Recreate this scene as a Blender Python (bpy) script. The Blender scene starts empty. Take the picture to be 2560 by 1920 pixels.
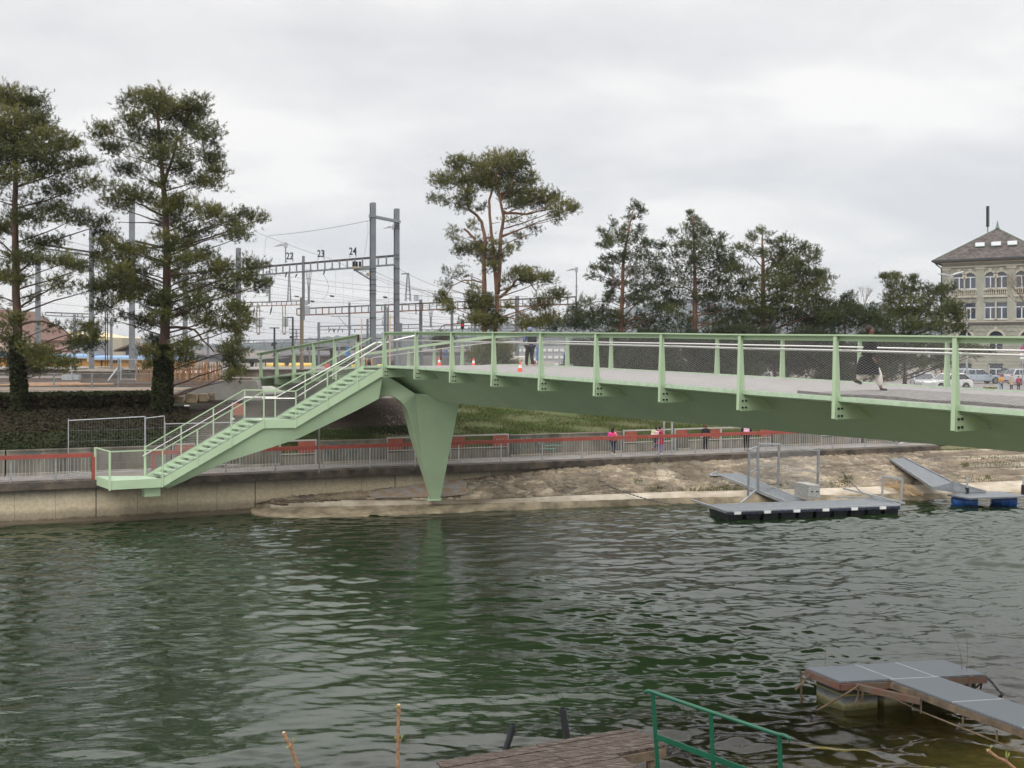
import bpy, bmesh, math, random
import numpy as np
from mathutils import Vector, Matrix
R = math.radians
rnd = random.Random(7)
rng = np.random.default_rng(7)
scene = bpy.context.scene
COL = scene.collection

# ------------------------------------------------------------------ camera
F = 2500.0; HX = 1280.0; HY = 872.0; CZ = 7.2
cd = bpy.data.cameras.new('camera'); cam = bpy.data.objects.new('camera', cd); COL.objects.link(cam)
cam.location = (0, 0, CZ); cam.rotation_euler = (R(90), 0, 0)
cd.sensor_width = 36; cd.lens = 36*F/2560; cd.shift_y = -(960-HY)/2560
cd.clip_start = 0.1; cd.clip_end = 20000
scene.camera = cam

# ------------------------------------------------------------------ world
w = bpy.data.worlds.new('World'); scene.world = w; w.use_nodes = True
nt = w.node_tree; nt.nodes.clear()
def N(nt, t, **k):
    n = nt.nodes.new(t)
    for a, b in k.items(): setattr(n, a, b)
    return n
out = N(nt, 'ShaderNodeOutputWorld'); bg = N(nt, 'ShaderNodeBackground')
sky = N(nt, 'ShaderNodeTexSky', sky_type='NISHITA', sun_disc=False)
SUN_EL, SUN_AZ = R(40), R(203)
sky.sun_elevation = SUN_EL; sky.sun_rotation = SUN_AZ
tc = N(nt, 'ShaderNodeTexCoord'); sep = N(nt, 'ShaderNodeSeparateXYZ')
nt.links.new(tc.outputs['Generated'], sep.inputs[0])
zc = N(nt, 'ShaderNodeMath', operation='MAXIMUM'); zc.inputs[1].default_value = 0.0
nt.links.new(sep.outputs['Z'], zc.inputs[0])
za = N(nt, 'ShaderNodeMath', operation='ADD'); za.inputs[1].default_value = 0.22
nt.links.new(zc.outputs[0], za.inputs[0])
dv = N(nt, 'ShaderNodeVectorMath', operation='DIVIDE')
cmb = N(nt, 'ShaderNodeCombineXYZ')
for i in range(3): nt.links.new(za.outputs[0], cmb.inputs[i])
nt.links.new(tc.outputs['Generated'], dv.inputs[0]); nt.links.new(cmb.outputs[0], dv.inputs[1])
mp = N(nt, 'ShaderNodeMapping'); mp.inputs['Scale'].default_value = (0.9, 1.2, 1.0); mp.inputs['Location'].default_value = (3.1, 0.4, 0)
nt.links.new(dv.outputs[0], mp.inputs[0])
nz = N(nt, 'ShaderNodeTexNoise'); nz.inputs['Scale'].default_value = 1.6; nz.inputs['Detail'].default_value = 7; nz.inputs['Roughness'].default_value = 0.5; nz.inputs['Distortion'].default_value = 0.15
nt.links.new(mp.outputs[0], nz.inputs['Vector'])
cr = N(nt, 'ShaderNodeValToRGB')
cr.color_ramp.elements[0].position = 0.34; cr.color_ramp.elements[0].color = (0.70, 0.695, 0.70, 1)
cr.color_ramp.elements[1].position = 0.64; cr.color_ramp.elements[1].color = (0.99, 0.965, 0.925, 1)
e = cr.color_ramp.elements.new(0.5); e.color = (0.84, 0.825, 0.81, 1)
nt.links.new(nz.outputs['Fac'], cr.inputs[0])
# overcast sky: brighter towards the zenith
br = N(nt, 'ShaderNodeMapRange'); br.inputs['From Min'].default_value = 0.33; br.inputs['From Max'].default_value = 0.60
br.inputs['To Min'].default_value = 1.0; br.inputs['To Max'].default_value = 2.5
nt.links.new(sep.outputs['Z'], br.inputs['Value'])
mul = N(nt, 'ShaderNodeVectorMath', operation='SCALE')
nt.links.new(cr.outputs[0], mul.inputs[0]); nt.links.new(br.outputs[0], mul.inputs['Scale'])
sks = N(nt, 'ShaderNodeVectorMath', operation='SCALE'); sks.inputs['Scale'].default_value = 0.012
nt.links.new(sky.outputs[0], sks.inputs[0])
ad = N(nt, 'ShaderNodeVectorMath', operation='ADD')
nt.links.new(mul.outputs[0], ad.inputs[0]); nt.links.new(sks.outputs[0], ad.inputs[1])
nt.links.new(ad.outputs[0], bg.inputs['Color']); bg.inputs['Strength'].default_value = 1.0
nt.links.new(bg.outputs[0], out.inputs['Surface'])

# ------------------------------------------------------------------ sun (veiled by cloud)
sd = bpy.data.lights.new('sun', 'SUN'); so = bpy.data.objects.new('sun', sd); COL.objects.link(so)
sd.energy = 0.95; sd.angle = R(30); sd.color = (1.0, 0.96, 0.9)
sdir = Vector((math.sin(SUN_AZ)*math.cos(SUN_EL), math.cos(SUN_AZ)*math.cos(SUN_EL), math.sin(SUN_EL)))
so.rotation_euler = sdir.to_track_quat('Z', 'Y').to_euler()

vs = scene.view_settings
vs.view_transform = 'Standard'; vs.look = 'None'; vs.exposure = 0.0; vs.gamma = 1.0; vs.use_curve_mapping = False
scene.render.engine = 'CYCLES'
scene.cycles.max_bounces = 6; scene.cycles.transparent_max_bounces = 12; scene.cycles.volume_bounces = 0

# ------------------------------------------------------------------ maths helpers
def W(px, py, D): return Vector(((px-HX)*D/F, D, CZ-(py-HY)*D/F))
def WZ(px, py, z):
    D = F*(CZ-z)/(py-HY); return Vector(((px-HX)*D/F, D, z))
def pxr(D): return D/F            # metres per photo pixel at depth D
AL = R(19.55); CA, SA = math.cos(AL), math.sin(AL); D0 = 47.9
def U(u, n, z=0.0): return Vector((u*CA-n*SA, D0+u*SA+n*CA, z))
def PN(px, n, py=None):
    """point on the vertical plane n = const seen at photo column px -> (u, z)"""
    rx = (px-HX)/F; D = (n+CA*D0)/(CA-SA*rx); X = rx*D
    u = CA*X+SA*(D-D0)
    return (u, D) if py is None else (u, CZ-(py-HY)*D/F)
def lerp(a, b, t): return a+(b-a)*t
def interp(x, xs, ys): return float(np.interp(x, xs, ys))

# ------------------------------------------------------------------ materials
MATS = {}
def mat(name, col, rough=0.6, metal=0.0, var=0.0, vscale=3.0, bump=0.0, bscale=20.0, col2=None, spec=None, stretch=(1, 1, 1), vdetail=5, coat=0):
    if name in MATS: return MATS[name]
    m = bpy.data.materials.new(name); m.use_nodes = True; t = m.node_tree
    b = t.nodes['Principled BSDF']; b.inputs['Base Color'].default_value = (*col, 1)
    b.inputs['Roughness'].default_value = rough; b.inputs['Metallic'].default_value = metal
    if spec is not None: b.inputs['Specular IOR Level'].default_value = spec
    if coat: b.inputs['Coat Weight'].default_value = coat
    if var or bump or col2:
        c = N(t, 'ShaderNodeTexCoord'); mpn = N(t, 'ShaderNodeMapping'); mpn.inputs['Scale'].default_value = stretch
        t.links.new(c.outputs['Object'], mpn.inputs[0])
    if var or col2:
        n = N(t, 'ShaderNodeTexNoise'); n.inputs['Scale'].default_value = vscale; n.inputs['Detail'].default_value = vdetail; n.inputs['Roughness'].default_value = 0.62
        t.links.new(mpn.outputs[0], n.inputs['Vector'])
        r = N(t, 'ShaderNodeValToRGB'); r.color_ramp.elements[0].position = 0.36; r.color_ramp.elements[1].position = 0.66
        a = col2 if col2 else tuple(max(0, x*(1-var)) for x in col)
        bb = col if col2 else tuple(min(1, x*(1+var)) for x in col)
        r.color_ramp.elements[0].color = (*a, 1); r.color_ramp.elements[1].color = (*bb, 1)
        t.links.new(n.outputs['Fac'], r.inputs[0]); t.links.new(r.outputs[0], b.inputs['Base Color'])
    if bump:
        n2 = N(t, 'ShaderNodeTexNoise'); n2.inputs['Scale'].default_value = bscale; n2.inputs['Detail'].default_value = 6
        t.links.new(mpn.outputs[0], n2.inputs['Vector'])
        bp = N(t, 'ShaderNodeBump'); bp.inputs['Strength'].default_value = bump; bp.inputs['Distance'].default_value = 0.03
        t.links.new(n2.outputs['Fac'], bp.inputs['Height']); t.links.new(bp.outputs[0], b.inputs['Normal'])
    MATS[name] = m; return m
def attr_mat(name, stops, rough=0.7, attr='v', bump=0.0, bscale=8, spec=0.3, transl=None, noise=0.0, nscale=3):
    """colour ramp driven by a mesh attribute (kept on the surface itself)"""
    if name in MATS: return MATS[name]
    m = bpy.data.materials.new(name); m.use_nodes = True; t = m.node_tree
    b = t.nodes['Principled BSDF']; b.inputs['Roughness'].default_value = rough; b.inputs['Specular IOR Level'].default_value = spec
    a = N(t, 'ShaderNodeAttribute', attribute_name=attr); r = N(t, 'ShaderNodeValToRGB')
    el = r.color_ramp.elements
    while len(el) > 1: el.remove(el[-1])
    el[0].position = stops[0][0]; el[0].color = (*stops[0][1], 1)
    for p, c in stops[1:]:
        x = el.new(p); x.color = (*c, 1)
    src = a.outputs['Fac']
    if noise:
        c = N(t, 'ShaderNodeTexCoord'); n = N(t, 'ShaderNodeTexNoise'); n.inputs['Scale'].default_value = nscale; n.inputs['Detail'].default_value = 8; n.inputs['Roughness'].default_value = 0.7
        t.links.new(c.outputs['Object'], n.inputs['Vector'])
        mm = N(t, 'ShaderNodeMath', operation='MULTIPLY_ADD'); mm.inputs[1].default_value = noise; 
        sb = N(t, 'ShaderNodeMath', operation='SUBTRACT'); sb.inputs[1].default_value = 0.5
        t.links.new(n.outputs['Fac'], sb.inputs[0]); t.links.new(sb.outputs[0], mm.inputs[0]); t.links.new(src, mm.inputs[2]); src = mm.outputs[0]
    t.links.new(src, r.inputs[0]); t.links.new(r.outputs[0], b.inputs['Base Color'])
    if bump:
        c = N(t, 'ShaderNodeTexCoord'); n = N(t, 'ShaderNodeTexNoise'); n.inputs['Scale'].default_value = bscale; n.inputs['Detail'].default_value = 8
        t.links.new(c.outputs['Object'], n.inputs['Vector']); bp = N(t, 'ShaderNodeBump'); bp.inputs['Strength'].default_value = bump; bp.inputs['Distance'].default_value = 0.08
        t.links.new(n.outputs['Fac'], bp.inputs['Height']); t.links.new(bp.outputs[0], b.inputs['Normal'])
    MATS[name] = m; return m

GREEN = mat('mint_paint', (0.405, 0.535, 0.35), 0.45, var=0.045, vscale=.9, spec=0.45)
GREEN_T = mat('mint_tread', (0.43, 0.56, 0.40), 0.6, var=0.10, vscale=6)
STEEL = mat('galvanised_steel', (0.42, 0.44, 0.46), 0.45, 0.55, var=0.12, vscale=5)
STEELD = mat('weathered_steel', (0.25, 0.265, 0.28), 0.5, 0.4, var=0.2, vscale=3)
GALV = mat('galvanised_mast', (0.20, 0.215, 0.235), 0.55, 0.2, var=0.12, vscale=1.5)
RUST = mat('rusty_steel', (0.22, 0.095, 0.05), 0.85, var=0.35, vscale=2)
INOX = mat('stainless', (0.72, 0.70, 0.68), 0.3, 0.85)
WIRE = mat('net_wire', (0.50, 0.49, 0.47), 0.4, 0.6)
DARK = mat('dark_grey_metal', (0.05, 0.055, 0.06), 0.5, 0.2)
BLACK = mat('black_plastic', (0.012, 0.012, 0.014), 0.5)
WHITE = mat('white_paint', (0.75, 0.75, 0.74), 0.5, var=0.04)
REDP = mat('red_oxide_paint', (0.30, 0.065, 0.048), 0.5, var=0.14, vscale=2.5)
ORNG = mat('orange_red_panel', (0.30, 0.085, 0.055), 0.55, var=0.12, vscale=4)
GLASS = mat('dark_glass', (0.035, 0.045, 0.06), 0.06, spec=0.8)
CONC = mat('concrete', (0.30, 0.27, 0.22), 0.85, col2=(0.17, 0.15, 0.125), vscale=1.6, bump=0.25, bscale=15, stretch=(1, 1, 0.35))
CONCL = mat('light_concrete', (0.42, 0.40, 0.37), 0.85, var=0.10, vscale=2, bump=0.15)

# ------------------------------------------------------------------ mesh builder
class MB:
    def __init__(s): s.v = []; s.f = []
    def add(s, vs, fs):
        o = len(s.v); s.v += [tuple(v) for v in vs]; s.f += [tuple(i+o for i in f) for f in fs]; return s
    def quad(s, a, b, c, d): return s.add([a, b, c, d], [(0, 1, 2, 3)])
    def hexa(s, p):  # 8 points: bottom 4, top 4
        return s.add(p, [(3, 2, 1, 0), (4, 5, 6, 7), (0, 1, 5, 4), (1, 2, 6, 5), (2, 3, 7, 6), (3, 0, 4, 7)])
    def box(s, c, sx, sy, sz, rz=0.0):
        ca, sa = math.cos(rz), math.sin(rz); p = []
        for z in (-.5, .5):
            for x, y in ((-.5, -.5), (.5, -.5), (.5, .5), (-.5, .5)):
                X, Y = x*sx, y*sy; p.append((c[0]+X*ca-Y*sa, c[1]+X*sa+Y*ca, c[2]+z*sz))
        return s.hexa(p)
    def bar(s, a, b, wd, ht=None, up=(0, 0, 1)):
        a = Vector(a); b = Vector(b); ht = ht or wd; d = (b-a)
        if d.length < 1e-6: return s
        d.normalize(); u = Vector(up)
        if abs(d.dot(u)) > .98: u = Vector((0, 1, 0)) if abs(d.y) < .9 else Vector((1, 0, 0))
        r = d.cross(u).normalized(); u = r.cross(d)
        r = r*wd/2; u = u*ht/2
        return s.hexa([a-r-u, a+r-u, b+r-u, b-r-u, a-r+u, a+r+u, b+r+u, b-r+u])
    def tube(s, pts, rad, n=6, cap=True):
        pts = [Vector(p) for p in pts]; k = len(pts)
        if not hasattr(rad, '__len__'): rad = [rad]*k
        o = len(s.v); prev = None
        for i, p in enumerate(pts):
            d = (pts[min(i+1, k-1)]-pts[max(i-1, 0)])
            d = d.normalized() if d.length > 1e-9 else Vector((0, 0, 1))
            if prev is None:
                r = d.orthogonal().normalized()
            else:
                r = prev-d*prev.dot(d); r = r.normalized() if r.length > 1e-6 else d.orthogonal().normalized()
            prev = r; q = d.cross(r)
            for j in range(n):
                t = 2*math.pi*j/n; s.v.append(tuple(p+(r*math.cos(t)+q*math.sin(t))*rad[i]))
        for i in range(k-1):
            for j in range(n):
                a = o+i*n+j; b = o+i*n+(j+1) % n; s.f.append((a, b, b+n, a+n))
        if cap:
            s.f.append(tuple(o+j for j in reversed(range(n)))); s.f.append(tuple(o+(k-1)*n+j for j in range(n)))
        return s
    def prism(s, front, back):
        n = len(front); s.add(list(front)+list(back), [tuple(range(n)), tuple(range(2*n-1, n-1, -1))]+[(i, i+n, (i+1) % n+n, (i+1) % n) for i in range(n)]); return s
    def build(s, name, m, parent=None, smooth=False, fix=True, origin=None):
        me = bpy.data.meshes.new(name)
        if origin is not None:
            ox, oy, oz = origin; vv = [(x-ox, y-oy, z-oz) for x, y, z in s.v]
        else: vv = s.v
        me.from_pydata(vv, [], s.f)
        if fix:
            bm = bmesh.new(); bm.from_mesh(me); bmesh.ops.recalc_face_normals(bm, faces=bm.faces); bm.to_mesh(me); bm.free()
        me.materials.append(m)
        if smooth: me.shade_smooth()
        o = bpy.data.objects.new(name, me); COL.objects.link(o)
        if origin is not None: o.location = origin
        if parent is not None:
            o.parent = parent
            if origin is None: o.matrix_parent_inverse = Matrix.Translation(-Vector(parent.location)) if parent.type == 'EMPTY' and not any(parent.rotation_euler) else Matrix.Identity(4)
        return o
def np_mesh(name, V, FC, m, parent=None, attr=None, smooth=False, kind='FACE'):
    """V (n,3), FC (m,k) numpy"""
    me = bpy.data.meshes.new(name); nv, nf, k = len(V), len(FC), FC.shape[1]
    me.vertices.add(nv); me.vertices.foreach_set('co', np.ascontiguousarray(V, dtype=np.float32).ravel())
    me.loops.add(nf*k); me.loops.foreach_set('vertex_index', np.ascontiguousarray(FC, dtype=np.int32).ravel())
    me.polygons.add(nf); me.polygons.foreach_set('loop_start', np.arange(0, nf*k, k, dtype=np.int32))
    try: me.polygons.foreach_set('loop_total', np.full(nf, k, dtype=np.int32))
    except Exception: pass
    me.update(calc_edges=True)
    if attr is not None:
        a = me.attributes.new('v', 'FLOAT', kind); a.data.foreach_set('value', np.ascontiguousarray(attr, dtype=np.float32))
    me.materials.append(m)
    if smooth: me.shade_smooth()
    o = bpy.data.objects.new(name, me); COL.objects.link(o)
    if parent is not None:
        o.parent = parent
        if parent.type == 'EMPTY': o.matrix_parent_inverse = Matrix.Translation(-Vector(parent.location))
    return o
def tag(o, label=None, cat=None, group=None, kind=None):
    if label: o['label'] = label
    if cat: o['category'] = cat
    if group: o['group'] = group
    if kind: o['kind'] = kind
    return o
def thing(name, label, cat, loc=(0, 0, 0), group=None, rz=0.0):
    o = bpy.data.objects.new(name, None); COL.objects.link(o); o.location = loc; o.rotation_euler = (0, 0, rz)
    o.empty_display_size = 0.2
    return tag(o, label, cat, group)
def local(o, parent):      # child whose mesh is in the parent's local space
    o.parent = parent; o.matrix_parent_inverse = Matrix.Identity(4); return o
def text_mesh(name, s, size, m, parent, loc, rot, extrude=0.01, font_scale=(1, 1), bold=0.0):
    cu = bpy.data.curves.new(name, 'FONT'); cu.body = s; cu.size = size; cu.extrude = extrude; cu.align_x = 'CENTER'; cu.align_y = 'CENTER'; cu.offset = bold
    t = bpy.data.objects.new(name, cu); COL.objects.link(t)
    dg = bpy.context.evaluated_depsgraph_get(); me = bpy.data.meshes.new_from_object(t.evaluated_get(dg))
    bpy.data.objects.remove(t); bpy.data.curves.remove(cu)
    me.materials.clear(); me.materials.append(m)
    o = bpy.data.objects.new(name, me); COL.objects.link(o); o.rotation_euler = rot; o.scale = (font_scale[0], font_scale[1], 1)
    o.location = loc
    if parent is not None:
        o.parent = parent; o.matrix_parent_inverse = Matrix.Translation(-Vector(parent.location))
    return o
def copy_tree(o, parent=None):
    c = o.copy(); COL.objects.link(c); c.parent = parent
    for ch in [x for x in bpy.data.objects if x.parent == o]: copy_tree(ch, c)
    return c
def zground(X, Y):
    """upper ground level behind the bank: railway side higher, street side lower"""
    t = min(1, max(0, (X-2)/20.0)); t = t*t*(3-2*t)
    return lerp(4.4, 3.6, t)
HAZE_D = 1.7e-4
# ================================================================== SETTING
# ---- terrain behind the path (bank, railway ground, street) as one sheet to the horizon
def terr_z(u, n):
    X = u*CA-n*SA; zg = zground(X, 0)
    if n <= 10.5:
        t = min(1, max(0, (n-2.45)/8.05)); z = lerp(2.72, zg-0.1, t**0.92)
    else: z = lerp(zg-0.1, zg, min(1, (n-10.5)/6))
    return z
us = np.concatenate([np.linspace(-2500, -60, 14), np.arange(-50, 60.1, 1.0), np.linspace(75, 2500, 14)])
ns = np.concatenate([[2.60, 2.62], np.arange(3.0, 14, 0.5), np.array([15, 17, 20, 25, 32, 42, 60, 90, 140, 220, 400, 900, 1800, 3600])])
V = []; A = []
for n in ns:
    for u in us:
        z = terr_z(u, n)
        if n < 14 and abs(u) < 60: z += 0.10*math.sin(u*1.3+n*2.1)*math.sin(n*1.7+u*.4)*min(1, max(0, (n-2.6)/2))
        if n == 2.60: z = 0.5
        p = U(u, n, z); V.append(p)
        px = HX+p.x/p.y*F
        # ground cover coordinate: 0 ivy-dark, .35 brown soil, .65 gravel/dirt, 1 grass
        if n < 12.5:
            if px < 430: a = 0.05
            elif px < 520: a = lerp(0.05, 0.33, (px-430)/90)
            elif px < 1000: a = 0.33 if n > 4.6 else 0.85
            elif px < 1100: a = lerp(0.4, 0.95, (px-1000)/100)
            else: a = 0.95
        elif p.x > 14: a = 0.62
        else: a = 0.6
        A.append(a)
nu = len(us); FC = np.array([(j*nu+i, j*nu+i+1, (j+1)*nu+i+1, (j+1)*nu+i) for j in range(len(ns)-1) for i in range(nu-1)])
TERR = attr_mat('ground_cover', [(0.0, (0.018, 0.022, 0.010)), (0.12, (0.028, 0.03, 0.014)), (0.3, (0.05, 0.036, 0.028)), (0.42, (0.085, 0.062, 0.048)), (0.56, (0.17, 0.15, 0.13)), (0.68, (0.22, 0.20, 0.175)), (0.8, (0.12, 0.11, 0.05)), (0.9, (0.06, 0.085, 0.025)), (1.0, (0.10, 0.10, 0.045))],
                rough=0.95, bump=0.8, bscale=5, noise=0.42, nscale=0.9)
o = np_mesh('ground', np.array(V), FC, TERR, attr=np.array(A), kind='POINT', smooth=True); tag(o, 'bank and upper ground behind the riverside path', kind='structure')

# ---- river bed
bed = MB(); g = 30
BM = mat('river_bed_silt', (0.48, 0.38, 0.17), 0.95, col2=(0.24, 0.20, 0.085), vscale=2.2, bump=0.5, bscale=4)
xs = np.linspace(-140, 160, 90); ys = np.linspace(6, 66, 60); V = []
for y in ys:
    for x in xs:
        d = y-14.0
        z = -0.35-2.2*min(1, max(0, (d+5)/14.0))**1.3
        if x > 2: z += 1.3*min(1, (x-2)/5)*min(1, max(0, (24-y)/8))
        V.append((x, y, min(-0.55, z)))
n1 = len(xs); FC = np.array([(j*n1+i, j*n1+i+1, (j+1)*n1+i+1, (j+1)*n1+i) for j in range(len(ys)-1) for i in range(n1-1)])
o = np_mesh('river_bed', np.array(V), FC, BM, smooth=True); tag(o, 'silty river bed', kind='structure')

# ---- water: real ripples, summed from directional wave trains
x0, x1, y0, y1, st = -25.0, 29.0, 12.0, 50.5, 0.06
gx = np.arange(x0, x1, st); gy = np.arange(y0, y1, st); GX, GY = np.meshgrid(gx, gy)
Z = np.zeros_like(GX)
wr = np.random.default_rng(11)
for i in range(110):
    lam = 0.24*(9.0**wr.random()); k = 2*math.pi/lam
    th = R(94)+wr.normal(0, 0.42)
    if i % 7 == 0: th = wr.random()*math.pi*2
    a = 0.0068*(lam**0.97)*(0.5+wr.random()); ph = wr.random()*6.28
    # wave packets: amplitude patches so calm and ruffled streaks alternate
    kx, ky = wr.normal(0, 0.14), wr.normal(0, 0.22); p2 = wr.random()*6.28
    env = np.clip(0.5+0.7*np.sin(kx*GX+ky*GY+p2), 0.05, 1.1)
    Z += a*env*np.sin(k*(math.cos(th)*GX+math.sin(th)*GY)+ph)
ruf = 0.72+0.42*np.sin(GX*0.16+1.2+0.5*np.sin(GY*0.21))*np.sin(GY*0.13+GX*0.05-0.6)+0.30*np.clip((GX-0)/14, -0.6, 1)
calm = 1-0.62*np.exp(-((GX+1.6+0.10*(GY-30))/3.2)**2)*np.clip((GY-14)/6, 0, 1)-0.35*np.exp(-((GX+9)/4.0)**2-((GY-20)/7)**2)
Z *= np.clip(ruf, 0.45, 1.6)*calm
V = np.stack([GX.ravel(), GY.ravel(), Z.ravel()], 1)
nX, nY = len(gx), len(gy); idx = np.arange(nX*nY).reshape(nY, nX)
FC = np.stack([idx[:-1, :-1].ravel(), idx[:-1, 1:].ravel(), idx[1:, 1:].ravel(), idx[1:, :-1].ravel()], 1)
wm = bpy.data.materials.new('river_water'); wm.use_nodes = True; t = wm.node_tree; t.nodes.clear()
mo = N(t, 'ShaderNodeOutputMaterial'); c = N(t, 'ShaderNodeTexCoord')
n1_ = N(t, 'ShaderNodeTexNoise'); n1_.inputs['Scale'].default_value = 5.0; n1_.inputs['Detail'].default_value = 3; n1_.inputs['Roughness'].default_value = 0.55
mpw = N(t, 'ShaderNodeMapping'); mpw.inputs['Scale'].default_value = (0.55, 1.3, 1); mpw.inputs['Rotation'].default_value = (0, 0, R(8))
t.links.new(c.outputs['Object'], mpw.inputs[0]); t.links.new(mpw.outputs[0], n1_.inputs['Vector'])
bp = N(t, 'ShaderNodeBump'); bp.inputs['Strength'].default_value = 0.35; bp.inputs['Distance'].default_value = 0.03
t.links.new(n1_.outputs['Fac'], bp.inputs['Height'])
fr = N(t, 'ShaderNodeFresnel'); fr.inputs['IOR'].default_value = 1.5; t.links.new(bp.outputs[0], fr.inputs['Normal'])
gl = N(t, 'ShaderNodeBsdfGlossy'); gl.inputs['Roughness'].default_value = 0.02; gl.inputs['Color'].default_value = (0.95, 0.96, 0.97, 1); t.links.new(bp.outputs[0], gl.inputs['Normal'])
df = N(t, 'ShaderNodeBsdfDiffuse'); df.inputs['Color'].default_value = (0.011, 0.022, 0.0075, 1)
tr = N(t, 'ShaderNodeBsdfTransparent'); tr.inputs['Color'].default_value = (0.94, 0.94, 0.72, 1)
# turbid water: the bed shows only where the water is shallow (distance from the near bank)
sp = N(t, 'ShaderNodeSeparateXYZ'); t.links.new(c.outputs['Object'], sp.inputs[0])
mx1 = N(t, 'ShaderNodeMath', operation='MULTIPLY_ADD'); mx1.inputs[1].default_value = 0.42; t.links.new(sp.outputs['X'], mx1.inputs[0]); 
inv = N(t, 'ShaderNodeMath', operation='MULTIPLY'); inv.inputs[1].default_value = -1.0; t.links.new(sp.outputs['Y'], inv.inputs[0]); t.links.new(inv.outputs[0], mx1.inputs[2])
mr = N(t, 'ShaderNodeMapRange'); mr.inputs['From Min'].default_value = -20.0; mr.inputs['From Max'].default_value = -17.2; mr.inputs['To Min'].default_value = 0.0; mr.inputs['To Max'].default_value = 0.97
t.links.new(mx1.outputs[0], mr.inputs['Value'])
m1 = N(t, 'ShaderNodeMixShader'); t.links.new(mr.outputs[0], m1.inputs[0]); t.links.new(df.outputs[0], m1.inputs[1]); t.links.new(tr.outputs[0], m1.inputs[2])
m2 = N(t, 'ShaderNodeMixShader'); t.links.new(fr.outputs[0], m2.inputs[0]); t.links.new(m1.outputs[0], m2.inputs[1]); t.links.new(gl.outputs[0], m2.inputs[2])
t.links.new(m2.outputs[0], mo.inputs['Surface'])
o = np_mesh('river_water', V, FC, wm, smooth=True); tag(o, 'dark green rippled river water', kind='structure')
far = MB()
for a, b, c_, d in ((-400, 400, -60, 10), (-400, x0, 10, 60), (x1-st, 400, 10, 60), (x0, x1, 10, 12), (x0, x1, y1-st, 60)):
    far.quad((a, c_, 0), (b, c_, 0), (b, d, 0), (a, d, 0))
tag(far.build('river_water', wm), 'outer reach of the river beyond the view', kind='structure')

# ---- near bank below the camera
nb = MB(); NB = mat('near_bank_soil', (0.09, 0.085, 0.05), 0.95, var=0.4, vscale=2, bump=0.6)
for i in range(12):
    a = -60+i*10; nb.quad((a, -30, 3.6), (a+10, -30, 3.6), (a+10, 4, 3.6), (a, 4, 3.6)); nb.quad((a, 4, 3.6), (a+10, 4, 3.6), (a+10, 14.4, -0.65), (a, 14.4, -0.65))
tag(nb.build('near_bank', NB), 'near river bank under the viewpoint', kind='structure')

# ---- quay: coping slab, path surface, wall face
uL, uR = -60.0, PN(2345, 0)[0]
PATHM = mat('path_asphalt', (0.23, 0.21, 0.19), 0.9, var=0.18, vscale=1.5, bump=0.1)
pth = MB(); segs = 40
for i in range(segs):
    a = lerp(uL, uR+25, i/segs); b = lerp(uL, uR+25, (i+1)/segs)
    pth.quad(U(a, 0.32, 1.76), U(b, 0.32, 1.76), U(b, 2.3, 1.78), U(a, 2.3, 1.78))
tag(pth.build('footpath', PATHM), 'narrow asphalt riverside path along the quay', kind='structure')

# wall concrete: pale, sandy at the bottom, darker towards the top, and a wet tide band
wm2 = bpy.data.materials.new('quay_concrete'); wm2.use_nodes = True; t = wm2.node_tree; b = t.nodes['Principled BSDF']; b.inputs['Roughness'].default_value = 0.85
c = N(t, 'ShaderNodeTexCoord'); sp = N(t, 'ShaderNodeSeparateXYZ'); t.links.new(c.outputs['Object'], sp.inputs[0])
nn = N(t, 'ShaderNodeTexNoise'); nn.inputs['Scale'].default_value = 1.4; nn.inputs['Detail'].default_value = 7; nn.inputs['Roughness'].default_value = 0.65
mpn = N(t, 'ShaderNodeMapping'); mpn.inputs['Scale'].default_value = (1, 1, 0.3); t.links.new(c.outputs['Object'], mpn.inputs[0]); t.links.new(mpn.outputs[0], nn.inputs['Vector'])
ma = N(t, 'ShaderNodeMath', operation='MULTIPLY_ADD'); ma.inputs[1].default_value = 0.30; t.links.new(nn.outputs['Fac'], ma.inputs[0]); t.links.new(sp.outputs['Z'], ma.inputs[2])
r = N(t, 'ShaderNodeValToRGB'); el = r.color_ramp.elements
mrz = N(t, 'ShaderNodeMapRange'); mrz.inputs['From Min'].default_value = -0.2; mrz.inputs['From Max'].default_value = 2.0; t.links.new(ma.outputs[0], mrz.inputs['Value'])
el[0].position = 0.0; el[0].color = (0.035, 0.03, 0.018, 1)
for p_, c_ in ((0.16, (0.07, 0.055, 0.033)), (0.24, (0.11, 0.088, 0.055)), (0.27, (0.24, 0.20, 0.14)), (0.36, (0.30, 0.255, 0.18)), (0.45, (0.52, 0.44, 0.305)), (0.60, (0.43, 0.37, 0.265)), (0.76, (0.17, 0.15, 0.115)), (0.88, (0.09, 0.08, 0.06))):
    e = el.new(p_); e.color = (*c_, 1)
el[-1].position = 1.0; el[-1].color = (0.06, 0.052, 0.04, 1)
t.links.new(mrz.outputs[0], r.inputs[0])
n3 = N(t, 'ShaderNodeTexNoise'); n3.inputs['Scale'].default_value = 9; n3.inputs['Detail'].default_value = 6; t.links.new(c.outputs['Object'], n3.inputs['Vector'])
mrn = N(t, 'ShaderNodeMapRange'); mrn.inputs['To Min'].default_value = 0.6; mrn.inputs['To Max'].default_value = 1.35; t.links.new(n3.outputs['Fac'], mrn.inputs['Value'])
ml = N(t, 'ShaderNodeVectorMath', operation='SCALE'); t.links.new(r.outputs[0], ml.inputs[0]); t.links.new(mrn.outputs[0], ml.inputs['Scale']); t.links.new(ml.outputs[0], b.inputs['Base Color'])
bpn = N(t, 'ShaderNodeBump'); bpn.inputs['Strength'].default_value = 0.3; bpn.inputs['Distance'].default_value = 0.02; t.links.new(n3.outputs['Fac'], bpn.inputs['Height']); t.links.new(bpn.outputs[0], b.inputs['Normal'])
QM = wm2
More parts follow.
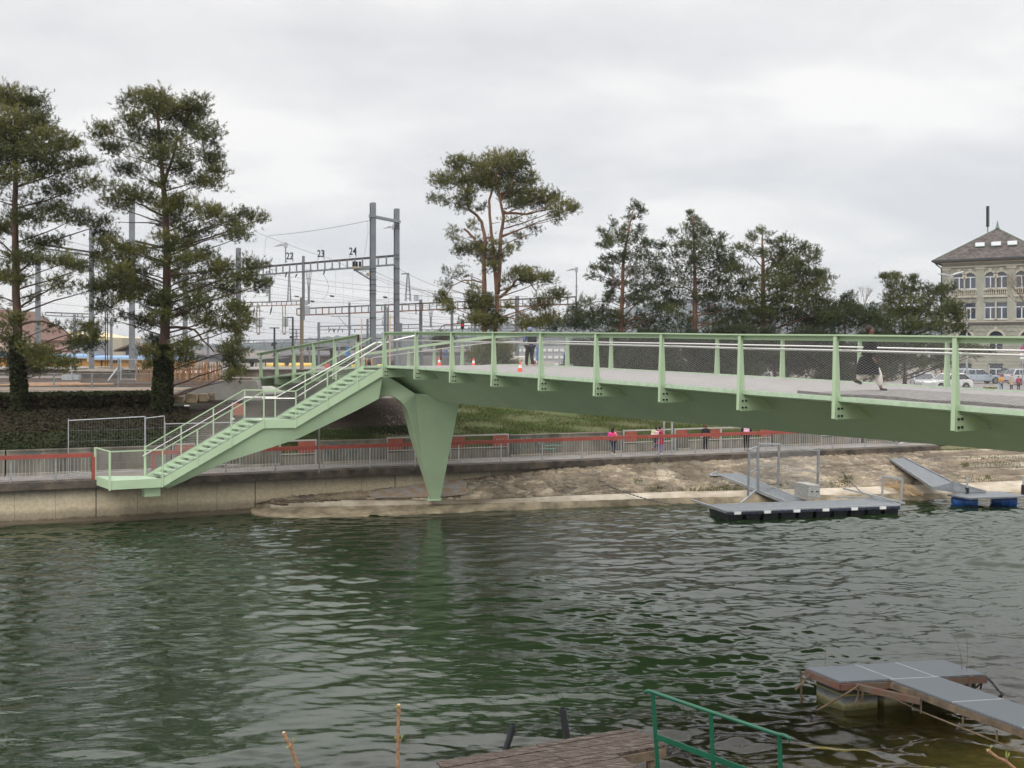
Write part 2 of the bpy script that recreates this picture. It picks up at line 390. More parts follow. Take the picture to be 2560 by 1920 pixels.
COPM = mat('dark_coping', (0.13, 0.105, 0.08), 0.9, col2=(0.035, 0.03, 0.026), vscale=1.7, bump=0.3, stretch=(1, 1, 1))
qw = thing('quay_wall', 'long pale concrete quay wall rising from the river under the path', 'quay wall', U(-20, 0, 0))
m = MB()
joints = [240, 638, 988]   # dark full-height joints in the photo
ju = [uL]+[PN(p, 0)[0] for p in joints]+[uR]
for a, b in zip(ju[:-1], ju[1:]):
    nseg = max(1, int((b-a)/1.5)); w_ = (b-a)/nseg
    for i in range(nseg):
        s0 = a+i*w_+(0.02 if i == 0 else 0.006); s1 = a+(i+1)*w_-(0.02 if i == nseg-1 else 0.006)
        m.hexa([U(s0, 0.02, -1.5), U(s1, 0.02, -1.5), U(s1, 0.5, -1.5), U(s0, 0.5, -1.5), U(s0, 0.02, 1.42), U(s1, 0.02, 1.42), U(s1, 0.5, 1.42), U(s0, 0.5, 1.42)])
m.build('wall', QM, qw)
m = MB(); m.hexa([U(uL, 0.06, -1.5), U(uR, 0.06, -1.5), U(uR, 0.48, -1.5), U(uL, 0.48, -1.5), U(uL, 0.06, 1.40), U(uR, 0.06, 1.40), U(uR, 0.48, 1.40), U(uL, 0.48, 1.40)]); m.build('joint', BLACK, qw)
m = MB(); m.hexa([U(uL, -0.38, -1.5), U(PN(700, -.4)[0], -0.38, -1.5), U(PN(700, -.4)[0], 0.016, -1.5), U(uL, 0.016, -1.5), U(uL, -0.30, 0.09), U(PN(700, -.4)[0], -0.30, 0.09), U(PN(700, -.4)[0], 0.014, 0.16), U(uL, 0.014, 0.16)]); m.build('footing', QM, qw)
m = MB(); ncp = 14
for i in range(ncp):
    a = lerp(uL, uR, i/ncp); b = lerp(uL, uR, (i+1)/ncp)-0.012
    m.hexa([U(a, -0.22, 1.44), U(b, -0.22, 1.44), U(b, 0.30, 1.425), U(a, 0.30, 1.425), U(a, -0.22, 1.74), U(b, -0.22, 1.74), U(b, 0.315, 1.77), U(a, 0.315, 1.77)])
m.build('coping', COPM, qw)

# ---- revetment + ledge on the right (lofted between measured lines of the photo)
cols = [ # px, top y/z, back of ledge y/z, lip y/z, water y
 (676, 1250, .62, 1254, .50, 1266, .30, 1294), (740, 1240, .72, 1250, .50, 1264, .28, 1294), (860, 1232, .85, 1248, .48, 1262, .28, 1292), (1000, 1218, 1.0, 1248, .46, 1259, .28, 1289), (1090, 1207, 1.15, 1250, .45, 1257, .30, 1285),
 (1180, 1196, 1.25, 1248, .46, 1254, .30, 1280), (1380, 1171, 1.33, 1239, .48, 1251, .32, 1272), (1540, 1158, 1.40, 1233, .50, 1246, .33, 1265), (1700, 1151, 1.45, 1227, .50, 1241, .33, 1260),
 (1868, 1145, 1.45, 1224, .52, 1238, .33, 1258), (2060, 1137, 1.45, 1219, .52, 1234, .33, 1256), (2300, 1128, 1.46, 1211, .56, 1230, .33, 1251), (2560, 1119, 1.55, 1200, .60, 1226, .33, 1247), (2900, 1108, 1.6, 1188, .62, 1216, .33, 1238), (4200, 1080, 1.6, 1150, .65, 1180, .33, 1200)]
XS = [c_[0] for c_ in cols]
def colat(px, j): return interp(px, XS, [c_[j] for c_ in cols])
REV = bpy.data.materials.new('stone_revetment'); REV.use_nodes = True; t = REV.node_tree; b = t.nodes['Principled BSDF']; b.inputs['Roughness'].default_value = 0.92
c = N(t, 'ShaderNodeTexCoord'); at = N(t, 'ShaderNodeAttribute', attribute_name='v'); rs = N(t, 'ShaderNodeValToRGB'); els = rs.color_ramp.elements
els[0].position = 0.0; els[0].color = (0.40, 0.36, 0.29, 1); els[1].position = 1.0; els[1].color = (0.36, 0.32, 0.25, 1)
for p_, c_ in ((0.08, (0.37, 0.33, 0.26)), (0.12, (0.15, 0.12, 0.09)), (0.3, (0.22, 0.175, 0.125)), (0.5, (0.28, 0.23, 0.165)), (0.62, (0.15, 0.135, 0.115)), (0.8, (0.31, 0.255, 0.185))): e = els.new(p_); e.color = (*c_, 1)
t.links.new(at.outputs['Fac'], rs.inputs[0])
nb2 = N(t, 'ShaderNodeTexNoise'); nb2.inputs['Scale'].default_value = 0.55; nb2.inputs['Detail'].default_value = 8; nb2.inputs['Roughness'].default_value = 0.7; t.links.new(c.outputs['Object'], nb2.inputs['Vector'])
rd = N(t, 'ShaderNodeValToRGB'); rd.color_ramp.elements[0].position = 0.42; rd.color_ramp.elements[1].position = 0.60; rd.color_ramp.elements[0].color = (0.48, 0.46, 0.43, 1); rd.color_ramp.elements[1].color = (1.12, 1.1, 1.05, 1); t.links.new(nb2.outputs['Fac'], rd.inputs[0])
mxd = N(t, 'ShaderNodeMixRGB', blend_type='MULTIPLY'); mxd.inputs[0].default_value = 1.0; t.links.new(rs.outputs[0], mxd.inputs[1]); t.links.new(rd.outputs[0], mxd.inputs[2])
nf = N(t, 'ShaderNodeTexNoise'); nf.inputs['Scale'].default_value = 12; nf.inputs['Detail'].default_value = 8; nf.inputs['Roughness'].default_value = 0.7; t.links.new(c.outputs['Object'], nf.inputs['Vector'])
mf = N(t, 'ShaderNodeMapRange'); mf.inputs['To Min'].default_value = 0.45; mf.inputs['To Max'].default_value = 1.6; t.links.new(nf.outputs['Fac'], mf.inputs['Value'])
sc = N(t, 'ShaderNodeVectorMath', operation='SCALE'); t.links.new(mxd.outputs[0], sc.inputs[0]); t.links.new(mf.outputs[0], sc.inputs['Scale']); t.links.new(sc.outputs[0], b.inputs['Base Color'])
bb = N(t, 'ShaderNodeBump'); bb.inputs['Strength'].default_value = 0.6; bb.inputs['Distance'].default_value = 0.04; t.links.new(nf.outputs['Fac'], bb.inputs['Height']); t.links.new(bb.outputs[0], b.inputs['Normal'])
def slope_top(px):
    y = colat(px, 1)
    if px > 2300: return WZ(px, y, colat(px, 2))
    u, z = PN(px, 0.02, y); return U(u, 0.02, z)
pxs = np.concatenate([np.arange(676, 2900, 16), [2900, 3300, 4200]]); nzr = np.random.default_rng(3)
pxf = np.concatenate([np.arange(676, 2700, 3.4), [2900, 3300, 4200]]); rows = 44; V = []; P2 = []
for px in pxf:
    T = slope_top(px); Bk = WZ(px, colat(px, 3), colat(px, 4)); Ls = (Bk-T).length
    for j in range(rows+1): q = T.lerp(Bk, j/rows); V.append(q); P2.append((q.x*CA+q.y*SA, j/rows*Ls))
V = np.array([tuple(q) for q in V]); P2 = np.array(P2)
sd2 = np.stack([nzr.uniform(P2[:, 0].min(), 40, 2600), nzr.uniform(-.3, P2[:, 1].max()+.3, 2600)], 1); d1 = np.full(len(P2), 9.); d2 = d1.copy(); ci = np.zeros(len(P2), int)
for i0 in range(0, len(P2), 4000):
    blk_ = P2[i0:i0+4000]; dd_ = np.sqrt(((blk_[:, None, :]-sd2[None])**2*np.array([.55, 1.])).sum(2)); o2 = np.argpartition(dd_, 1, axis=1)[:, :2]; dv_ = np.take_along_axis(dd_, o2, 1); o3 = np.argsort(dv_, 1); dv_ = np.take_along_axis(dv_, o3, 1); o2 = np.take_along_axis(o2, o3, 1); d1[i0:i0+4000] = dv_[:, 0]; d2[i0:i0+4000] = dv_[:, 1]; ci[i0:i0+4000] = o2[:, 0]
rh = nzr.random(len(sd2)); edge = np.clip((d2-d1)/.09, 0, 1); cellv = .14+.84*nzr.random(len(sd2)); At = np.where(edge < .22, .04, cellv[ci]); hgt = (.075*np.sqrt(edge)+.05*rh[ci]*edge-.03)
inner = np.tile((np.arange(rows+1) > 0) & (np.arange(rows+1) < rows), len(pxf)); V[:, 2] += np.where(inner, hgt*.85, -.01); V[:, 1] -= np.where(inner, hgt*.5, 0)
FC = np.array([(i*(rows+1)+j, (i+1)*(rows+1)+j, (i+1)*(rows+1)+j+1, i*(rows+1)+j+1) for i in range(len(pxf)-1) for j in range(rows)])
o = np_mesh('stone_slope', V, FC, REV, attr=At, kind='POINT', smooth=False); tag(o, 'sloping stone-paved revetment between the quay path and the concrete ledge', kind='structure')
LEDGE = mat('pale_ledge_concrete', (0.52, 0.46, 0.37), 0.85, col2=(0.30, 0.25, 0.185), vscale=0.9, bump=0.35, bscale=7)
LEDGEF = mat('ledge_face', (0.34, 0.28, 0.19), 0.8, col2=(0.13, 0.105, 0.065), vscale=1.4, bump=0.4, bscale=6)
V = []; V2 = []
for px in pxs:
    Bk = WZ(px, colat(px, 3), colat(px, 4)); L = WZ(px, colat(px, 5), colat(px, 6)); Wt = WZ(px, colat(px, 7), 0)
    jit = 0.05*nzr.normal()
    V += [Bk+Vector((0, .15, .0)), Bk.lerp(L, .5)+Vector((0, 0, .015)), L+Vector((0, jit, 0)), L+Vector((0, jit-0.07, -.05))]
    V2 += [L+Vector((0, jit-0.07, -.05)), Wt.lerp(L, .5)+Vector((0, -.02+jit, 0)), Wt+Vector((0, jit, -.02)), Wt+Vector((0, -.25, -1.6))]
FC = np.array([(i*4+j, (i+1)*4+j, (i+1)*4+j+1, i*4+j+1) for i in range(len(pxs)-1) for j in range(3)])
o = np_mesh('ledge', np.array(V), FC, LEDGE, smooth=True); tag(o, 'pale concrete ledge at the foot of the stone slope', kind='structure')
o = np_mesh('ledge_face', np.array(V2), FC, LEDGEF, smooth=True); tag(o, 'stained waterline face of the ledge', kind='structure')
# apron closing the left end of the ledge and ground right of the path end
m = MB(); a = [WZ(676, 1250, .62), WZ(676, 1254, .50), WZ(676, 1266, .30), WZ(676, 1294, 0), WZ(676, 1294, 0)+Vector((0, 0, -1.5))]
e0 = WZ(596, 1270, .16); m.add([*a, e0, e0+Vector((0, -.35, -1.6))], [(0, 1, 5), (1, 2, 5), (2, 3, 5), (3, 4, 6, 5)])
tag(m.build('ledge_end', LEDGEF), 'tapering left end of the concrete ledge', kind='structure')
m = MB(); Tq = [WZ(px, colat(px, 1), colat(px, 2)) for px in (2300, 2560, 2900, 4200)]
for i in range(3): m.quad(Tq[i]+Vector((0, -.05, 0)), Tq[i+1]+Vector((0, -.05, 0)), Tq[i+1]+Vector((0, 8, 2.1)), Tq[i]+Vector((0, 8, 2.1)))
tag(m.build('verge', mat('grass_verge', (0.09, 0.10, 0.035), 0.95, col2=(0.16, 0.14, 0.08), vscale=2, bump=0.5)), 'rough verge above the stone slope', kind='structure')
# repaired patch of grey mortar with stones around the foot of the pier
PATCH = mat('grey_mortar_patch', (0.25, 0.25, 0.255), 0.9, col2=(0.25, 0.17, 0.10), vscale=2.6, bump=0.7, bscale=9, vdetail=3)
def onslope(px, py):
    yt, zt, yb, zb = colat(px, 1), colat(px, 2), colat(px, 3), colat(px, 4); t_ = (py-yt)/(yb-yt)
    T = slope_top(px); Bk = WZ(px, yb, zb); # intersect ray with the slope line in the (D,z) plane
    best = None
    for i in range(61):
        q = T.lerp(Bk, i/60*1.1); y = HY+(CZ-q.z)*F/q.y
        if best is None or abs(y-py) < best[0]: best = (abs(y-py), q)
    return best[1]
outl = [(918, 1242), (932, 1234), (958, 1229), (985, 1223), (1012, 1221), (1040, 1215), (1070, 1213), (1096, 1208), (1128, 1207), (1150, 1204), (1160, 1208), (1168, 1211), (1166, 1222), (1174, 1232), (1165, 1240), (1130, 1244), (1095, 1247), (1050, 1247), (1000, 1249), (962, 1248), (940, 1250)]
m = MB(); pts = [onslope(*p)+Vector((0, -.07, .09)) for p in outl]; cc = sum(pts, Vector())/len(pts)
m.add(pts+[cc], [(i, (i+1) % len(pts), len(pts)) for i in range(len(pts))])
tag(m.build('mortar_patch', PATCH), 'grey mortar patch in the slope around the pier foot', kind='structure')

# ---- far hills
HM = mat('wooded_hill', (0.018, 0.030, 0.026), 1.0, col2=(0.035, 0.048, 0.036), vscale=0.012, bump=0.0, vdetail=8)
def ridge(name, prof, D, label, depth=900, jag=6, base=-5):
    V = []; n = 0; pxs_ = np.arange(prof[0][0], prof[-1][0], 4)
    rr = np.random.default_rng(int(D))
    for i, px in enumerate(pxs_):
        y = interp(px, [p[0] for p in prof], [p[1] for p in prof]); 
        t_ = W(px, y, D); t_.z += rr.random()*jag
        f_ = W(px, 872, D*0.72); f_.z = base
        k_ = W(px, y, D); k_ = Vector((k_.x, D+depth, base))
        mid = f_.lerp(t_, .55)+Vector((0, 0, rr.random()*jag*1.5)); V += [f_, mid, t_, k_]
    FC = np.array([(i*4+j, (i+1)*4+j, (i+1)*4+j+1, i*4+j+1) for i in range(len(pxs_)-1) for j in range(3)])
    tag(np_mesh(name, np.array(V), FC, HM), label, kind='structure')
ridge('hills', [(-600, 870), (400, 868), (560, 866), (640, 858), (730, 851), (800, 846), (900, 838), (1000, 832), (1100, 826), (1200, 822), (1290, 812), (1360, 802), (1430, 790), (1560, 772), (1700, 752), (1760, 742), (1850, 752), (1980, 768), (2120, 765), (2200, 758), (2270, 772), (2400, 790), (2700, 800), (3200, 830), (4200, 865)], 3200, 'blue wooded hills on the horizon')
ridge('hills', [(-1200, 869), (300, 866), (560, 868), (760, 862), (900, 856), (1050, 850), (1250, 846), (1600, 835), (2000, 830), (2600, 845), (3600, 866)], 2100, 'nearer foothills in front of the ridge', depth=500, jag=8)
# ================================================================== FOOTBRIDGE
NPX = [655, 695, 738, 787.6, 840, 897, 965, 1044.5, 1134, 1238.7, 1357.5, 1496, 1660, 1857, 2096, 2395]
HN = [1.485, 1.33, 1.17, 1.015, .86, .72, .655, .675, .72, .765, .805, .855, .90, .96, 1.0, 1.056]
BS = 1.077
def nearD(k): return 51.3*BS*(1-.0433*k)
def npxf(k):
    if k <= 15 and k >= 0: return interp(k, range(16), NPX)
    return HX+(-649+69.3*k)/(1-.0433*k)+(NPX[0]-631 if k < 0 else 0)
def Hk(k):
    if k < 0: return BS*(1.485-.155*k)
    if k <= 15: return BS*interp(k, range(16), HN)
    return BS*(1.056+.055*(k-15))
def near(k): return Vector(((npxf(k)-HX)*nearD(k)/F, nearD(k), CZ-Hk(k)))
BN = Vector((.843, .54, 0)).normalized(); BW = 6.05*BS
BD = Vector((.54, -.843, 0)).normalized()
def smooth_near(k):
    if k < 0 or k > 15:
        D = nearD(k); base = near(0) if k < 0 else near(15); kk = k if k < 0 else k-15
        return Vector((base.x+1.42*BS*kk, base.y-2.22*BS*kk, CZ-Hk(k)))
    a = int(math.floor(k)); b_ = min(15, a+1); pa, pb = near(a), near(b_); q = pa.lerp(pb, k-a); q.z = CZ-Hk(k); return q
def dk(k, s=0.0, dz=0.0):
    """deck point: station k, s metres in from the near edge"""
    p = smooth_near(k)+BN*s; p.z += dz; return p
def gdep(k): return BS*interp(k, [-1, 4, 5.5, 7, 8, 10, 13, 15, 20], [.85, 1.15, 1.34, 1.38, 1.32, 1.2, 1.03, .91, .75])
K0, K1 = -0.55, 19.5
br = thing('footbridge', 'long curved mint green steel footbridge with tapered pier, side staircase and wire-net railings', 'footbridge', dk(6, 3, -1))
ks = [lerp(K0, K1, i/80) for i in range(81)]
# girder: box with sides sloping in to a flat soffit
def girder_sec(k):
    d = gdep(k)
    return [dk(k, .10, -.10), dk(k, .55, -.16), dk(k, 2.15, -d), dk(k, BW-2.15, -d), dk(k, BW-.55, -.16), dk(k, BW-.10, -.10), dk(k, BW-.10, -.045), dk(k, .10, -.045)]
m = MB(); secs = [girder_sec(k) for k in ks]
for s_ in secs: m.v += [tuple(p) for p in s_]
for i in range(len(ks)-1):
    for j in range(8): m.f.append((i*8+j, i*8+(j+1) % 8, (i+1)*8+(j+1) % 8, (i+1)*8+j))
m.f += [tuple(range(8)), tuple((len(ks)-1)*8+j for j in reversed(range(8)))]
m.build('girder', GREEN, br)
# deck grating
GR = bpy.data.materials.new('deck_grating'); GR.use_nodes = True; t = GR.node_tree; b = t.nodes['Principled BSDF']; b.inputs['Roughness'].default_value = 0.6; b.inputs['Metallic'].default_value = 0.2
c = N(t, 'ShaderNodeTexCoord'); mpn = N(t, 'ShaderNodeMapping'); mpn.inputs['Rotation'].default_value = (0, 0, R(57.3)); t.links.new(c.outputs['Object'], mpn.inputs[0])
wv = N(t, 'ShaderNodeTexWave', wave_type='BANDS', bands_direction='X'); wv.inputs['Scale'].default_value = 4.2; wv.inputs['Distortion'].default_value = 0.0; t.links.new(mpn.outputs[0], wv.inputs['Vector'])
n_ = N(t, 'ShaderNodeTexNoise'); n_.inputs['Scale'].default_value = 2.0; n_.inputs['Detail'].default_value = 6; t.links.new(c.outputs['Object'], n_.inputs['Vector'])
r_ = N(t, 'ShaderNodeValToRGB'); r_.color_ramp.elements[0].color = (0.13, 0.12, 0.115, 1); r_.color_ramp.elements[1].color = (0.37, 0.35, 0.345, 1); r_.color_ramp.elements[0].position = 0.1; r_.color_ramp.elements[1].position = 0.75
t.links.new(wv.outputs['Fac'], r_.inputs[0])
mr_ = N(t, 'ShaderNodeMapRange'); mr_.inputs['To Min'].default_value = 0.8; mr_.inputs['To Max'].default_value = 1.25; t.links.new(n_.outputs['Fac'], mr_.inputs['Value'])
s_ = N(t, 'ShaderNodeVectorMath', operation='SCALE'); t.links.new(r_.outputs[0], s_.inputs[0]); t.links.new(mr_.outputs[0], s_.inputs['Scale']); t.links.new(s_.outputs[0], b.inputs['Base Color'])
m = MB()
for i in range(len(ks)-1):
    a, b2 = ks[i], ks[i+1]
    m.hexa([dk(a, .03, -.042), dk(b2, .03, -.042), dk(b2, BW-.03, -.042), dk(a, BW-.03, -.042), dk(a, .03, 0), dk(b2, .03, 0), dk(b2, BW-.03, 0), dk(a, BW-.03, 0)])
m.build('deck', GR, br)
for s0 in (-.03, BW-.03):
    m = MB()
    for i in range(len(ks)-1):
        a, b2 = ks[i], ks[i+1]
        m.hexa([dk(a, s0, -.06), dk(b2, s0, -.06), dk(b2, s0+.06, -.06), dk(a, s0+.06, -.06), dk(a, s0, .035), dk(b2, s0, .035), dk(b2, s0+.06, .035), dk(a, s0+.06, .035)])
    m.build('edge_angle', GREEN_T, br)
# railing posts with knee plates and bolts
HR = 1.40
def rail_post(k, side):
    sgn = 1 if side == 0 else -1; s0 = 0 if side == 0 else BW
    base = dk(k, s0); n = BN*sgn; d = (smooth_near(k+.02)-smooth_near(k-.02)); d.z = 0; d.normalize()
    def q(s, z, t): p = base+n*s+d*t; p.z = base.z+z; return p
    T = .018; m = MB()
    pr = [(-.16, -.44), (.06, -.44), (.06, -.20), (-.02, HR-.05), (-.10, HR-.05)]
    m.prism([q(s, z, -T) for s, z in pr], [q(s, z, T) for s, z in pr])
    # front flange of the T-shaped post
    fl = [(-.175, -.44), (-.160, -.44), (-.100, HR-.05), (-.115, HR-.05)]
    m.prism([q(s, z, -.045) for s, z in fl], [q(s, z, .045) for s, z in fl])
    po = m.build('railing_post', GREEN, br)
    m = MB(); kn = [(-.13, -.46), (1.05, -.46), (.55, -.15), (-.13, -.15)]
    m.prism([q(s, z, T+.002) for s, z in kn], [q(s, z, T+.022) for s, z in kn]); m.build('bracket', GREEN, po)
    if side == 0 and k >= 3:
        for s in (-.06, .05):
            for z in (-.22, -.38):
                m = MB(); m.tube([q(s, z, -T-.03), q(s, z, T+.055)], .026, 6); m.build('bolt', BLACK, po)
near_ks = [i for i in range(0, 20) if i not in ()]
for k in near_ks: rail_post(k, 0)
# far posts: stations measured in the photo, same pitch
FPX = [958, 1018.7, 1082.6, 1152.7, 1231, 1318, 1415, 1524, 1649, 1789, 1952, 2145, 2363]
def far_k(px):
    lo, hi = -1.0, 19.0
    for _ in range(50):
        mid = (lo+hi)/2; p = dk(mid, BW); x = HX+p.x/p.y*F
        if x < px: lo = mid
        else: hi = mid
    return lo
fks = [far_k(p) for p in FPX]; pitch = (fks[-1]-fks[0])/(len(fks)-1)
fks = [fks[0]-pitch*i for i in range(6, 0, -1) if fks[0]-pitch*i > K0]+fks+[fks[-1]+pitch*i for i in range(1, 6) if fks[-1]+pitch*i < K1]
for k in fks: rail_post(k, 1)
def rail_line(k0, k1, side, s, z, wd, ht, name, m_, rnd_=False):
    s0 = s if side == 0 else BW-s; n = max(2, int((k1-k0)*3)); m = MB()
    pts = [dk(lerp(k0, k1, i/n), s0, z) for i in range(n+1)]
    if rnd_: m.tube(pts, wd/2, 8)
    else:
        for a, b in zip(pts[:-1], pts[1:]): m.bar(a, b, wd, ht)
    return m.build(name, m_, br)
for (a, b, sd) in ((-.3, 5, 0), (6, K1, 0), (-.3, K1, 1)):
    rail_line(a, b, sd, -.06, HR-.025, .14, .035, 'top_rail', GREEN)
    rail_line(a, b, sd, .00, HR-.095, .02, .11, 'rail_fascia', GREEN)
    rail_line(a, b, sd, .09, HR-.36, .05, .05, 'handrail', INOX, True)
# wire net panels, one per bay
def clip_line(x, y0, m_, x0, x1, H):
    return
def net(name, P, umax, H, parent, vs=.055, slope=.5, r=.0013, both=True):
    """P(u, z) -> point; diamond net of real wires over [0,umax] x [0,H]"""
    V = []; Fc = []
    for sg in ((1, -1) if both else (1,)):
        b0 = -umax*slope if sg > 0 else 0
        b1 = H if sg > 0 else H+umax*slope
        b = b0+vs/2
        while b < b1:
            # z = b + sg*slope*u
            if sg > 0: ua, ub = max(0, -b/slope), min(umax, (H-b)/slope)
            else: ua, ub = max(0, (b-H)/slope), min(umax, b/slope)
            if ub-ua > .02:
                nseg = 1
                p = P(ua, b+sg*slope*ua); q = P(ub, b+sg*slope*ub)
                d = (q-p).normalized(); s1 = d.orthogonal().normalized()*r; s2 = d.cross(s1).normalized()*r
                o = len(V)
                for c_ in (p, q): V.extend([c_+s1, c_-s1*.5+s2*.87, c_-s1*.5-s2*.87])
                for j in range(3): Fc.append((o+j, o+(j+1) % 3, o+3+(j+1) % 3, o+3+j))
            b += vs
    return np_mesh(name, np.array([tuple(v) for v in V]), np.array(Fc), WIRE, parent)
def deck_net(ka, kb, side):
    s0 = .02 if side == 0 else BW-.02
    A, B = dk(ka, s0), dk(kb, s0); L = (B-A).length
    def P(u, z): q = A.lerp(B, u/L); q.z += .04+z; return q
    net('net_panel', P, L, HR-.18, br)
    m = MB(); m.tube([P(0, 0), P(L, 0)], .006, 4); m.tube([P(0, HR-.18), P(L, HR-.18)], .006, 4)
    return m.build('net_cable', WIRE, br)
for k in range(0, 19):
    if k == 5: continue
    deck_net(k, k+1, 0)
for a, b in zip(fks[:-1], fks[1:]): deck_net(a, b, 1)

# ---- pier leg and arched rib under the stair (one welded box)
S_T = near(6); S_B = Vector((-14.3, 40.9, 1.87)); SDV = Vector((S_B.x-S_T.x, S_B.y-S_T.y, 0)); SL = SDV.length; SD = SDV/SL; SN = Vector((-SD.y, SD.x, 0))
if SN.y < 0: SN = -SN
SNT = SN.copy(); SN = Vector((-.707, .707, 0))   # treads run askew to the stringers
def on_stair(px, py, off):
    """point seen at (px,py) on the vertical plane parallel to the stair, off metres inwards"""
    rx = (px-HX)/F; o = S_T+SN*off
    
    D = (o.x*SNT.x+o.y*SNT.y)/(rx*SNT.x+SNT.y); return W(px, py, D)
rib_top = [(413, 1219), (560, 1126), (655, 1071), (742, 1066), (850, 1000), (959, 932)]
rib_bot = [(420, 1222), (562, 1156), (652, 1127), (742, 1098), (887, 1028.7), (947, 997)]
m = MB(); n = 24
def li(L, t_):
    xs_ = [p[0] for p in L]; x = lerp(xs_[0], xs_[-1], t_); return x, interp(x, xs_, [p[1] for p in L])
rows_ = []
for i in range(n+1):
    xt, yt = li(rib_top, i/n); xb, yb = li(rib_bot, i/n)
    a = on_stair(xt, yt-3, .12); b_ = on_stair(xb, yb, .45); c_ = b_+SN*.5; d_ = a+SN*1.25
    rows_.append((a, b_, c_, d_)); m.v += [tuple(x) for x in (a, b_, c_, d_)]
for i in range(n):
    for j in range(4): m.f.append((i*4+j, i*4+(j+1) % 4, (i+1)*4+(j+1) % 4, (i+1)*4+j))
m.f += [(0, 1, 2, 3), tuple(n*4+j for j in (3, 2, 1, 0))]
rib = m.build('stair_rib', GREEN, br)
# pier: front face through measured outline, back offset inwards
def pd(px, py):   # depth of the front face: leans back towards its foot
    t_ = max(0, (py-1005)/245); return lerp(41.75, 44.2, t_)
ar = [(959, 934), (947, 994), (972, 989), (985, 992), (997, 1000), (1008, 1010), (1017, 1022), (1023, 1038), (1028.5, 1058), (1037.5, 1099), (1046, 1130), (1055.5, 1158), (1068, 1203), (1081.5, 1251)]
rt = [(1100, 1250), (1112, 1190), (1124, 1130), (1136, 1068), (1147.5, 1008), (1147.5, 985), (1039, 985)]
ft = [W(x, y, pd(x, y)) for x, y in ar+rt]
bk = []
lo = [(965, 930), (949, 995), (968, 989.5), (978, 991), (987, 996), (996, 1003), (1003, 1012), (1008.5, 1028), (1013, 1045), (1022, 1083), (1031, 1113), (1041, 1143), (1056, 1188), (1073.5, 1243)]
for i, (x, y) in enumerate(ar):
    dd = interp(i, [0, 3, 13], [1.9, 1.5, .55]); bk.append(W(lo[i][0], lo[i][1], pd(x, y)+dd))
for i, (x, y) in enumerate(rt):
    dd = interp(i, [0, 4, 6], [.5, 1.8, 1.9]); p = W(x, y, pd(x, y)); q = p+Vector((p.x/p.y*dd-.02, dd, 0)); q.z = p.z; q.x = (x-6-HX)/F*(q.y); bk.append(q)
m = MB(); m.prism(ft, bk); pier = m.build('pier', GREEN, br)
m = MB(); fc = W(1090, 1248, 44.3)
m.box(fc+Vector((-.08, .15, -.02)), .62, .62, .05)
for a, b in ((-.30, -.12), (-.30, .1), (.14, -.12)): m.tube([fc+Vector((a-.02, b, 0)), fc+Vector((a-.02, b, .12))], .022, 6)
m.build('base_plate', GREEN, pier)

# ---- staircase: two flights and landings
SW = 1.55
def st(d, off, z): p = S_T+SD*d+SN*off; p.z = z; return p
def d_of(px, off=0):
    lo, hi = -2.0, SL+2
    for _ in range(40):
        mid = (lo+hi)/2; p = S_T+SD*mid+SN*off
        if HX+p.x/p.y*F > px: lo = mid
        else: hi = mid
    return lo
LA, LB = d_of(739), d_of(659); ZM = 4.27
prof = [(0, S_T.z), (LA, ZM+.02), (LB, ZM), (SL, 1.87)]
def zp(d): return interp(d, [p[0] for p in prof], [p[1] for p in prof])
LU = Vector((-CA, -SA, 0)); LN = Vector((-SA, CA, 0))
lnd = [Vector((-14.3, 40.9, 1.87)), Vector((-16.1, 40.1, 1.87)), Vector((-17.4, 41.75, 1.87))]
landing_back = U(PN(243, .1)[0], .12, 1.87)
stair = None
for off in (0, SW-.03):
    m = MB()
    for (d0, z0), (d1, z1) in zip(prof[:-1], prof[1:]):
        e0 = .0; dep = .34
        m.hexa([st(d0, off, z0-dep+.02), st(d1, off, z1-dep+.02), st(d1, off+.03, z1-dep+.02), st(d0, off+.03, z0-dep+.02), st(d0, off, z0+.02), st(d1, off, z1+.02), st(d1, off+.03, z1+.02), st(d0, off+.03, z0+.02)])
    if stair is None: stair = m.build('staircase', GREEN, br)
    else: m.build('stringer', GREEN, stair)
# treads
def tread(d, z, run):
    m = MB(); m.hexa([st(d, .035, z-.035), st(d+run, .035, z-.035), st(d+run, SW-.035, z-.035), st(d, SW-.035, z-.035), st(d, .035, z), st(d+run, .035, z), st(d+run, SW-.035, z), st(d, SW-.035, z)])
    m.hexa([st(d+run-.012, .035, z-.075), st(d+run, .035, z-.075), st(d+run, SW-.035, z-.075), st(d+run-.012, SW-.035, z-.075), st(d+run-.012, .035, z-.035), st(d+run, .035, z-.035), st(d+run, SW-.035, z-.035), st(d+run-.012, SW-.035, z-.035)])
    # centre rib carrying the tread
    m.hexa([st(d+.03, .45, z-.16), st(d+run-.05, .45, z-.16), st(d+run-.05, .95, z-.16), st(d+.03, .95, z-.16), st(d+.03, .45, z-.036), st(d+run-.05, .45, z-.036), st(d+run-.05, .95, z-.036), st(d+.03, .95, z-.036)])
    m.build('tread', GREEN_T, stair)
n1_ = 13; r1 = (S_T.z-ZM-.02)/n1_; w1 = LA/n1_
for i in range(1, n1_): tread((i-1)*w1+.02, S_T.z-i*r1, w1-.01)
n2_ = 14; r2 = (ZM-1.87)/n2_; w2 = (SL-LB)/n2_
for i in range(1, n2_): tread(LB+(i-1)*w2+.02, ZM-i*r2, w2-.01)
m = MB(); m.hexa([st(LA, .035, ZM-.05), st(LB, .035, ZM-.05), st(LB, SW-.035, ZM-.05), st(LA, SW-.035, ZM-.05), st(LA, .035, ZM+.02), st(LB, .035, ZM+.01), st(LB, SW-.035, ZM+.01), st(LA, SW-.035, ZM+.02)]); m.build('mid_landing', GREEN_T, stair)
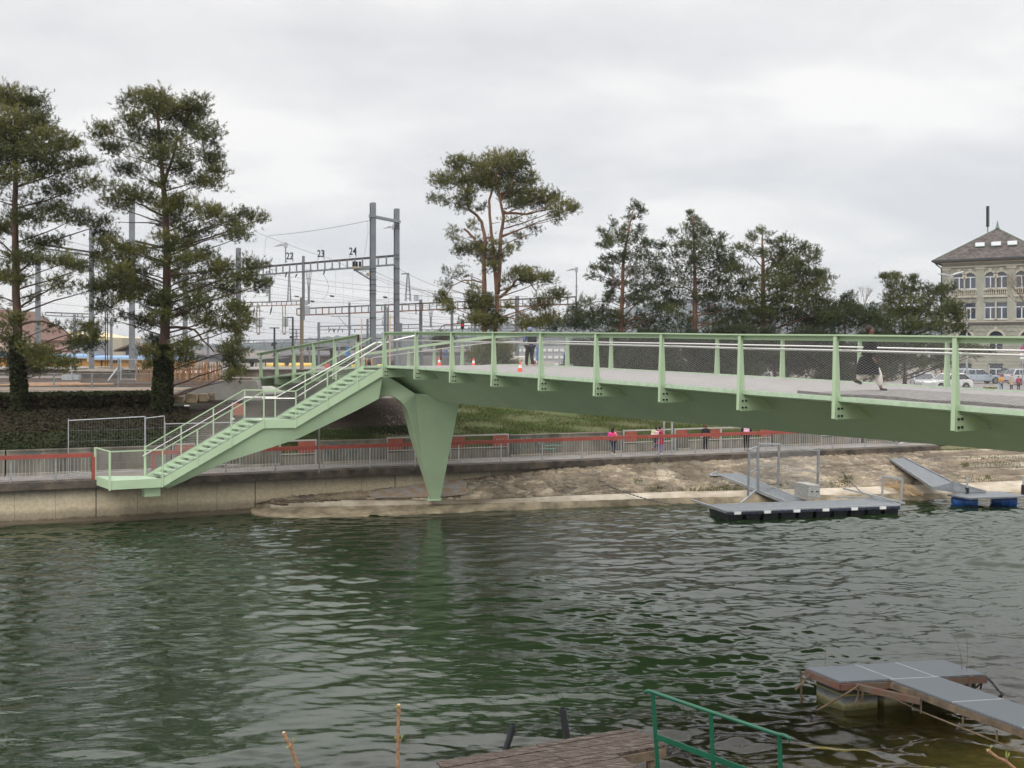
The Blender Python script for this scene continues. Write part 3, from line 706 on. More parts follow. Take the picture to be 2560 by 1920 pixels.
# lower landing platform, fascia plates
A_, B_, C_ = lnd; D_ = st(SL, SW-.03, 1.87)
def dz_(p, z): q = Vector(p); q.z += z; return q
m = MB(); pl = [A_, B_, C_, landing_back, D_]; m.prism([dz_(p, 0) for p in pl], [dz_(p, -.05) for p in pl]); m.build('lower_landing', GREEN_T, stair)
m = MB()
for a, b in ((A_, B_), (B_, C_)):
    m.bar(dz_(a, -.15), dz_(b, -.15), .03, .36)
m.build('landing_fascia', GREEN, stair)
m = MB(); cb = W(378, 1235, 41.3); cb.z = 1.32; m.box(cb, .62, .6, .36, rz=R(30)); m.build('support_box', GREEN, stair)
# stair railings
SH = 1.20
def stair_post(p, h=SH, dn=.34, wd=.055): 
    m = MB(); m.bar(dz_(p, -dn), dz_(p, h), wd, wd*.5, up=(0, 1, 0)); m.build('post', GREEN, stair)
for px_ in (893, 818, 739, 659, 577, 493, 406): stair_post(st(d_of(px_), -.02, zp(d_of(px_))))
for px_ in (840, 763, 688, 611.5, 533.5, 453): d = d_of(px_, SW+.02); stair_post(st(d, SW+.02, zp(d)), dn=.1)
stair_post(B_+Vector((-.02, -.02, 0)), SH, .36, .08); stair_post(C_, SH, .36, .08)
stair_post(st(SL-.0, SW+.02, 1.87), SH*1.05, .0, .09)
def poly_rail(pts, rad, name, m_, flat=None):
    m = MB()
    if flat:
        for a, b in zip(pts[:-1], pts[1:]): m.bar(a, b, flat[0], flat[1])
    else: m.tube(pts, rad, 8)
    m.build(name, m_, stair)
nr = [st(-.0, -.02, zp(0)+SH-.0), st(LA, -.02, ZM+SH), st(LB, -.02, ZM+SH), st(SL, -.02, 1.87+SH), dz_(B_, SH), dz_(C_, SH)]
poly_rail(nr, 0, 'top_rail', GREEN, (.05, .045))
fr_ = [st(-.35, SW+.02, zp(0)+SH-.03), st(LA, SW+.02, ZM+SH), st(LB, SW+.02, ZM+SH), st(SL, SW+.02, 1.87+SH)]
poly_rail(fr_, 0, 'top_rail', GREEN, (.05, .045))
hr = SH-.30; XA = st(SL+.02, SW+.02, 1.87)
poly_rail([st(-1.4, .10, zp(0)+hr+.38), st(-.3, .10, zp(0)+hr+.14), st(.1, .08, zp(0)+hr), st(LA, .08, ZM+hr), st(LB, .08, ZM+hr)], .022, 'handrail', INOX)
poly_rail([st(-.75, SW-.08, zp(0)+hr+.08), st(-.45, SW-.08, zp(0)+hr+.06), st(LA, SW-.08, ZM+hr), st(LB, SW-.08, ZM+hr), st(SL+.15, SW-.08, 1.80+hr)], .022, 'handrail', INOX)
def stair_net(d0, d1, off, h=SH-.05):
    def P(u, z): return st(d0+u, off, zp(d0+u)+.03+z)
    net('net_panel', P, d1-d0, h-.02, stair, vs=.075, slope=.62, r=.0019)
    m = MB(); m.tube([st(d0, off, zp(d0)+.05), st(d1, off, zp(d1)+.05)], .012, 5); m.build('net_bar', STEELD, stair)
for off in (.0, SW):
    for a, b in ((0.1, LA), (LA, LB), (LB, SL)): stair_net(a, b, off)
def Pl(A, B):
    L = (B-A).length
    net('net_panel', lambda u, z: dz_(A.lerp(B, u/L), .02+z), L, SH-.06, stair, vs=.075, slope=.62, r=.0019)
Pl(A_, B_); Pl(B_, C_)

# black clamps left on the open rail ends
for p in (dk(5, -.05, HR-.17), ):
    m = MB(); m.box(p, .13, .13, .3); m.build('end_clamp', BLACK, br)
# ---- abutment and stone blocks
ab = thing('abutment', 'light concrete abutment and sloping wing wall at the left end of the green bridge', 'abutment', dk(-.6, 1, -2))
e = dk(-.55, 0); m = MB(); 
p0, p1, p2 = W(426, 984, 54.5), W(536, 952, 54.0), W(640, 951, 53.2)
pts = [p0, p1, p2, W(655, 1000, 53.0), W(540, 1010, 54), W(430, 1000, 54.5)]
m.prism(pts, [q+Vector((.1, .45, 0)) for q in pts]); m.build('wing_wall', CONCL, ab)
m = MB(); m.hexa([dk(-.5, -.3, -2.2)+BD*0, dk(-.5, BW+.3, -2.2), dk(-1.2, BW+.3, -2.2), dk(-1.2, -.3, -2.2), dk(-.5, -.3, -.9), dk(-.5, BW+.3, -.9), dk(-1.2, BW+.3, -.12), dk(-1.2, -.3, -.12)]); m.build('bearing_block', CONCL, ab)
STN = mat('yellow_limestone', (0.36, 0.28, 0.18), 0.9, col2=(0.20, 0.155, 0.10), vscale=2.4, bump=0.6, bscale=5)
sr = random.Random(4)
blk = [(430, 462, 990, 1008), (463, 494, 982, 1009), (495, 520, 984, 1006), (521, 539, 981, 993), (521, 538, 994, 1003), (424, 445, 983, 991)]
for i, (a, b, c_, d_) in enumerate(blk):
    D = 51.5; m = MB(); P_ = [W(a, d_, D), W(b, d_-1, D-.2), W(b-1, d_-1, D+.7), W(a, d_, D+.8), W(a+1, c_, D+.05), W(b-1, c_+1, D-.1), W(b-2, c_, D+.7), W(a+1, c_, D+.8)]
    m.hexa([p+Vector((sr.uniform(-.03, .03),)*3) for p in P_])
    o = m.build('stone_block', STN); bv = o.modifiers.new('b', 'BEVEL'); bv.width = .05; bv.segments = 2
    tag(o, ['large yellow limestone block at the left end of the stacked row', 'tallest yellow limestone block in the middle of the row', 'squarish yellow limestone block right of the tallest one', 'small upper block at the right end of the stone row', 'small lower block at the right end of the stone row', 'thin block lying on top at the left of the stone row'][i], 'stone block', 'limestone blocks below the wing wall')
# ================================================================== PATH FURNITURE
def rail_section(uA, uB, label, end_posts=True, posts_px=None):
    r = thing('path_railing', label, 'railing', U((uA+uB)/2, .05, 1.76), 'railings along the riverside path')
    top = 2.86
    m = MB(); nn = max(1, int((uB-uA)/4.2))
    for i in range(nn):
        a = lerp(uA, uB, i/nn); b = lerp(uA, uB, (i+1)/nn)-.008
        m.hexa([U(a, .0, top-.17), U(b, .0, top-.17), U(b, .06, top-.17), U(a, .06, top-.17), U(a, .0, top), U(b, .0, top), U(b, .06, top), U(a, .06, top)])
    m.build('handrail', REDP, r)
    return r, top
def rail_full(uA, uB, label, posts):
    r, top = rail_section(uA, uB, label)
    for u in posts:
        m = MB(); m.bar(U(u, .075, 1.70), U(u, .075, top-.02), .075, .02, up=SN); m.build('post', STEEL, r)
    ps = sorted(posts)
    for a, b in zip(ps[:-1], ps[1:]):
        m = MB(); m.bar(U(a, .06, 1.90), U(b, .06, 1.90), .03, .02)
        n = int((b-a)/.135)
        for i in range(1, n):
            u = lerp(a, b, i/n); m.bar(U(u, .06, 1.90), U(u, .06, top-.1), .017, .017, up=(0, 1, 0))
        m.build('baluster_panel', STEEL, r)
    return r
uEndL = PN(238, .05)[0]
r = rail_full(-52, uEndL-.05, 'red-topped grey bar railing on the path left of the stair landing', [uEndL-.08-.02-1.62*i for i in range(20)][0:1]+[PN(139, .05)[0]-1.62*i*1.03 for i in range(18)])
m = MB(); m.hexa([U(uEndL-.14, .0, 1.75), U(uEndL, .0, 1.75), U(uEndL, .06, 1.75), U(uEndL-.14, .06, 1.75), U(uEndL-.14, .0, 2.69), U(uEndL, .0, 2.69), U(uEndL, .06, 2.69), U(uEndL-.14, .06, 2.69)]); m.build('end_post', REDP, r)
uS = PN(378, .05)[0]; uE = PN(2330, .05)[0]
pp = [PN(x, .05)[0] for x in (1147, 1254, 1356)]; pit = (pp[2]-pp[0])/2
posts = [pp[0]+pit*i for i in range(-9, 30) if uS+.1 < pp[0]+pit*i < uE]
r = rail_full(uS, uE, 'long red-topped grey bar railing on the path right of the stair landing', posts)
m = MB(); m.hexa([U(uS, .0, 1.75), U(uS+.14, .0, 1.75), U(uS+.14, .06, 1.75), U(uS, .06, 1.75), U(uS, .0, 2.69), U(uS+.14, .0, 2.69), U(uS+.14, .06, 2.69), U(uS, .06, 2.69)]); m.build('end_post', REDP, r)

# retaining walls behind the path and steel barriers with red panels between them
RW = mat('weathered_wall', (0.23, 0.21, 0.17), 0.9, col2=(0.085, 0.078, 0.06), vscale=1.1, bump=0.35, bscale=10, stretch=(1, 1, .35))
walls = [(-500, 12, 'far left'), (16, 228, 'with faint blue scrawl left of the mesh fence panels'), (231, 427, 'seen through the stair landing railing'), (560, 700, 'low piece under the stair flight'), (795, 965, 'just left of the green pier, marked with graffiti'), (1274, 1556, 'right of the pier with teal graffiti letters'), (1692, 1722, 'short piece behind the dark-haired walkers'), (1932, 2052, 'tall piece stained yellow-brown above the grey gate'), (2160, 2420, 'last piece at the right end of the path')]
for i, (a, b, lb) in enumerate(walls):
    ua, ub = PN(a, 2.3)[0], PN(b, 2.3)[0]; h = 2.86 if i not in (3, 6) else 2.62
    wt = thing('retaining_wall', 'weathered concrete wall beside the path, '+lb, 'wall', U((ua+ub)/2, 2.3, 1.76), 'concrete walls behind the path')
    m = MB(); m.hexa([U(ua, 2.28, 1.7), U(ub, 2.28, 1.7), U(ub, 2.52, 1.7), U(ua, 2.52, 1.7), U(ua, 2.30, h-.06), U(ub, 2.30, h-.06), U(ub, 2.52, h-.06), U(ua, 2.52, h-.06)]); m.build('wall_panel', RW, wt)
    m = MB(); m.hexa([U(ua, 2.27, h-.06), U(ub, 2.27, h-.06), U(ub, 2.54, h-.06), U(ua, 2.54, h-.06), U(ua, 2.27, h), U(ub, 2.27, h), U(ub, 2.54, h), U(ua, 2.54, h)]); m.build('cap', RW, wt)
    m = MB(); m.hexa([U(ua, 2.1, 1.74), U(ub, 2.1, 1.74), U(ub, 2.28, 1.74), U(ua, 2.28, 1.74), U(ua, 2.12, 1.86), U(ub, 2.12, 1.86), U(ub, 2.28, 1.88), U(ua, 2.28, 1.88)]); m.build('plinth', CONC, wt)
    walls[i] = (ua, ub, wt)
def strokes(parent, n, lines, col, wd=.035, name='graffiti'):
    mm = mat(name+'_'+col[0], col[1], 0.7); m = MB()
    for L in lines:
        pts = [U(PN(x, n)[0], n-.006, PN(x, n, y)[1]) for x, y in L]
        for a, b in zip(pts[:-1], pts[1:]): m.bar(a, b, .006, wd, up=(0, 0, 1)) if abs(b.z-a.z) < abs(b.x-a.x) else m.bar(a, b, wd, .006, up=SN)
    m.build(name, mm, parent)
TEAL = ('teal', (0.02, 0.11, 0.13)); MINTG = ('mint', (0.22, 0.50, 0.40)); BLU = ('blue', (0.03, 0.10, 0.13))
# letters on the wall right of the pier
z = lambda L: [(1120+x/7.373, 1080+y/7.373) for x, y in L]
strokes(walls[5][2], 2.29, [z(L) for L in ([(1275, 150), (1285, 95), (1310, 85), (1340, 120), (1335, 230)], [(1280, 230), (1330, 300)], [(1440, 110), (1400, 170), (1385, 250), (1430, 300)], [(1430, 300), (1465, 260), (1460, 110)], [(1485, 300), (1510, 240)], [(1545, 260), (1545, 95), (1580, 120), (1600, 85), (1625, 110), (1620, 250)], [(1640, 230), (1650, 110), (1700, 80), (1740, 110), (1700, 150)], [(1640, 250), (1690, 275)], [(1775, 95), (1778, 150)], [(1280, 300), (1340, 290)])], TEAL)
strokes(walls[5][2], 2.288, [z(L) for L in ([(1350, 100), (1330, 290)], [(1470, 90), (1420, 200)], [(1660, 210), (1700, 180)], [(1780, 250), (1950, 240), (2080, 245)], [(1700, 310), (1790, 295), (1850, 310), (1990, 300)], [(1940, 330), (1960, 380)])], MINTG, .03)
z2 = lambda L: [(800+x/4.424, 900+y/4.424) for x, y in L]
strokes(walls[4][2], 2.29, [z2(L) for L in ([(75, 905), (110, 935), (180, 940)], [(120, 910), (150, 930), (240, 935), (300, 935), (390, 920)], [(215, 905), (280, 905)], [(80, 1000), (100, 1060), (90, 1010)], [(110, 1000), (120, 1060), (180, 1070), (200, 1010)], [(210, 1060), (225, 1000), (260, 1010)], [(250, 1070), (290, 1080), (320, 1000)], [(320, 1000), (360, 1060), (350, 1090)], [(380, 990), (330, 1060)], [(380, 1010), (420, 1030)])], BLU)
z3 = lambda L: [(x/3.16, 680+y/3.16) for x, y in L]
strokes(walls[1][2], 2.29, [z3(L) for L in ([(215, 1490), (210, 1430), (240, 1410), (265, 1440), (250, 1460)], [(285, 1420), (330, 1480)], [(330, 1415), (285, 1470)], [(350, 1420), (370, 1400)], [(380, 1440), (410, 1440)], [(385, 1440), (395, 1480)], [(300, 1490), (330, 1480)])], BLU, .028)
barr = [(432, 486, [(437, 482)], ''), (700, 790, [(745, 787)], ''), (968, 1125, [(971, 1008)], ''), (1126, 1270, [(1128, 1162), (1232, 1268)], ''), (1559, 1680, [(1563, 1592)], ''), (1688, 1800, [(1690, 1718), (1776, 1800)], ''), (1803, 1926, [(1900, 1926)], ''), (2052, 2150, [(2054, 2082)], '')]
lbs = ['short steel frame with a red panel behind the stair foot', 'steel frame with a small red panel under the upper stair flight', 'steel frame with red panel directly left of the pier', 'steel frame with two red panels directly right of the pier', 'steel frame with one red panel behind the child in pink', 'steel frame with two red panels behind the fur-hooded child', 'steel frame ending in a red panel behind the child with the pale pink backpack', 'steel frame with red panel near the right end of the path']
for (a, b, pans, _), lb in zip(barr, lbs):
    ua, ub = PN(a, 2.35)[0], PN(b, 2.35)[0]
    t_ = thing('panel_barrier', lb, 'barrier', U((ua+ub)/2, 2.35, 1.76), 'steel barriers with red panels')
    m = MB(); m.bar(U(ua, 2.35, 2.90), U(ub, 2.35, 2.90), .06, .07)
    for u in (ua, ub): m.bar(U(u, 2.35, 1.76), U(u, 2.35, 2.93), .06, .06, up=SN)
    m.bar(U(ua, 2.35, 2.28), U(ub, 2.35, 2.28), .04, .05); m.build('frame', CONCL, t_)
    for (p, q) in pans:
        u0, u1 = PN(p, 2.33)[0], PN(q, 2.33)[0]
        m = MB(); m.hexa([U(u0, 2.31, 2.33), U(u1, 2.31, 2.33), U(u1, 2.34, 2.33), U(u0, 2.34, 2.33), U(u0, 2.31, 2.85), U(u1, 2.31, 2.85), U(u1, 2.34, 2.85), U(u0, 2.34, 2.85)]); pn = m.build('red_panel', ORNG, t_)
    m = MB(); m.hexa([U(ua, 2.40, 1.76), U(ub, 2.40, 1.76), U(ub, 2.6, 1.76), U(ua, 2.6, 1.76), U(ua, 2.40, 2.18), U(ub, 2.40, 2.18), U(ub, 2.6, 2.18), U(ua, 2.6, 2.18)]); m.build('low_wall', CONC, t_)
# pale scratched tag on a red panel
for o in list(bpy.data.objects):
    if o.name.startswith('panel_barrier') and o.get('label', '').startswith('steel frame with two red panels directly right'):
        mm = MB()
        for L in ([(890, 160), (893, 120), (915, 160), (930, 130)], [(935, 165), (950, 120)], [(955, 160), (975, 130)], [(985, 130), (1010, 120), (1020, 140), (1000, 160)]):
            pts = [U(PN(x, 2.30)[0], 2.30, PN(x, 2.30, y)[1]) for x, y in z(L)]
            for a, b in zip(pts[:-1], pts[1:]): mm.bar(a, b, .015, .02)
        mm.build('scratched_tag', CONCL, o)
# red board on posts behind the mid landing
t_ = thing('red_board', 'orange-red square board on grey posts behind the stair mid landing', 'board', W(596, 1060, 45.5))
m = MB(); a = W(583, 1038, 45.6); b = W(609, 1008, 45.6); m.box((a+b)/2, b.x-a.x, .04, b.z-a.z); m.build('board', ORNG, t_)
m = MB(); 
for x in (581, 611): m.bar(W(x, 1080, 45.64), W(x, 1006, 45.64), .06, .06, up=(0, 1, 0))
m.build('post', STEEL, t_)

# mobile mesh fence panels standing on the path
def fence_panel(pa, pb, n, h, label, tilt=0):
    ua, ub = PN(pa, n)[0], PN(pb, n)[0]; t_ = thing('mesh_fence_panel', label, 'fence panel', U((ua+ub)/2, n, 1.76), 'mobile construction fence panels')
    m = MB()
    for u in (ua, ub): m.tube([U(u, n, 1.72), U(u, n, 1.76+h+.08)], .022, 8)
    m.tube([U(ua, n, 1.76+h), U(ub, n, 1.76+h+tilt)], .022, 8); m.tube([U(ua, n, 1.95), U(ub, n, 1.95)], .018, 6)
    m.build('frame', STEEL, t_)
    m = MB(); L = ub-ua; k = int(L/.10)
    for i in range(1, k): u = lerp(ua, ub, i/k); m.bar(U(u, n, 1.95), U(u, n, 1.76+h), .0035, .0035, up=(0, 1, 0))
    for zz in (2.35, 2.8, 3.3, 3.75): m.bar(U(ua, n, zz), U(ub, n, zz), .007, .007)
    m.build('mesh', STEELD, t_)
    return t_
fence_panel(171, 362, .75, 2.42, 'left mobile mesh fence panel standing on the path', .1)
fence_panel(364, 411, 1.2, 2.42, 'narrow mesh fence panel right beside the left one', .08)
fence_panel(413, 600, 1.9, 2.10, 'mesh fence panel behind the lower stair flight')
# thin grey pole behind the arch
m = MB(); m.tube([W(798, 1182, 43.6), W(798, 1062, 43.6)], .03, 8)
t_ = m.build('slim_pole', STEELD); tag(t_, 'thin dark pole standing on the path under the stair arch', 'pole')
# grey post at path between walkers
for i, (x, y0, y1) in enumerate(((1660, 1098, 1054), (1680, 1132, 1055))):
    m = MB(); m.tube([W(x, y0, 51.6), W(x, y1, 51.6)], .06 if i else .05, 8); t_ = m.build('grey_post', STEEL); tag(t_, ['short grey post just right of the child in dark red', 'taller grey square post between the walking children'][i], 'post')

# driftwood on the ledge
DW = mat('driftwood', (0.09, 0.062, 0.038), 0.9, var=0.4, vscale=6)
m = MB(); r_ = random.Random(5)
m.tube([WZ(672, 1257, .52), WZ(690, 1259, .60), WZ(706, 1261, .60), WZ(720, 1262, .52)], [.04, .07, .06, .03], 6)
for i in range(70):
    x = r_.uniform(700, 850); y = interp(x, [700, 850], [1257, 1251])+r_.uniform(-2, 2); p = WZ(x, y, .50+r_.uniform(0, .06)); a = r_.uniform(0, 3.14); l = r_.uniform(.1, .35)
    d = Vector((math.cos(a), math.sin(a)*.5, r_.uniform(-.1, .15)))*l; m.tube([p-d, p+d], r_.uniform(.006, .016), 4)
tag(m.build('driftwood', DW), 'brown driftwood and twigs washed onto the ledge left of the pier', 'driftwood')
m = MB()
for i in range(60):
    x = r_.uniform(2195, 2250); p = WZ(x, 1214+r_.uniform(-2, 6), .55); a = r_.uniform(-.6, .6); m.tube([p, p+Vector((math.cos(a)*.5, -.4*r_.random(), -.1+.3*r_.random())), p+Vector((math.cos(a)*.9, -.7, -.28))], .012, 4)
tag(m.build('dead_reeds', mat('dead_reed', (0.42, 0.30, 0.17), 0.9, var=.25)), 'tuft of dead reeds hanging over the ledge behind the pontoon', 'reeds')

# ================================================================== PONTOONS
GRAT = mat('grey_grating', (0.17, 0.185, 0.20), 0.6, 0.3, var=0.12, vscale=4, bump=0.5, bscale=90)
FLOATM = mat('black_float', (0.015, 0.016, 0.02), 0.5, var=.3)
pt = thing('pontoon', 'long grey grated floating pontoon on black floats moored below the stone slope', 'pontoon', WZ(2020, 1280, .1))
zP = .42
c4 = [WZ(1815.3, 1278, zP), WZ(2250, 1262.6, zP), WZ(2207, 1247.8, zP), WZ(1771, 1262.8, zP)]
NLp, NRp, FRp, FLp = c4
m = MB(); m.hexa([p+Vector((0, 0, -.05)) for p in c4]+c4); m.build('deck', GRAT, pt)
m = MB()
for a, b in zip(c4, c4[1:]+c4[:1]): m.bar(a+Vector((0, 0, -.03)), b+Vector((0, 0, -.03)), .05, .12)
m.build('edge_frame', STEEL, pt)
n_ = 24
for i in range(n_):
    a = NLp.lerp(NRp, (i+.06)/n_); b = NLp.lerp(NRp, (i+.94)/n_)
    m = MB(); m.bar(a+Vector((0, -.04, -.09)), b+Vector((0, -.04, -.09)), .05, .11); m.build('fender_block', (WHITE if i % 4 == 1 else mat('navy_rubber', (.02, .025, .05), .5)), pt)
for i in range(10):
    t0, t1 = (i+.02)/10, (i+.98)/10; a = NLp.lerp(NRp, t0)+Vector((.1, .1, 0)); b = NLp.lerp(NRp, t1)+Vector((0, .1, 0)); c_ = FLp.lerp(FRp, t1); d_ = FLp.lerp(FRp, t0)
    ztop = -.15; zb = -.55; mrk = [(.06, -.28), (0, -.3)]
    ins = lambda p, q, f: p.lerp(q, f)
    m = MB(); top = [Vector((p.x, p.y, zP+ztop)) for p in (a, b, c_, d_)]; cc = sum(top, Vector())/4
    bot = [Vector((lerp(p.x, cc.x, .12), lerp(p.y, cc.y, .12), zP+zb)) for p in top]; m.hexa(bot+top)
    m.build('float', FLOATM, pt)
# mooring arms
m = MB(); m.bar(WZ(1729, 1250, .55), WZ(1772, 1264, .43), .07, .07); m.bar(WZ(2108, 1221, .75), WZ(2262, 1258, .45), .07, .07); m.bar(WZ(2090, 1242, .45), WZ(2207, 1246, .45), .06, .06); m.build('mooring_arm', STEEL, pt)
# hoop at the right end
m = MB(); D1, D2 = 46.0, 45.2
hp = [W(2205, 1247, D1), W(2208, 1189, D1), W(2256, 1198, D2), W(2251, 1260, D2)]
for a, b in zip(hp[:-1], hp[1:]): m.bar(a, b, .075, .075, up=(0, 1, 0))
m.build('hoop_rail', STEEL, pt)
# aluminium box
AL_ = mat('chequer_aluminium', (0.52, 0.52, 0.50), 0.35, 0.6, var=.35, vscale=16, bump=.6, bscale=30)
bx_ = thing('storage_box', 'silver chequer-plate storage box standing on the long pontoon', 'storage box', W(2018, 1250, 45.2))
b0 = [W(1986, 1243, 46.3), W(2021, 1252, 45.0), W(2050, 1252, 45.25), W(2016, 1243, 46.6)]
hz_ = .64; tp_ = [p+Vector((0, 0, hz_)) for p in b0]
m = MB(); m.hexa([Vector((p.x, p.y, zP+.005)) for p in b0]+tp_); m.build('body', AL_, bx_)
m = MB(); cc = sum(tp_, Vector())/4; lid = [cc+(p-cc)*1.05 for p in tp_]; m.hexa([p+Vector((0, 0, .003)) for p in lid]+[p+Vector((0, 0, .07)) for p in lid]); m.build('lid', AL_, bx_)
m = MB()
for f in (.3, .75):
    q = b0[1].lerp(b0[2], f)+Vector((.0, -.02, .42)); m.box(q, .12, .03, .05)
m.build('latch', DARK, bx_)
# gangway to the slope
gw = thing('gangway', 'grey grated gangway sloping from the stone slope to the long pontoon', 'gangway', W(1900, 1220, 46))
g4 = [onslope(1793, 1190)+Vector((0, -.05, .12)), onslope(1845, 1188)+Vector((0, -.05, .12)), W(2015, 1252, 45.6), W(1966, 1254, 45.5)]
m = MB(); m.hexa([p+Vector((0, 0, -.06)) for p in g4]+g4); m.build('deck', GRAT, gw)
m = MB(); 
for a, b in ((g4[0], g4[3]), (g4[1], g4[2])): m.bar(a+Vector((0, 0, -.05)), b+Vector((0, 0, -.05)), .05, .15)
m.build('side_beam', STEEL, gw)
m = MB(); h0 = g4[0]+Vector((-.05, 0, .02)); m.box(h0+Vector((-.1, 0, -.08)), .5, .5, .04); m.bar(h0+Vector((-.3, 0, -.08)), h0+Vector((.05, 0, .1)), .1, .1); m.build('hinge_plate', STEEL, gw)
# gate with mesh side wings on the gangway
gt = thing('gangway_gate', 'grey steel gate frame with mesh wings standing across the gangway', 'gate', W(1895, 1226, 46.9))
gD = 46.9
m = MB()
for x, yb, yt, D, wd in ((1895, 1226, 1108, gD, .11), (1945, 1224, 1110, gD+.4, .10), (1870, 1243, 1124, gD-.5, .09), (2044, 1219, 1120, gD+.9, .10)):
    m.bar(W(x, yb, D), W(x+3 if x != 1895 else x, yt, D), wd, wd, up=(0, 1, 0))
m.build('post', STEELD, gt)
m = MB()
m.bar(W(1895, 1109, gD), W(1950, 1110, gD+.4), .08, .07); m.bar(W(1872, 1124, gD-.5), W(1893, 1116, gD), .05, .05); m.bar(W(1953, 1116, gD+.4), W(2045, 1127, gD+.9), .045, .045)
m.bar(W(1953, 1170, gD+.4), W(2045, 1181, gD+.9), .035, .035); m.bar(W(1875, 1181, gD-.5), W(1893, 1170, gD), .035, .035)
m.bar(W(1890, 1226, gD), W(1852, 1258, gD-1.2), .06, .06); m.bar(W(1868, 1240, gD-.5), W(1893, 1224, gD), .05, .05); m.bar(W(1893, 1228, gD), W(1985, 1252, gD-.9), .06, .06)
m.build('brace', STEEL, gt)
m = MB(); m.bar(W(1901, 1164, gD), W(1943, 1164, gD+.4), .03, .03); m.bar(W(1901, 1219, gD), W(1940, 1219, gD+.4), .03, .03); m.build('gate_leaf', STEEL, gt)
def gmesh(a, b, c_, d_, step=.05):
    m = MB(); n = int((b-a).length/step); k = int((d_-a).length/step)
    for i in range(n+1): p = a.lerp(b, i/n); q = d_.lerp(c_, i/n); m.bar(p, q, .005, .005, up=(0, 1, 0))
    for i in range(k+1): p = a.lerp(d_, i/k); q = b.lerp(c_, i/k); m.bar(p, q, .005, .005)
    m.build('mesh', STEEL, gt)
gmesh(W(1953, 1228, gD+.4), W(2040, 1231, gD+.9), W(2045, 1127, gD+.9), W(1953, 1116, gD+.4))
gmesh(W(1873, 1236, gD-.5), W(1893, 1222, gD), W(1893, 1116, gD), W(1873, 1124, gD-.5))
gmesh(W(1901, 1219, gD), W(1940, 1219, gD+.4), W(1943, 1112, gD+.4), W(1901, 1110, gD), .06)
# mooring chains
CH = mat('chain_steel', (0.12, 0.125, 0.13), 0.5, .5)
def chain(pts, label, r=.02, D=None, links=True):
    m = MB(); P_ = pts
    dense = []
    for i in range(len(P_)-1):
        n = max(2, int((P_[i+1]-P_[i]).length/.09))
        for j in range(n): dense.append(P_[i].lerp(P_[i+1], j/n))
    for i in range(len(dense)-1):
        a, b = dense[i], dense[i+1]; d = b-a
        m.bar(a-d*.1, b+d*.1, .05 if i % 2 else .018, .018 if i % 2 else .05)
    tag(m.build('mooring_chain', CH), label, 'chain', 'mooring chains')
chain([onslope(1497, 1202)+Vector((0, 0, .05)), W(1520, 1214, 47.0), W(1560, 1230, 46.3), W(1600, 1243, 45.9), W(1640, 1254, 45.6), W(1680, 1261, 45.4), W(1730, 1264, 45.4), W(1771, 1265, 45.5)], 'chain running from the slope to the left end of the long pontoon')
chain([onslope(2105, 1180)+Vector((0, 0, .05)), W(2130, 1208, 48.2), W(2150, 1228, 47.6), W(2190, 1247, 46.2)], 'chain running from the slope to the right end of the long pontoon')

# second landing stage, far right
g2 = thing('gangway', 'weathered grated ramp bending down the slope to the blue-barrel raft', 'gangway', WZ(2300, 1190, 1))
top = [onslope(2220, 1150)+Vector((0, 0, .12)), onslope(2260, 1150)+Vector((0, 0, .12))]
r1 = [W(2325, 1216, 49.6), W(2330, 1200, 50.2)]
a0, a1 = onslope(2222, 1154)+Vector((0, -.1, .15)), onslope(2259, 1152)+Vector((0, -.1, .15)); b0_, b1_ = WZ(2330, 1219, .95), WZ(2380, 1206, 1.0); c0, c1 = WZ(2385, 1229, .60), WZ(2465, 1230, .58)
m = MB(); m.hexa([p+Vector((0, 0, -.06)) for p in (a0, a1, b1_, b0_)]+[a0, a1, b1_, b0_]); m.hexa([p+Vector((0, 0, -.06)) for p in (b0_, b1_, c1, c0)]+[b0_, b1_, c1, c0]); m.build('deck', GRAT, g2)
m = MB(); m.bar(a0, b0_, .05, .12); m.bar(a1, b1_, .05, .12); m.bar(b0_, c0, .05, .12); m.bar(b1_, c1, .05, .12); m.build('side_beam', STEELD, g2)
rf = thing('raft', 'grey-decked raft floating on blue barrels at the right edge', 'raft', WZ(2460, 1245, .1))
zR = .50; q4 = [WZ(2368, 1236, zR), WZ(2425, 1245, zR), WZ(2575, 1240, zR), WZ(2500, 1228, zR)]
m = MB(); m.hexa([p+Vector((0, 0, -.07)) for p in q4]+q4); m.build('deck', GRAT, rf)
BLU_ = mat('blue_plastic', (0.015, 0.085, 0.32), 0.35, var=.2)
for a, b in (((2380, 1252), (2443, 1254)), ((2478, 1250), (2541, 1252))):
    m = MB(); p, q = WZ(a[0], a[1], .2), WZ(b[0], b[1], .2)
    pts = [p.lerp(q, x) for x in (0, .04, .33, .36, .39, .64, .67, .70, .96, 1)]; m.tube(pts, [.22, .27, .28, .30, .28, .28, .30, .28, .27, .22], 14); m.build('barrel', BLU_, rf, smooth=True)
for x, y0, y1 in ((2417, 1258, 1195), (2558, 1245, 1190)): m = MB(); m.tube([W(x, y0, 46.3), W(x+1, y1, 46.3)], .05, 8); m.build('pile', STEEL, rf)
for x, y0, y1 in ((2417, 1242, 1219), (2557, 1236, 1212)): m = MB(); m.tube([W(x, y0, 46.28), W(x+1, y1, 46.28)], .085, 8); m.build('rubber_sleeve', BLACK, rf)
m = MB(); p = W(2462, 1230, 47.6); m.tube([p, p+Vector((.45, 0, .0))], .06, 8); tag(m.build('rolled_mat', mat('beige_roll', (.35, .31, .25), .9)), 'small beige roll lying on the raft deck', 'roll')

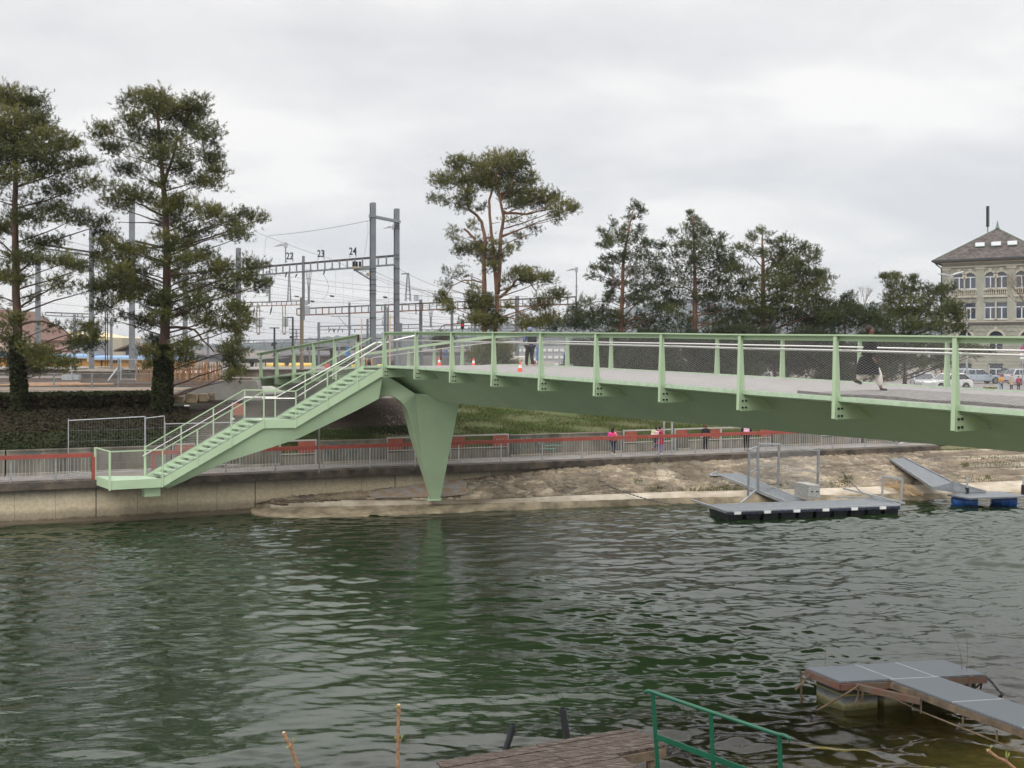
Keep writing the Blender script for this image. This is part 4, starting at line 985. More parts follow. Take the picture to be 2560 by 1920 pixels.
# near jetty, lower right
nj = thing('jetty', 'grey grated T-shaped jetty with rust-red frame floating at lower right', 'jetty', WZ(2250, 1690, .3))
zJ = .60; TL, BL, BR, TR = WZ(2015.6, 1669, zJ), WZ(2102, 1703.5, zJ), WZ(2464.5, 1685, zJ), WZ(2357, 1649, zJ)
GR2 = bpy.data.materials.new('jetty_grating'); GR2.use_nodes = True; t = GR2.node_tree; b = t.nodes['Principled BSDF']; b.inputs['Roughness'].default_value = .55; b.inputs['Metallic'].default_value = .3
c = N(t, 'ShaderNodeTexCoord'); vv = N(t, 'ShaderNodeTexVoronoi', feature='DISTANCE_TO_EDGE'); vv.inputs['Scale'].default_value = 26; vv.inputs['Randomness'].default_value = 0.0; t.links.new(c.outputs['Object'], vv.inputs['Vector'])
rr = N(t, 'ShaderNodeValToRGB'); rr.color_ramp.elements[0].position = .02; rr.color_ramp.elements[1].position = .16; rr.color_ramp.elements[0].color = (.20, .225, .255, 1); rr.color_ramp.elements[1].color = (.125, .14, .16, 1)
t.links.new(vv.outputs['Distance'], rr.inputs[0]); t.links.new(rr.outputs[0], b.inputs['Base Color']); bpj = N(t, 'ShaderNodeBump'); bpj.inputs['Strength'].default_value = .5; bpj.inputs['Distance'].default_value = .01; bpj.invert = True
t.links.new(vv.outputs['Distance'], bpj.inputs['Height']); t.links.new(bpj.outputs[0], b.inputs['Normal'])
def slab(pts, th, name, m_, parent):
    m = MB(); m.hexa([p+Vector((0, 0, -th)) for p in pts]+list(pts)); return m.build(name, m_, parent)
for i, (f0, f1) in enumerate(((0, .352), (.356, .645), (.649, 1))):
    slab([BL.lerp(BR, f0), BL.lerp(BR, f1), TL.lerp(TR, f1), TL.lerp(TR, f0)], .04, 'grating_panel', GR2, nj)
G0, G1 = WZ(2226, 1698, zJ), WZ(2347, 1691.5, zJ); dirn = (WZ(2560, 1820, zJ)-G0); dirn2 = (WZ(2560, 1764, zJ)-G1)
ql = [G0+dirn*s for s in (0.004, .50, .99, 1.5, 2.6)]; qr = [G1+dirn2*s*(dirn.length/dirn2.length) for s in (0.004, .50, .99, 1.5, 2.6)]
for i in range(4): slab([ql[i], qr[i], qr[i+1]-(qr[i+1]-qr[i])*.01, ql[i+1]-(ql[i+1]-ql[i])*.01], .04, 'grating_panel', GR2, nj)
REDW = mat('rusty_red_timber', (0.12, 0.045, 0.032), 0.85, col2=(0.10, 0.08, 0.06), vscale=4, bump=.3)
WOODG = mat('grey_brown_timber', (0.16, 0.12, 0.08), 0.9, col2=(0.08, 0.06, 0.045), vscale=4, bump=.3)
for P0_, P1_ in ((BL.lerp(BR, .354), TL.lerp(TR, .354)), (BL.lerp(BR, .647), TL.lerp(TR, .647)), (G0, G1), (ql[1], qr[1]), (ql[2], qr[2])):
    m = MB(); m.bar(P0_+Vector((0, 0, -.012)), P1_+Vector((0, 0, -.012)), .035, .03); m.build('joint_strip', STEEL, nj)
m = MB(); lo_ = Vector((0, 0, -.11))

for a_, b_, w1_, w2_ in ((TL+lo_, BL+lo_, .09, .12), (BL+lo_, G0+lo_, .09, .12), (G1+lo_, BR+lo_, .09, .12), (BR+lo_, TR+lo_, .09, .12), (WZ(2140, 1705, zJ)+lo_*.8, WZ(2301, 1733, zJ)+lo_*1.4, .10, .11)): m = MB(); m.bar(a_, b_, w1_, w2_); m.build('frame_beam', REDW, nj)
m = MB(); m.bar(W(2424, 1690, 20.2), W(2424, 1716, 20.2), .055, .05, up=(0, 1, 0)); m.build('red_stub', REDW, nj)
m = MB(); m.bar(ql[0]+lo_, ql[-1]+lo_, .08, .12); m.bar(qr[0]+lo_, qr[-1]+lo_, .08, .12); m.build('walkway_beam', WOODG, nj)
FLT = bpy.data.materials.new('mossy_float'); FLT.use_nodes = True; t = FLT.node_tree; b = t.nodes['Principled BSDF']; b.inputs['Roughness'].default_value = .7
c = N(t, 'ShaderNodeTexCoord'); sp = N(t, 'ShaderNodeSeparateXYZ'); t.links.new(c.outputs['Object'], sp.inputs[0]); nn = N(t, 'ShaderNodeTexNoise'); nn.inputs['Scale'].default_value = 5; nn.inputs['Detail'].default_value = 5; t.links.new(c.outputs['Object'], nn.inputs['Vector'])
ma = N(t, 'ShaderNodeMath', operation='MULTIPLY_ADD'); ma.inputs[1].default_value = .18; t.links.new(nn.outputs['Fac'], ma.inputs[0]); t.links.new(sp.outputs['Z'], ma.inputs[2]); rr = N(t, 'ShaderNodeValToRGB'); e = rr.color_ramp.elements; e[0].position = .12; e[0].color = (.05, .05, .015, 1); e[1].position = .5; e[1].color = (.02, .022, .028, 1)
for p_, c_ in ((.17, (.09, .085, .03)), (.22, (.15, .14, .105)), (.30, (.06, .07, .085)), (.38, (.025, .03, .04))): x = e.new(p_); x.color = (*c_, 1)
t.links.new(ma.outputs[0], rr.inputs[0]); t.links.new(rr.outputs[0], b.inputs['Base Color'])
def floatbox(f0, f1, g0, g1):
    P_ = [BL.lerp(BR, f0).lerp(TL.lerp(TR, f0), g0), BL.lerp(BR, f1).lerp(TL.lerp(TR, f1), g0), BL.lerp(BR, f1).lerp(TL.lerp(TR, f1), g1), BL.lerp(BR, f0).lerp(TL.lerp(TR, f0), g1)]
    m = MB(); m.hexa([Vector((p.x, p.y, -.35)) for p in P_]+[Vector((p.x, p.y, .42)) for p in P_]); o = m.build('float', FLT, nj); bv = o.modifiers.new('b', 'BEVEL'); bv.width = .03
floatbox(.03, .27, .05, .85); floatbox(.33, .52, .1, .85); floatbox(.72, .97, .1, .85)
m = MB(); 
for f0, f1 in ((.028, .272),):
    for zz in (.30,): 
        a, b_, c_ = BL.lerp(BR, f0).lerp(TL.lerp(TR, f0), .86), BL.lerp(BR, f0).lerp(TL.lerp(TR, f0), .045), BL.lerp(BR, f1).lerp(TL.lerp(TR, f1), .045)
        for p in (a, b_, c_): p.z = zz
        m.bar(a, b_, .02, .03); m.bar(b_, c_, .02, .03)
m.build('strap', mat('olive_strap', (.12, .12, .03), .8), nj)
m = MB()
for i, s in enumerate((.30, .62, .86, 1.2)):
    p = G0+dirn*s+Vector((-.12, -.02, 0)); m.bar(p+Vector((0, 0, -.16)), p+Vector((0, 0, -.40)), .035, .012, up=(0, 1, 0))
m.tube([G0+dirn*-.1+Vector((-.12, 0, -.28)), G0+dirn*.3+Vector((-.12, 0, -.36)), G0+dirn*1.5+Vector((-.12, 0, -.40))], .016, 6); m.build('hanging_rail', WOODG, nj)
m = MB()
for a, b in (((2001, 1676), (2000, 1760)), ((1999, 1760), (2003, 1740)), ((2025, 1684), (1988, 1724)), ((2150, 1712), (2042, 1776)), ((2152, 1714), (2155, 1756)), ((2146, 1716), (2138, 1760)), ((2453, 1700), (2440, 1720)), ((2451, 1696), (2451, 1723))):
    p, q = W(a[0], a[1], lerp(20.6, 19.6, (a[0]-2000)/150 if a[0] < 2200 else 0)), W(b[0], b[1], lerp(20.6, 19.6, (a[0]-2000)/150 if a[0] < 2200 else 0)); m.tube([p, p.lerp(q, .5)+Vector((.03, 0, 0)), q], .02, 5)
m.build('debris_stick', DW, nj)
chain([W(2461, 1690, 20.3), W(2478, 1704, 20.5), W(2495, 1725, 20.7), W(2516, 1744, 20.8)], 'rusty chain hanging from the right corner of the near jetty into the water')
# thin dry stalks on the jetty
for i, L in enumerate((((2405, 1676), (2402, 1640), (2393, 1605), (2378, 1580)), ((2416, 1678), (2419, 1640), (2417, 1600), (2411, 1578)), ((2063, 1663), (2063, 1640), (2065, 1612)))):
    m = MB(); D = 20.6 if i < 2 else 20.6; m.tube([W(x, y, D) for x, y in L], [.007, .006, .004, .003][:len(L)], 5)
    tag(m.build('dry_stalk', mat('dry_stalk', (.16, .09, .06), .9)), ['tall curved dry stalk on the right of the near jetty', 'straighter dry stalk beside the curved one on the near jetty', 'short reddish stalk on the left corner of the near jetty'][i], 'stalk')

# ================================================================== NEAR BANK THINGS
PLK = bpy.data.materials.new('old_planks'); PLK.use_nodes = True; t = PLK.node_tree; b = t.nodes['Principled BSDF']; b.inputs['Roughness'].default_value = .95
c = N(t, 'ShaderNodeTexCoord'); mpn = N(t, 'ShaderNodeMapping'); mpn.inputs['Rotation'].default_value = (0, 0, R(-23)); mpn.inputs['Scale'].default_value = (1.2, 14, 10); t.links.new(c.outputs['Object'], mpn.inputs[0])
nn = N(t, 'ShaderNodeTexNoise'); nn.inputs['Scale'].default_value = 3.4; nn.inputs['Detail'].default_value = 9; nn.inputs['Roughness'].default_value = .7; t.links.new(mpn.outputs[0], nn.inputs['Vector'])
rr = N(t, 'ShaderNodeValToRGB'); e = rr.color_ramp.elements; e[0].position = .38; e[0].color = (.014, .010, .008, 1); e[1].position = .78; e[1].color = (.42, .40, .38, 1); x = e.new(.50); x.color = (.065, .046, .036, 1); x = e.new(.62); x.color = (.15, .125, .105, 1)
t.links.new(nn.outputs['Fac'], rr.inputs[0]); t.links.new(rr.outputs[0], b.inputs['Base Color']); bpk = N(t, 'ShaderNodeBump'); bpk.inputs['Strength'].default_value = .8; bpk.inputs['Distance'].default_value = .01; t.links.new(nn.outputs['Fac'], bpk.inputs['Height']); t.links.new(bpk.outputs[0], b.inputs['Normal'])
wd = thing('wooden_jetty', 'old weathered plank jetty at the bottom edge by the green handrail', 'jetty', WZ(1380, 1880, .6))
zW = .62; FLw, FRw = WZ(1093, 1903, zW), WZ(1580, 1820, zW); ex = (FRw-FLw); Lw = ex.length; ex.normalize(); ey = (WZ(1667, 1862, zW)-FRw).normalized()
rp = random.Random(9)
for i in range(22):
    a0 = ey*(i*.148); a1 = ey*(i*.148+.134); s0 = rp.uniform(-.05, .03)
    e1 = Lw+rp.uniform(-.03, .05) if i < 6 else Lw-.95+rp.uniform(-.04, .04)
    parts = [(s0, 1.72), (1.735, e1)] if i < 6 else [(s0, e1)]
    for (p, q) in parts:
        z_ = Vector((0, 0, rp.uniform(-.006, .006))); P_ = [FLw+ex*p+a1+z_, FLw+ex*q+a1+z_, FLw+ex*q+a0+z_, FLw+ex*p+a0+z_]
        m = MB(); m.hexa([v_+Vector((0, 0, -.045)) for v_ in P_]+P_); m.build('plank', PLK, wd)
m = MB()
for s in (.3, 1.9, Lw-.25):
    a = FLw+ex*s+Vector((0, 0, -.12)); m.bar(a+ey*.02, a+ey*(.85 if s > 2.5 else 3.2), .12, .13)
m.bar(FRw+ey*.86+Vector((-.02, 0, -.13)), FRw+ey*.86-ex*1.3+Vector((0, 0, -.13)), .1, .15)
for s, tt in ((.3, .1), (1.9, .1), (Lw-.25, .1), (Lw-.25, .8)): p = FLw+ex*s+ey*tt; m.tube([p+Vector((0, 0, -.1)), p+Vector((0, 0, -1.6))], .07, 8)
m.build('beam', WOODG, wd)
PIPE = mat('black_pipe', (0.022, 0.024, 0.03), 0.45, var=.15)
def hollow(p, q, r, name, label, D):
    m = MB(); d = (q-p).normalized(); n = 16; r1 = d.orthogonal().normalized(); r2 = d.cross(r1)
    ring = lambda c_, rad: [c_+(r1*math.cos(2*math.pi*j/n)+r2*math.sin(2*math.pi*j/n))*rad for j in range(n)]
    rs = [ring(p, r), ring(q, r), ring(q, r*.86), ring(q-d*.5, r*.86)]; m.v = [tuple(v_) for R_ in rs for v_ in R_]
    for k in range(3): m.f += [(k*n+j, k*n+(j+1) % n, (k+1)*n+(j+1) % n, (k+1)*n+j) for j in range(n)]
    o = m.build(name, PIPE, smooth=False); tag(o, label, 'pipe', 'black pipes by the old jetty'); return o
hollow(W(1236, 1895, 16.6)+Vector((0, 0, -.5)), W(1284, 1811, 16.6), .055, 'black_pipe', 'black plastic pipe leaning to the right behind the old jetty', 16.6)
hollow(W(1430, 1885, 17.3)+Vector((0, 0, -.3)), W(1406, 1771, 17.3), .062, 'black_pipe', 'upright open black pipe at the edge of the old jetty', 17.3)
GH = mat('dark_green_paint', (0.006, 0.088, 0.05), 0.4, var=.15)
hd = thing('stair_handrail', 'dark green tubular handrail of steps at the bottom right', 'handrail', W(1770, 1990, 10.5))
m = MB(); dh = lambda x: lerp(10.9, 10.0, (x-1614)/365)
m.tube([W(x, y, dh(x)) for x, y in ((1613, 1733), (1615, 1729), (1621, 1727.5), (1628, 1729), (1700, 1754), (1777, 1780), (1860, 1808), (1944, 1836), (1958, 1838), (1968, 1842), (1977, 1851))], .021, 10); m.build('rail', GH, hd, smooth=True)
for (x, y), (x2, y2) in (((1632, 1733), (1649, 1990)), ((1777, 1781), (1787, 2010)), ((1948, 1838), (1955, 2030))):
    m = MB(); m.bar(W(x, y, dh(x)), W(x2, y2, dh(x)), .045, .02, up=(0, 1, 0)); m.build('post', GH, hd)
m = MB(); m.bar(W(1640, 1841, dh(1640)), W(1950, 1958, dh(1950)), .01, .062); m.build('mid_rail', GH, hd)
# near pruned stems with buds
STEM = mat('pruned_stem', (0.30, 0.17, 0.10), 0.9, var=.3, vscale=40, bump=.4, bscale=90); CUT = mat('cut_wood', (.62, .46, .30), .8); BUD = mat('green_bud', (0.25, 0.30, 0.07), .7)
def stem(name, pts, D, r, label, buds):
    t_ = thing(name, label, 'stem', W(pts[-1][0], pts[-1][1], D), 'pruned stems on the near bank'); P_ = [W(x, y, D) for x, y in pts]
    den = []; rad = []
    for a, b in zip(P_[:-1], P_[1:]):
        for j in range(8): den.append(a.lerp(b, j/8)); rad.append(r*(1+.04*math.sin(j*2)))
    den.append(P_[-1]); rad.append(r)
    for bx0, by0, *_ in buds:
        q = W(bx0, by0, D)
        for i, p in enumerate(den):
            if abs(p.z-q.z) < r*.9: rad[i] = r*1.28
    m = MB(); m.tube(den, rad, 12); m.build('stalk', STEM, t_, smooth=True)
    m = MB(); d = (P_[0]-P_[1]).normalized(); m.tube([P_[0]+d*.0005, P_[0]+d*.003], r*.86, 12); m.build('cut_end', CUT, t_)
    for bx0, by0, bx1, by1 in buds:
        a, b = W(bx0, by0, D-.01), W(bx1, by1, D-.02); m = MB(); m.tube([a, a.lerp(b, .35)], [r*.45, r*.3], 6); m.build('shoot', STEM, t_)
        m = MB(); 
        for s in (-1, 1): m.tube([a.lerp(b, .3), a.lerp(b, .65)+Vector((s*r*.3, 0, 0)), b+Vector((s*r*.18, 0, 0))], [r*.22, r*.38, r*.05], 6)
        m.build('bud', BUD, t_)
stem('pruned_stem', [(709, 1831), (717, 1850), (728, 1870), (737, 1895), (746, 1920), (765, 1990)], 6.0, .0105, 'leaning cut stem with one green bud at the bottom left', [(730, 1864, 738, 1841), (726, 1866, 715, 1869), (745, 1914, 743, 1903)])
stem('pruned_stem', [(997, 1762), (996, 1800), (995, 1850), (994.5, 1920), (994, 2000)], 6.2, .0105, 'upright cut stem with buds left of the old jetty', [(994, 1779, 991, 1761), (1001, 1853, 1008, 1835), (992, 1853, 986, 1840)])
stem('pruned_stem', [(2470, 1876), (2495, 1895), (2515, 1903), (2545, 1928), (2600, 1975)], 7.5, .011, 'slanting budding twig in the bottom right corner', [(2474, 1876, 2480, 1862), (2473, 1878, 2464, 1872), (2515, 1902, 2516, 1876), (2516, 1902, 2524, 1880)])
# ================================================================== TREES
BARK = mat('pine_bark', (0.13, 0.072, 0.05), 0.95, col2=(0.05, 0.036, 0.03), vscale=3.5, bump=.8, bscale=14, stretch=(1, 1, .3))
BARKR = mat('pine_bark_orange', (0.25, 0.135, 0.085), 0.9, col2=(0.12, 0.07, 0.048), vscale=2.5, bump=.6, bscale=12, stretch=(1, 1, .35))
TWIG = mat('pine_twig', (0.13, 0.085, 0.055), 0.95, var=.25)
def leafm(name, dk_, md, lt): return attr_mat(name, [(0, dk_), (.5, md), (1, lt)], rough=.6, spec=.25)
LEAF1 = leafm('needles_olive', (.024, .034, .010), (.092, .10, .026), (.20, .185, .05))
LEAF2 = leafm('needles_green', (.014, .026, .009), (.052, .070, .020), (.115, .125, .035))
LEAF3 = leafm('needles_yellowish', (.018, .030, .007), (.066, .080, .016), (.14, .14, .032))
def shoots(C, AX, L, NL, NW, rg, nn=9, stiff=.75):
    """needle tufts: C centres, AX shoot directions, L shoot length -> triangles"""
    n = len(C); AX = AX/np.linalg.norm(AX, axis=1, keepdims=True)
    rp_ = rg.normal(size=(n, 3)); e1 = np.cross(AX, rp_); e1 /= np.linalg.norm(e1, axis=1, keepdims=True); e2 = np.cross(AX, e1)
    T = rg.random((n, nn)); ph = rg.random((n, nn))*2*np.pi
    base = C[:, None, :]+AX[:, None, :]*(T*L[:, None])[..., None]
    rad = e1[:, None, :]*np.cos(ph)[..., None]+e2[:, None, :]*np.sin(ph)[..., None]
    d = rad*stiff+AX[:, None, :]*(.45+.5*T)[..., None]; d /= np.linalg.norm(d, axis=2, keepdims=True)
    tip = base+d*(NL*(.7+.6*rg.random((n, nn))))[..., None]
    sd_ = np.cross(d, rg.normal(size=(n, nn, 3))); sd_ /= np.linalg.norm(sd_, axis=2, keepdims=True)
    a = base+sd_*NW*.5; b = base-sd_*NW*.5
    V = np.stack([a, b, tip], 2).reshape(-1, 3)
    return V
def crown(name, clumps, D, leaf, parent, seed, nl=.15, dens=1.0, spread=1.0, depth=1.6, up=.55, sub_r=.42, axis=None):
    rg = np.random.default_rng(seed); Vs, As = [], []; k = D/F; tw = MB()
    for c_ in clumps:
        cx, cy, rx, ry = c_[:4]; sp = len(c_) > 4 and c_[4]
        dd = np.clip(rg.normal(0, 1), -1.6, 1.6)*depth if len(c_) < 6 else c_[5]
        ctr = np.array(W(cx, cy, D+dd)); R3 = np.array([rx*k, max(rx, ry)*k*1.0, ry*k])*1.10
        area = rx*ry*(2500/F)**2
        nsub = max(5, int(area/(34 if not sp else 80)))
        # sub-clusters: tufts set on a flattened blob, denser towards its skin
        S = rg.normal(size=(nsub, 3)); S /= np.linalg.norm(S, axis=1, keepdims=True); S *= (rg.random((nsub, 1))**.45)
        S = ctr+S*R3*.92
        if not sp or rg.random() < .8:
            for s_ in S[::4][:12]:
                a = ctr+(0, 0, -ry*k*.3); m_ = (a+s_)/2+rg.normal(size=3)*.06; tw.tube([a, m_, s_], [.028*k*25, .018*k*25, .008*k*25], 4, cap=False)
        base_v = rg.random()*.50-.06+.06*rg.normal()
        for s_ in S:
            m = int((13 if not sp else 9)*dens); sr = (rx*k*.16+.10)*1.0
            C = s_+rg.normal(size=(m, 3))*np.array([sr, sr, sr*.6])
            out = (s_-ctr)/R3
            AX = rg.normal(size=(m, 3))*.45+out*.55*spread+np.array([0, 0, up])
            L = nl*1.5*(.6+.8*rg.random(m)); nn = 15
            V = shoots(C, AX, L, nl, nl*.15, rg, nn)
            vv = base_v+.30+.20*out[2]+rg.normal(0, .10)+np.repeat(rg.normal(0, .09, m), nn)+rg.normal(0, .10, m*nn)  # highlights painted into the needle colour: clumps vary, tops lighter
            Vs.append(V); As.append(vv)
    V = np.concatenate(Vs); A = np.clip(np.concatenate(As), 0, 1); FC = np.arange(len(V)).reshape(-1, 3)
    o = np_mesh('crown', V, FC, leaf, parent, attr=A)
    tag(tw.build('twigs', TWIG, parent, fix=False), kind='stuff')
    return o
def gpt(px, D):  # ground point on the terrain along a column
    rx = (px-HX)/F
    X = rx*D; n = -SA*X+CA*(D-D0); u = CA*X+SA*(D-D0); return Vector((X, D, terr_z(u, n)))
def limbs(tree, trunk, D, L, m_):
    """L: list of polylines [(px,py)...], r0, r1, dd"""
    rg = random.Random(int(D*10))
    for pts, r0, r1, dd in L:
        m = MB()
        P_ = []
        n = len(pts)
        for i, (x, y) in enumerate(pts): P_.append(W(x, y, D+dd*i/max(1, n-1)))
        den = []
        for a, b in zip(P_[:-1], P_[1:]):
            for j in range(3): den.append(a.lerp(b, j/3)+Vector((rg.uniform(-.03, .03), 0, rg.uniform(-.03, .03))))
        den.append(P_[-1]); m.tube(den, [lerp(r0, r1, i/(len(den)-1)) for i in range(len(den))], 7, cap=False); m.build('limb', m_, tree, smooth=True)
def pine(label, D, trunks, limb_list, clumps, leaf, seed, bark=BARK, ivy=None, auto=True, name='pine_tree', depth=1.6, **kw):
    base = W(*trunks[0][0][0][:2], D); t_ = thing(name, label, 'tree', base)
    for pts, r0, r1 in trunks:
        P_ = [W(p[0], p[1], D+(p[2] if len(p) > 2 else 0)) for p in pts]; den = []; rg = random.Random(seed)
        for a, b in zip(P_[:-1], P_[1:]):
            for j in range(4): den.append(a.lerp(b, j/4)+Vector((rg.uniform(-.02, .02), rg.uniform(-.02, .02), 0)))
        den.append(P_[-1]); MB().tube(den, [lerp(r0, r1, (i/(len(den)-1))**.85) for i in range(len(den))], 12).build('trunk', bark, t_, smooth=True)
    L = list(limb_list)
    if auto:   # a limb to every clump from the nearest lower trunk point
        rg = random.Random(seed+1); tp = []
        for pts, r0, r1 in trunks:
            for a, b in zip(pts[:-1], pts[1:]):
                for j in range(12): tp.append((lerp(a[0], b[0], j/12), lerp(a[1], b[1], j/12)))
        for c_ in clumps:
            cx, cy, rx, ry = c_[:4]; best = min(tp, key=lambda p: abs(p[1]-(cy+abs(p[0]-cx)*.33+6))+abs(p[0]-cx)*.4)
            if abs(best[0]-cx) < 8: continue
            mx_, my_ = lerp(best[0], cx, .5), lerp(best[1], cy, .55)+rg.uniform(-2, 8)
            k = D/F; r = min(.06, .018+abs(best[0]-cx)*k*.009); L.append(([best, (mx_, my_), (cx, cy+2)], r, r*.35, rg.uniform(-1, 1)*depth*.6))
    limbs(t_, None, D, L, bark)
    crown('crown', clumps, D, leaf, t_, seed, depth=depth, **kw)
    return t_
A_cl = [(20,250,45,36),(75,258,36,32),(0,305,55,36),(92,308,44,30),(40,350,60,30),(128,352,45,22),(-10,392,55,28),(88,392,55,24),(165,368,34,14),(196,358,20,9),(198,410,40,17),(130,428,52,20),(15,440,55,22),(218,462,36,14),(148,478,44,16),(60,500,40,16,1),(62,545,46,18),(128,520,46,15),(185,548,52,16),(250,562,38,12),(15,575,46,16),(110,606,46,15),(55,650,56,17,0,-1.2),(40,700,24,18,0,-1.3),(45,800,26,14,0,-1.3),(165,655,52,15),(0,690,44,16),(205,668,34,11),(150,712,46,11),(232,722,34,11),(95,748,32,12,1),(130,815,30,10,1),(212,822,40,13),(205,862,42,17),(232,845,20,12),(20,850,40,15),(45,892,56,18),(112,905,46,15),(150,912,34,12),(70,925,40,14),(-20,760,40,20,1),(-25,820,40,20),(-60,600,50,30),(-60,480,50,30),(100,880,40,16),(60,860,30,14,1)]
tA = pine('tall pine at the left edge, ivy round its lower trunk, branches sweeping right', 49, [([(50, 1075), (47, 960), (44, 850), (40, 700), (38, 560), (38, 450), (39, 360), (38, 285)], .30, .05)], [([(46, 815), (70, 806), (105, 803), (140, 812), (165, 828), (200, 862)], .07, .02, -.5), ([(50, 770), (85, 745), (130, 720), (185, 690)], .06, .015, .6), ([(40, 690), (75, 655), (90, 640)], .06, .02, 0), ([(38, 640), (10, 612), (-30, 590)], .05, .02, 0), ([(45, 760), (20, 748), (-20, 738)], .05, .02, 0)], A_cl, LEAF1, 21, BARK, dens=1.0)
B_cl = [(380,253,46,28),(352,238,14,10),(490,262,30,26),(460,275,30,20),(316,259,18,18),(411,284,50,24),(262,332,34,22),(332,300,36,16),(475,313,44,28),(380,345,66,24),(522,338,34,24),(285,372,32,20),(411,388,64,22),(522,390,36,20),(316,427,52,14),(538,433,34,17),(459,420,36,18),(505,458,46,16),(316,480,62,15),(285,512,38,16),(364,496,36,13),(449,512,50,20),(525,537,46,20),(443,550,50,17),(490,578,42,15),(575,556,30,14),(617,537,30,13),(648,548,18,14),(601,573,34,14),(585,597,28,9),(300,617,38,18),(348,632,36,18),(300,655,38,18),(332,686,40,18),(395,655,20,14,1),(440,690,32,16),(475,655,36,16),(522,640,40,16),(538,686,42,18),(633,668,34,18),(601,695,34,16),(649,712,24,18),(570,727,40,18),(585,775,34,22),(585,822,32,24),(588,870,30,24),(585,908,28,18),(579,945,14,18),(590,930,18,14),(506,759,42,22),(522,806,34,22),(459,868,30,22),(459,905,26,14),(395,759,40,20),(364,727,38,20),(316,743,38,18),(300,711,38,18),(373,806,30,20),(316,785,22,16,1),(388,852,24,20),(373,886,22,18),(368,915,16,11),(265,600,28,20),(285,680,34,20),(262,760,28,20),(250,650,22,18),(290,800,22,16,1),(470,780,26,18),(560,665,26,16),(425,620,34,16,0,-1.6),(415,600,26,14,0,-1.5),(420,660,24,14,0,-1.5),(412,745,34,18,0,-1.5),(405,790,26,16,0,-1.5),(415,520,28,16,0,-1.5),(400,460,24,14,0,-1.5),(470,610,30,16),(253,711,26,16),(612,800,22,20),(430,800,24,14,1),(480,720,34,16)]
tB = pine('broad pine with ivy-covered trunk standing behind the lower stair', 50.5, [([(402, 1050), (408, 960), (411, 850), (415, 760), (418, 640), (414, 520), (407, 450), (398, 330), (392, 262)], .34, .05), ([(411, 455), (430, 400), (445, 340)], .10, .04)], [([(417, 820), (455, 818), (485, 825), (508, 850), (535, 880)], .08, .03, -.4), ([(419, 690), (450, 685), (520, 683)], .06, .02, 0), ([(418, 620), (380, 618), (350, 617)], .05, .02, 0), ([(405, 540), (360, 515), (320, 495)], .07, .02, 0), ([(403, 470), (360, 440)], .06, .02, 0), ([(412, 565), (370, 556), (300, 555)], .05, .015, .3)], [(a_[0], a_[1], a_[2]*1.02, a_[3]*1.02, *a_[4:]) for a_ in B_cl], LEAF1, 22, BARK, dens=.95)
C_cl = [(1143,411,24,20),(1155,400,12,12),(1112,453,34,17),(1101,499,26,9),(1155,453,36,20),(1163,496,26,18),(1155,518,18,10),(1197,412,30,17),(1248,405,42,22),(1293,402,26,20),(1225,442,46,18),(1282,433,42,22),(1248,465,42,13),(1299,473,40,17),(1322,455,20,17),(1339,490,36,15),(1376,490,22,12),(1372,512,30,12),(1404,518,34,12),(1434,526,20,8),(1392,545,18,10),(1290,508,26,12),(1305,550,34,11,1),(1339,575,14,18,1),(1300,590,12,14,1),(1203,521,14,9,1),(1180,564,11,14,1),(1132,582,18,14,1),(1150,604,26,13,1),(1169,626,30,16),(1203,612,20,18),(1226,638,28,18),(1245,655,14,16),(1277,612,22,11,1),(1274,629,16,10,1),(1120,686,17,18,1),(1155,680,22,13,1),(1112,716,15,16,1),(1105,755,17,20),(1120,772,18,13),(1186,737,16,22),(1180,765,18,12),(1231,746,13,14),(1300,680,24,15),(1339,692,32,15),(1370,697,20,9),(1310,703,26,10),(1268,716,13,18,1),(1211,782,36,26),(1190,800,26,16),(1225,812,30,14),(1265,765,16,18,1),(1356,762,32,18),(1393,742,16,20),(1352,800,46,18),(1318,815,30,12)]
tC = pine('umbrella-shaped pine with three bare orange stems right of the twin masts', 76, [([(1212, 900), (1210, 765), (1211, 708), (1209, 657), (1214, 601), (1204, 555), (1192, 538), (1172, 524), (1167, 493), (1170, 460)], .22, .06), ([(1236, 900), (1239, 825), (1244, 757), (1240, 714), (1235, 643), (1226, 558), (1223, 502), (1231, 473), (1236, 440)], .22, .06), ([(1243, 735), (1250, 657), (1251, 595), (1259, 544), (1251, 502), (1246, 470), (1240, 430)], .19, .06)], [([(1259, 531), (1290, 534), (1320, 536), (1350, 527), (1380, 520)], .12, .03, 0), ([(1248, 745), (1277, 720), (1291, 700), (1322, 703), (1342, 730)], .13, .03, 0), ([(1209, 707), (1183, 700), (1155, 702), (1128, 716), (1115, 740)], .07, .02, 0), ([(1188, 597), (1160, 572)], .11, .08, 0), ([(1213, 597), (1232, 590)], .08, .06, 0), ([(1240, 765), (1285, 770), (1310, 790), (1328, 812)], .08, .04, 0), ([(1244, 790), (1285, 796), (1315, 803)], .07, .03, 0), ([(1168, 490), (1185, 450), (1195, 420)], .06, .03, 0), ([(1252, 505), (1275, 470), (1290, 430)], .06, .03, 0), ([(1223, 560), (1250, 556)], .03, .02, 0), ([(1190, 805), (1150, 808), (1110, 812), (1095, 826)], .05, .03, 0)], [(a_[0], a_[1], a_[2]*1.12, a_[3]*1.15, *a_[4:]) for a_ in C_cl]+[(1212,760,22,18,0,-1.4),(1245,800,24,16,0,-1.4),(1225,670,18,14,0,-1.2),(1238,620,16,12,0,-1.2),(1215,455,36,16),(1320,510,30,14),(1265,490,30,12)], LEAF1, 23, BARKR, nl=.18, depth=1.8, dens=1.3)
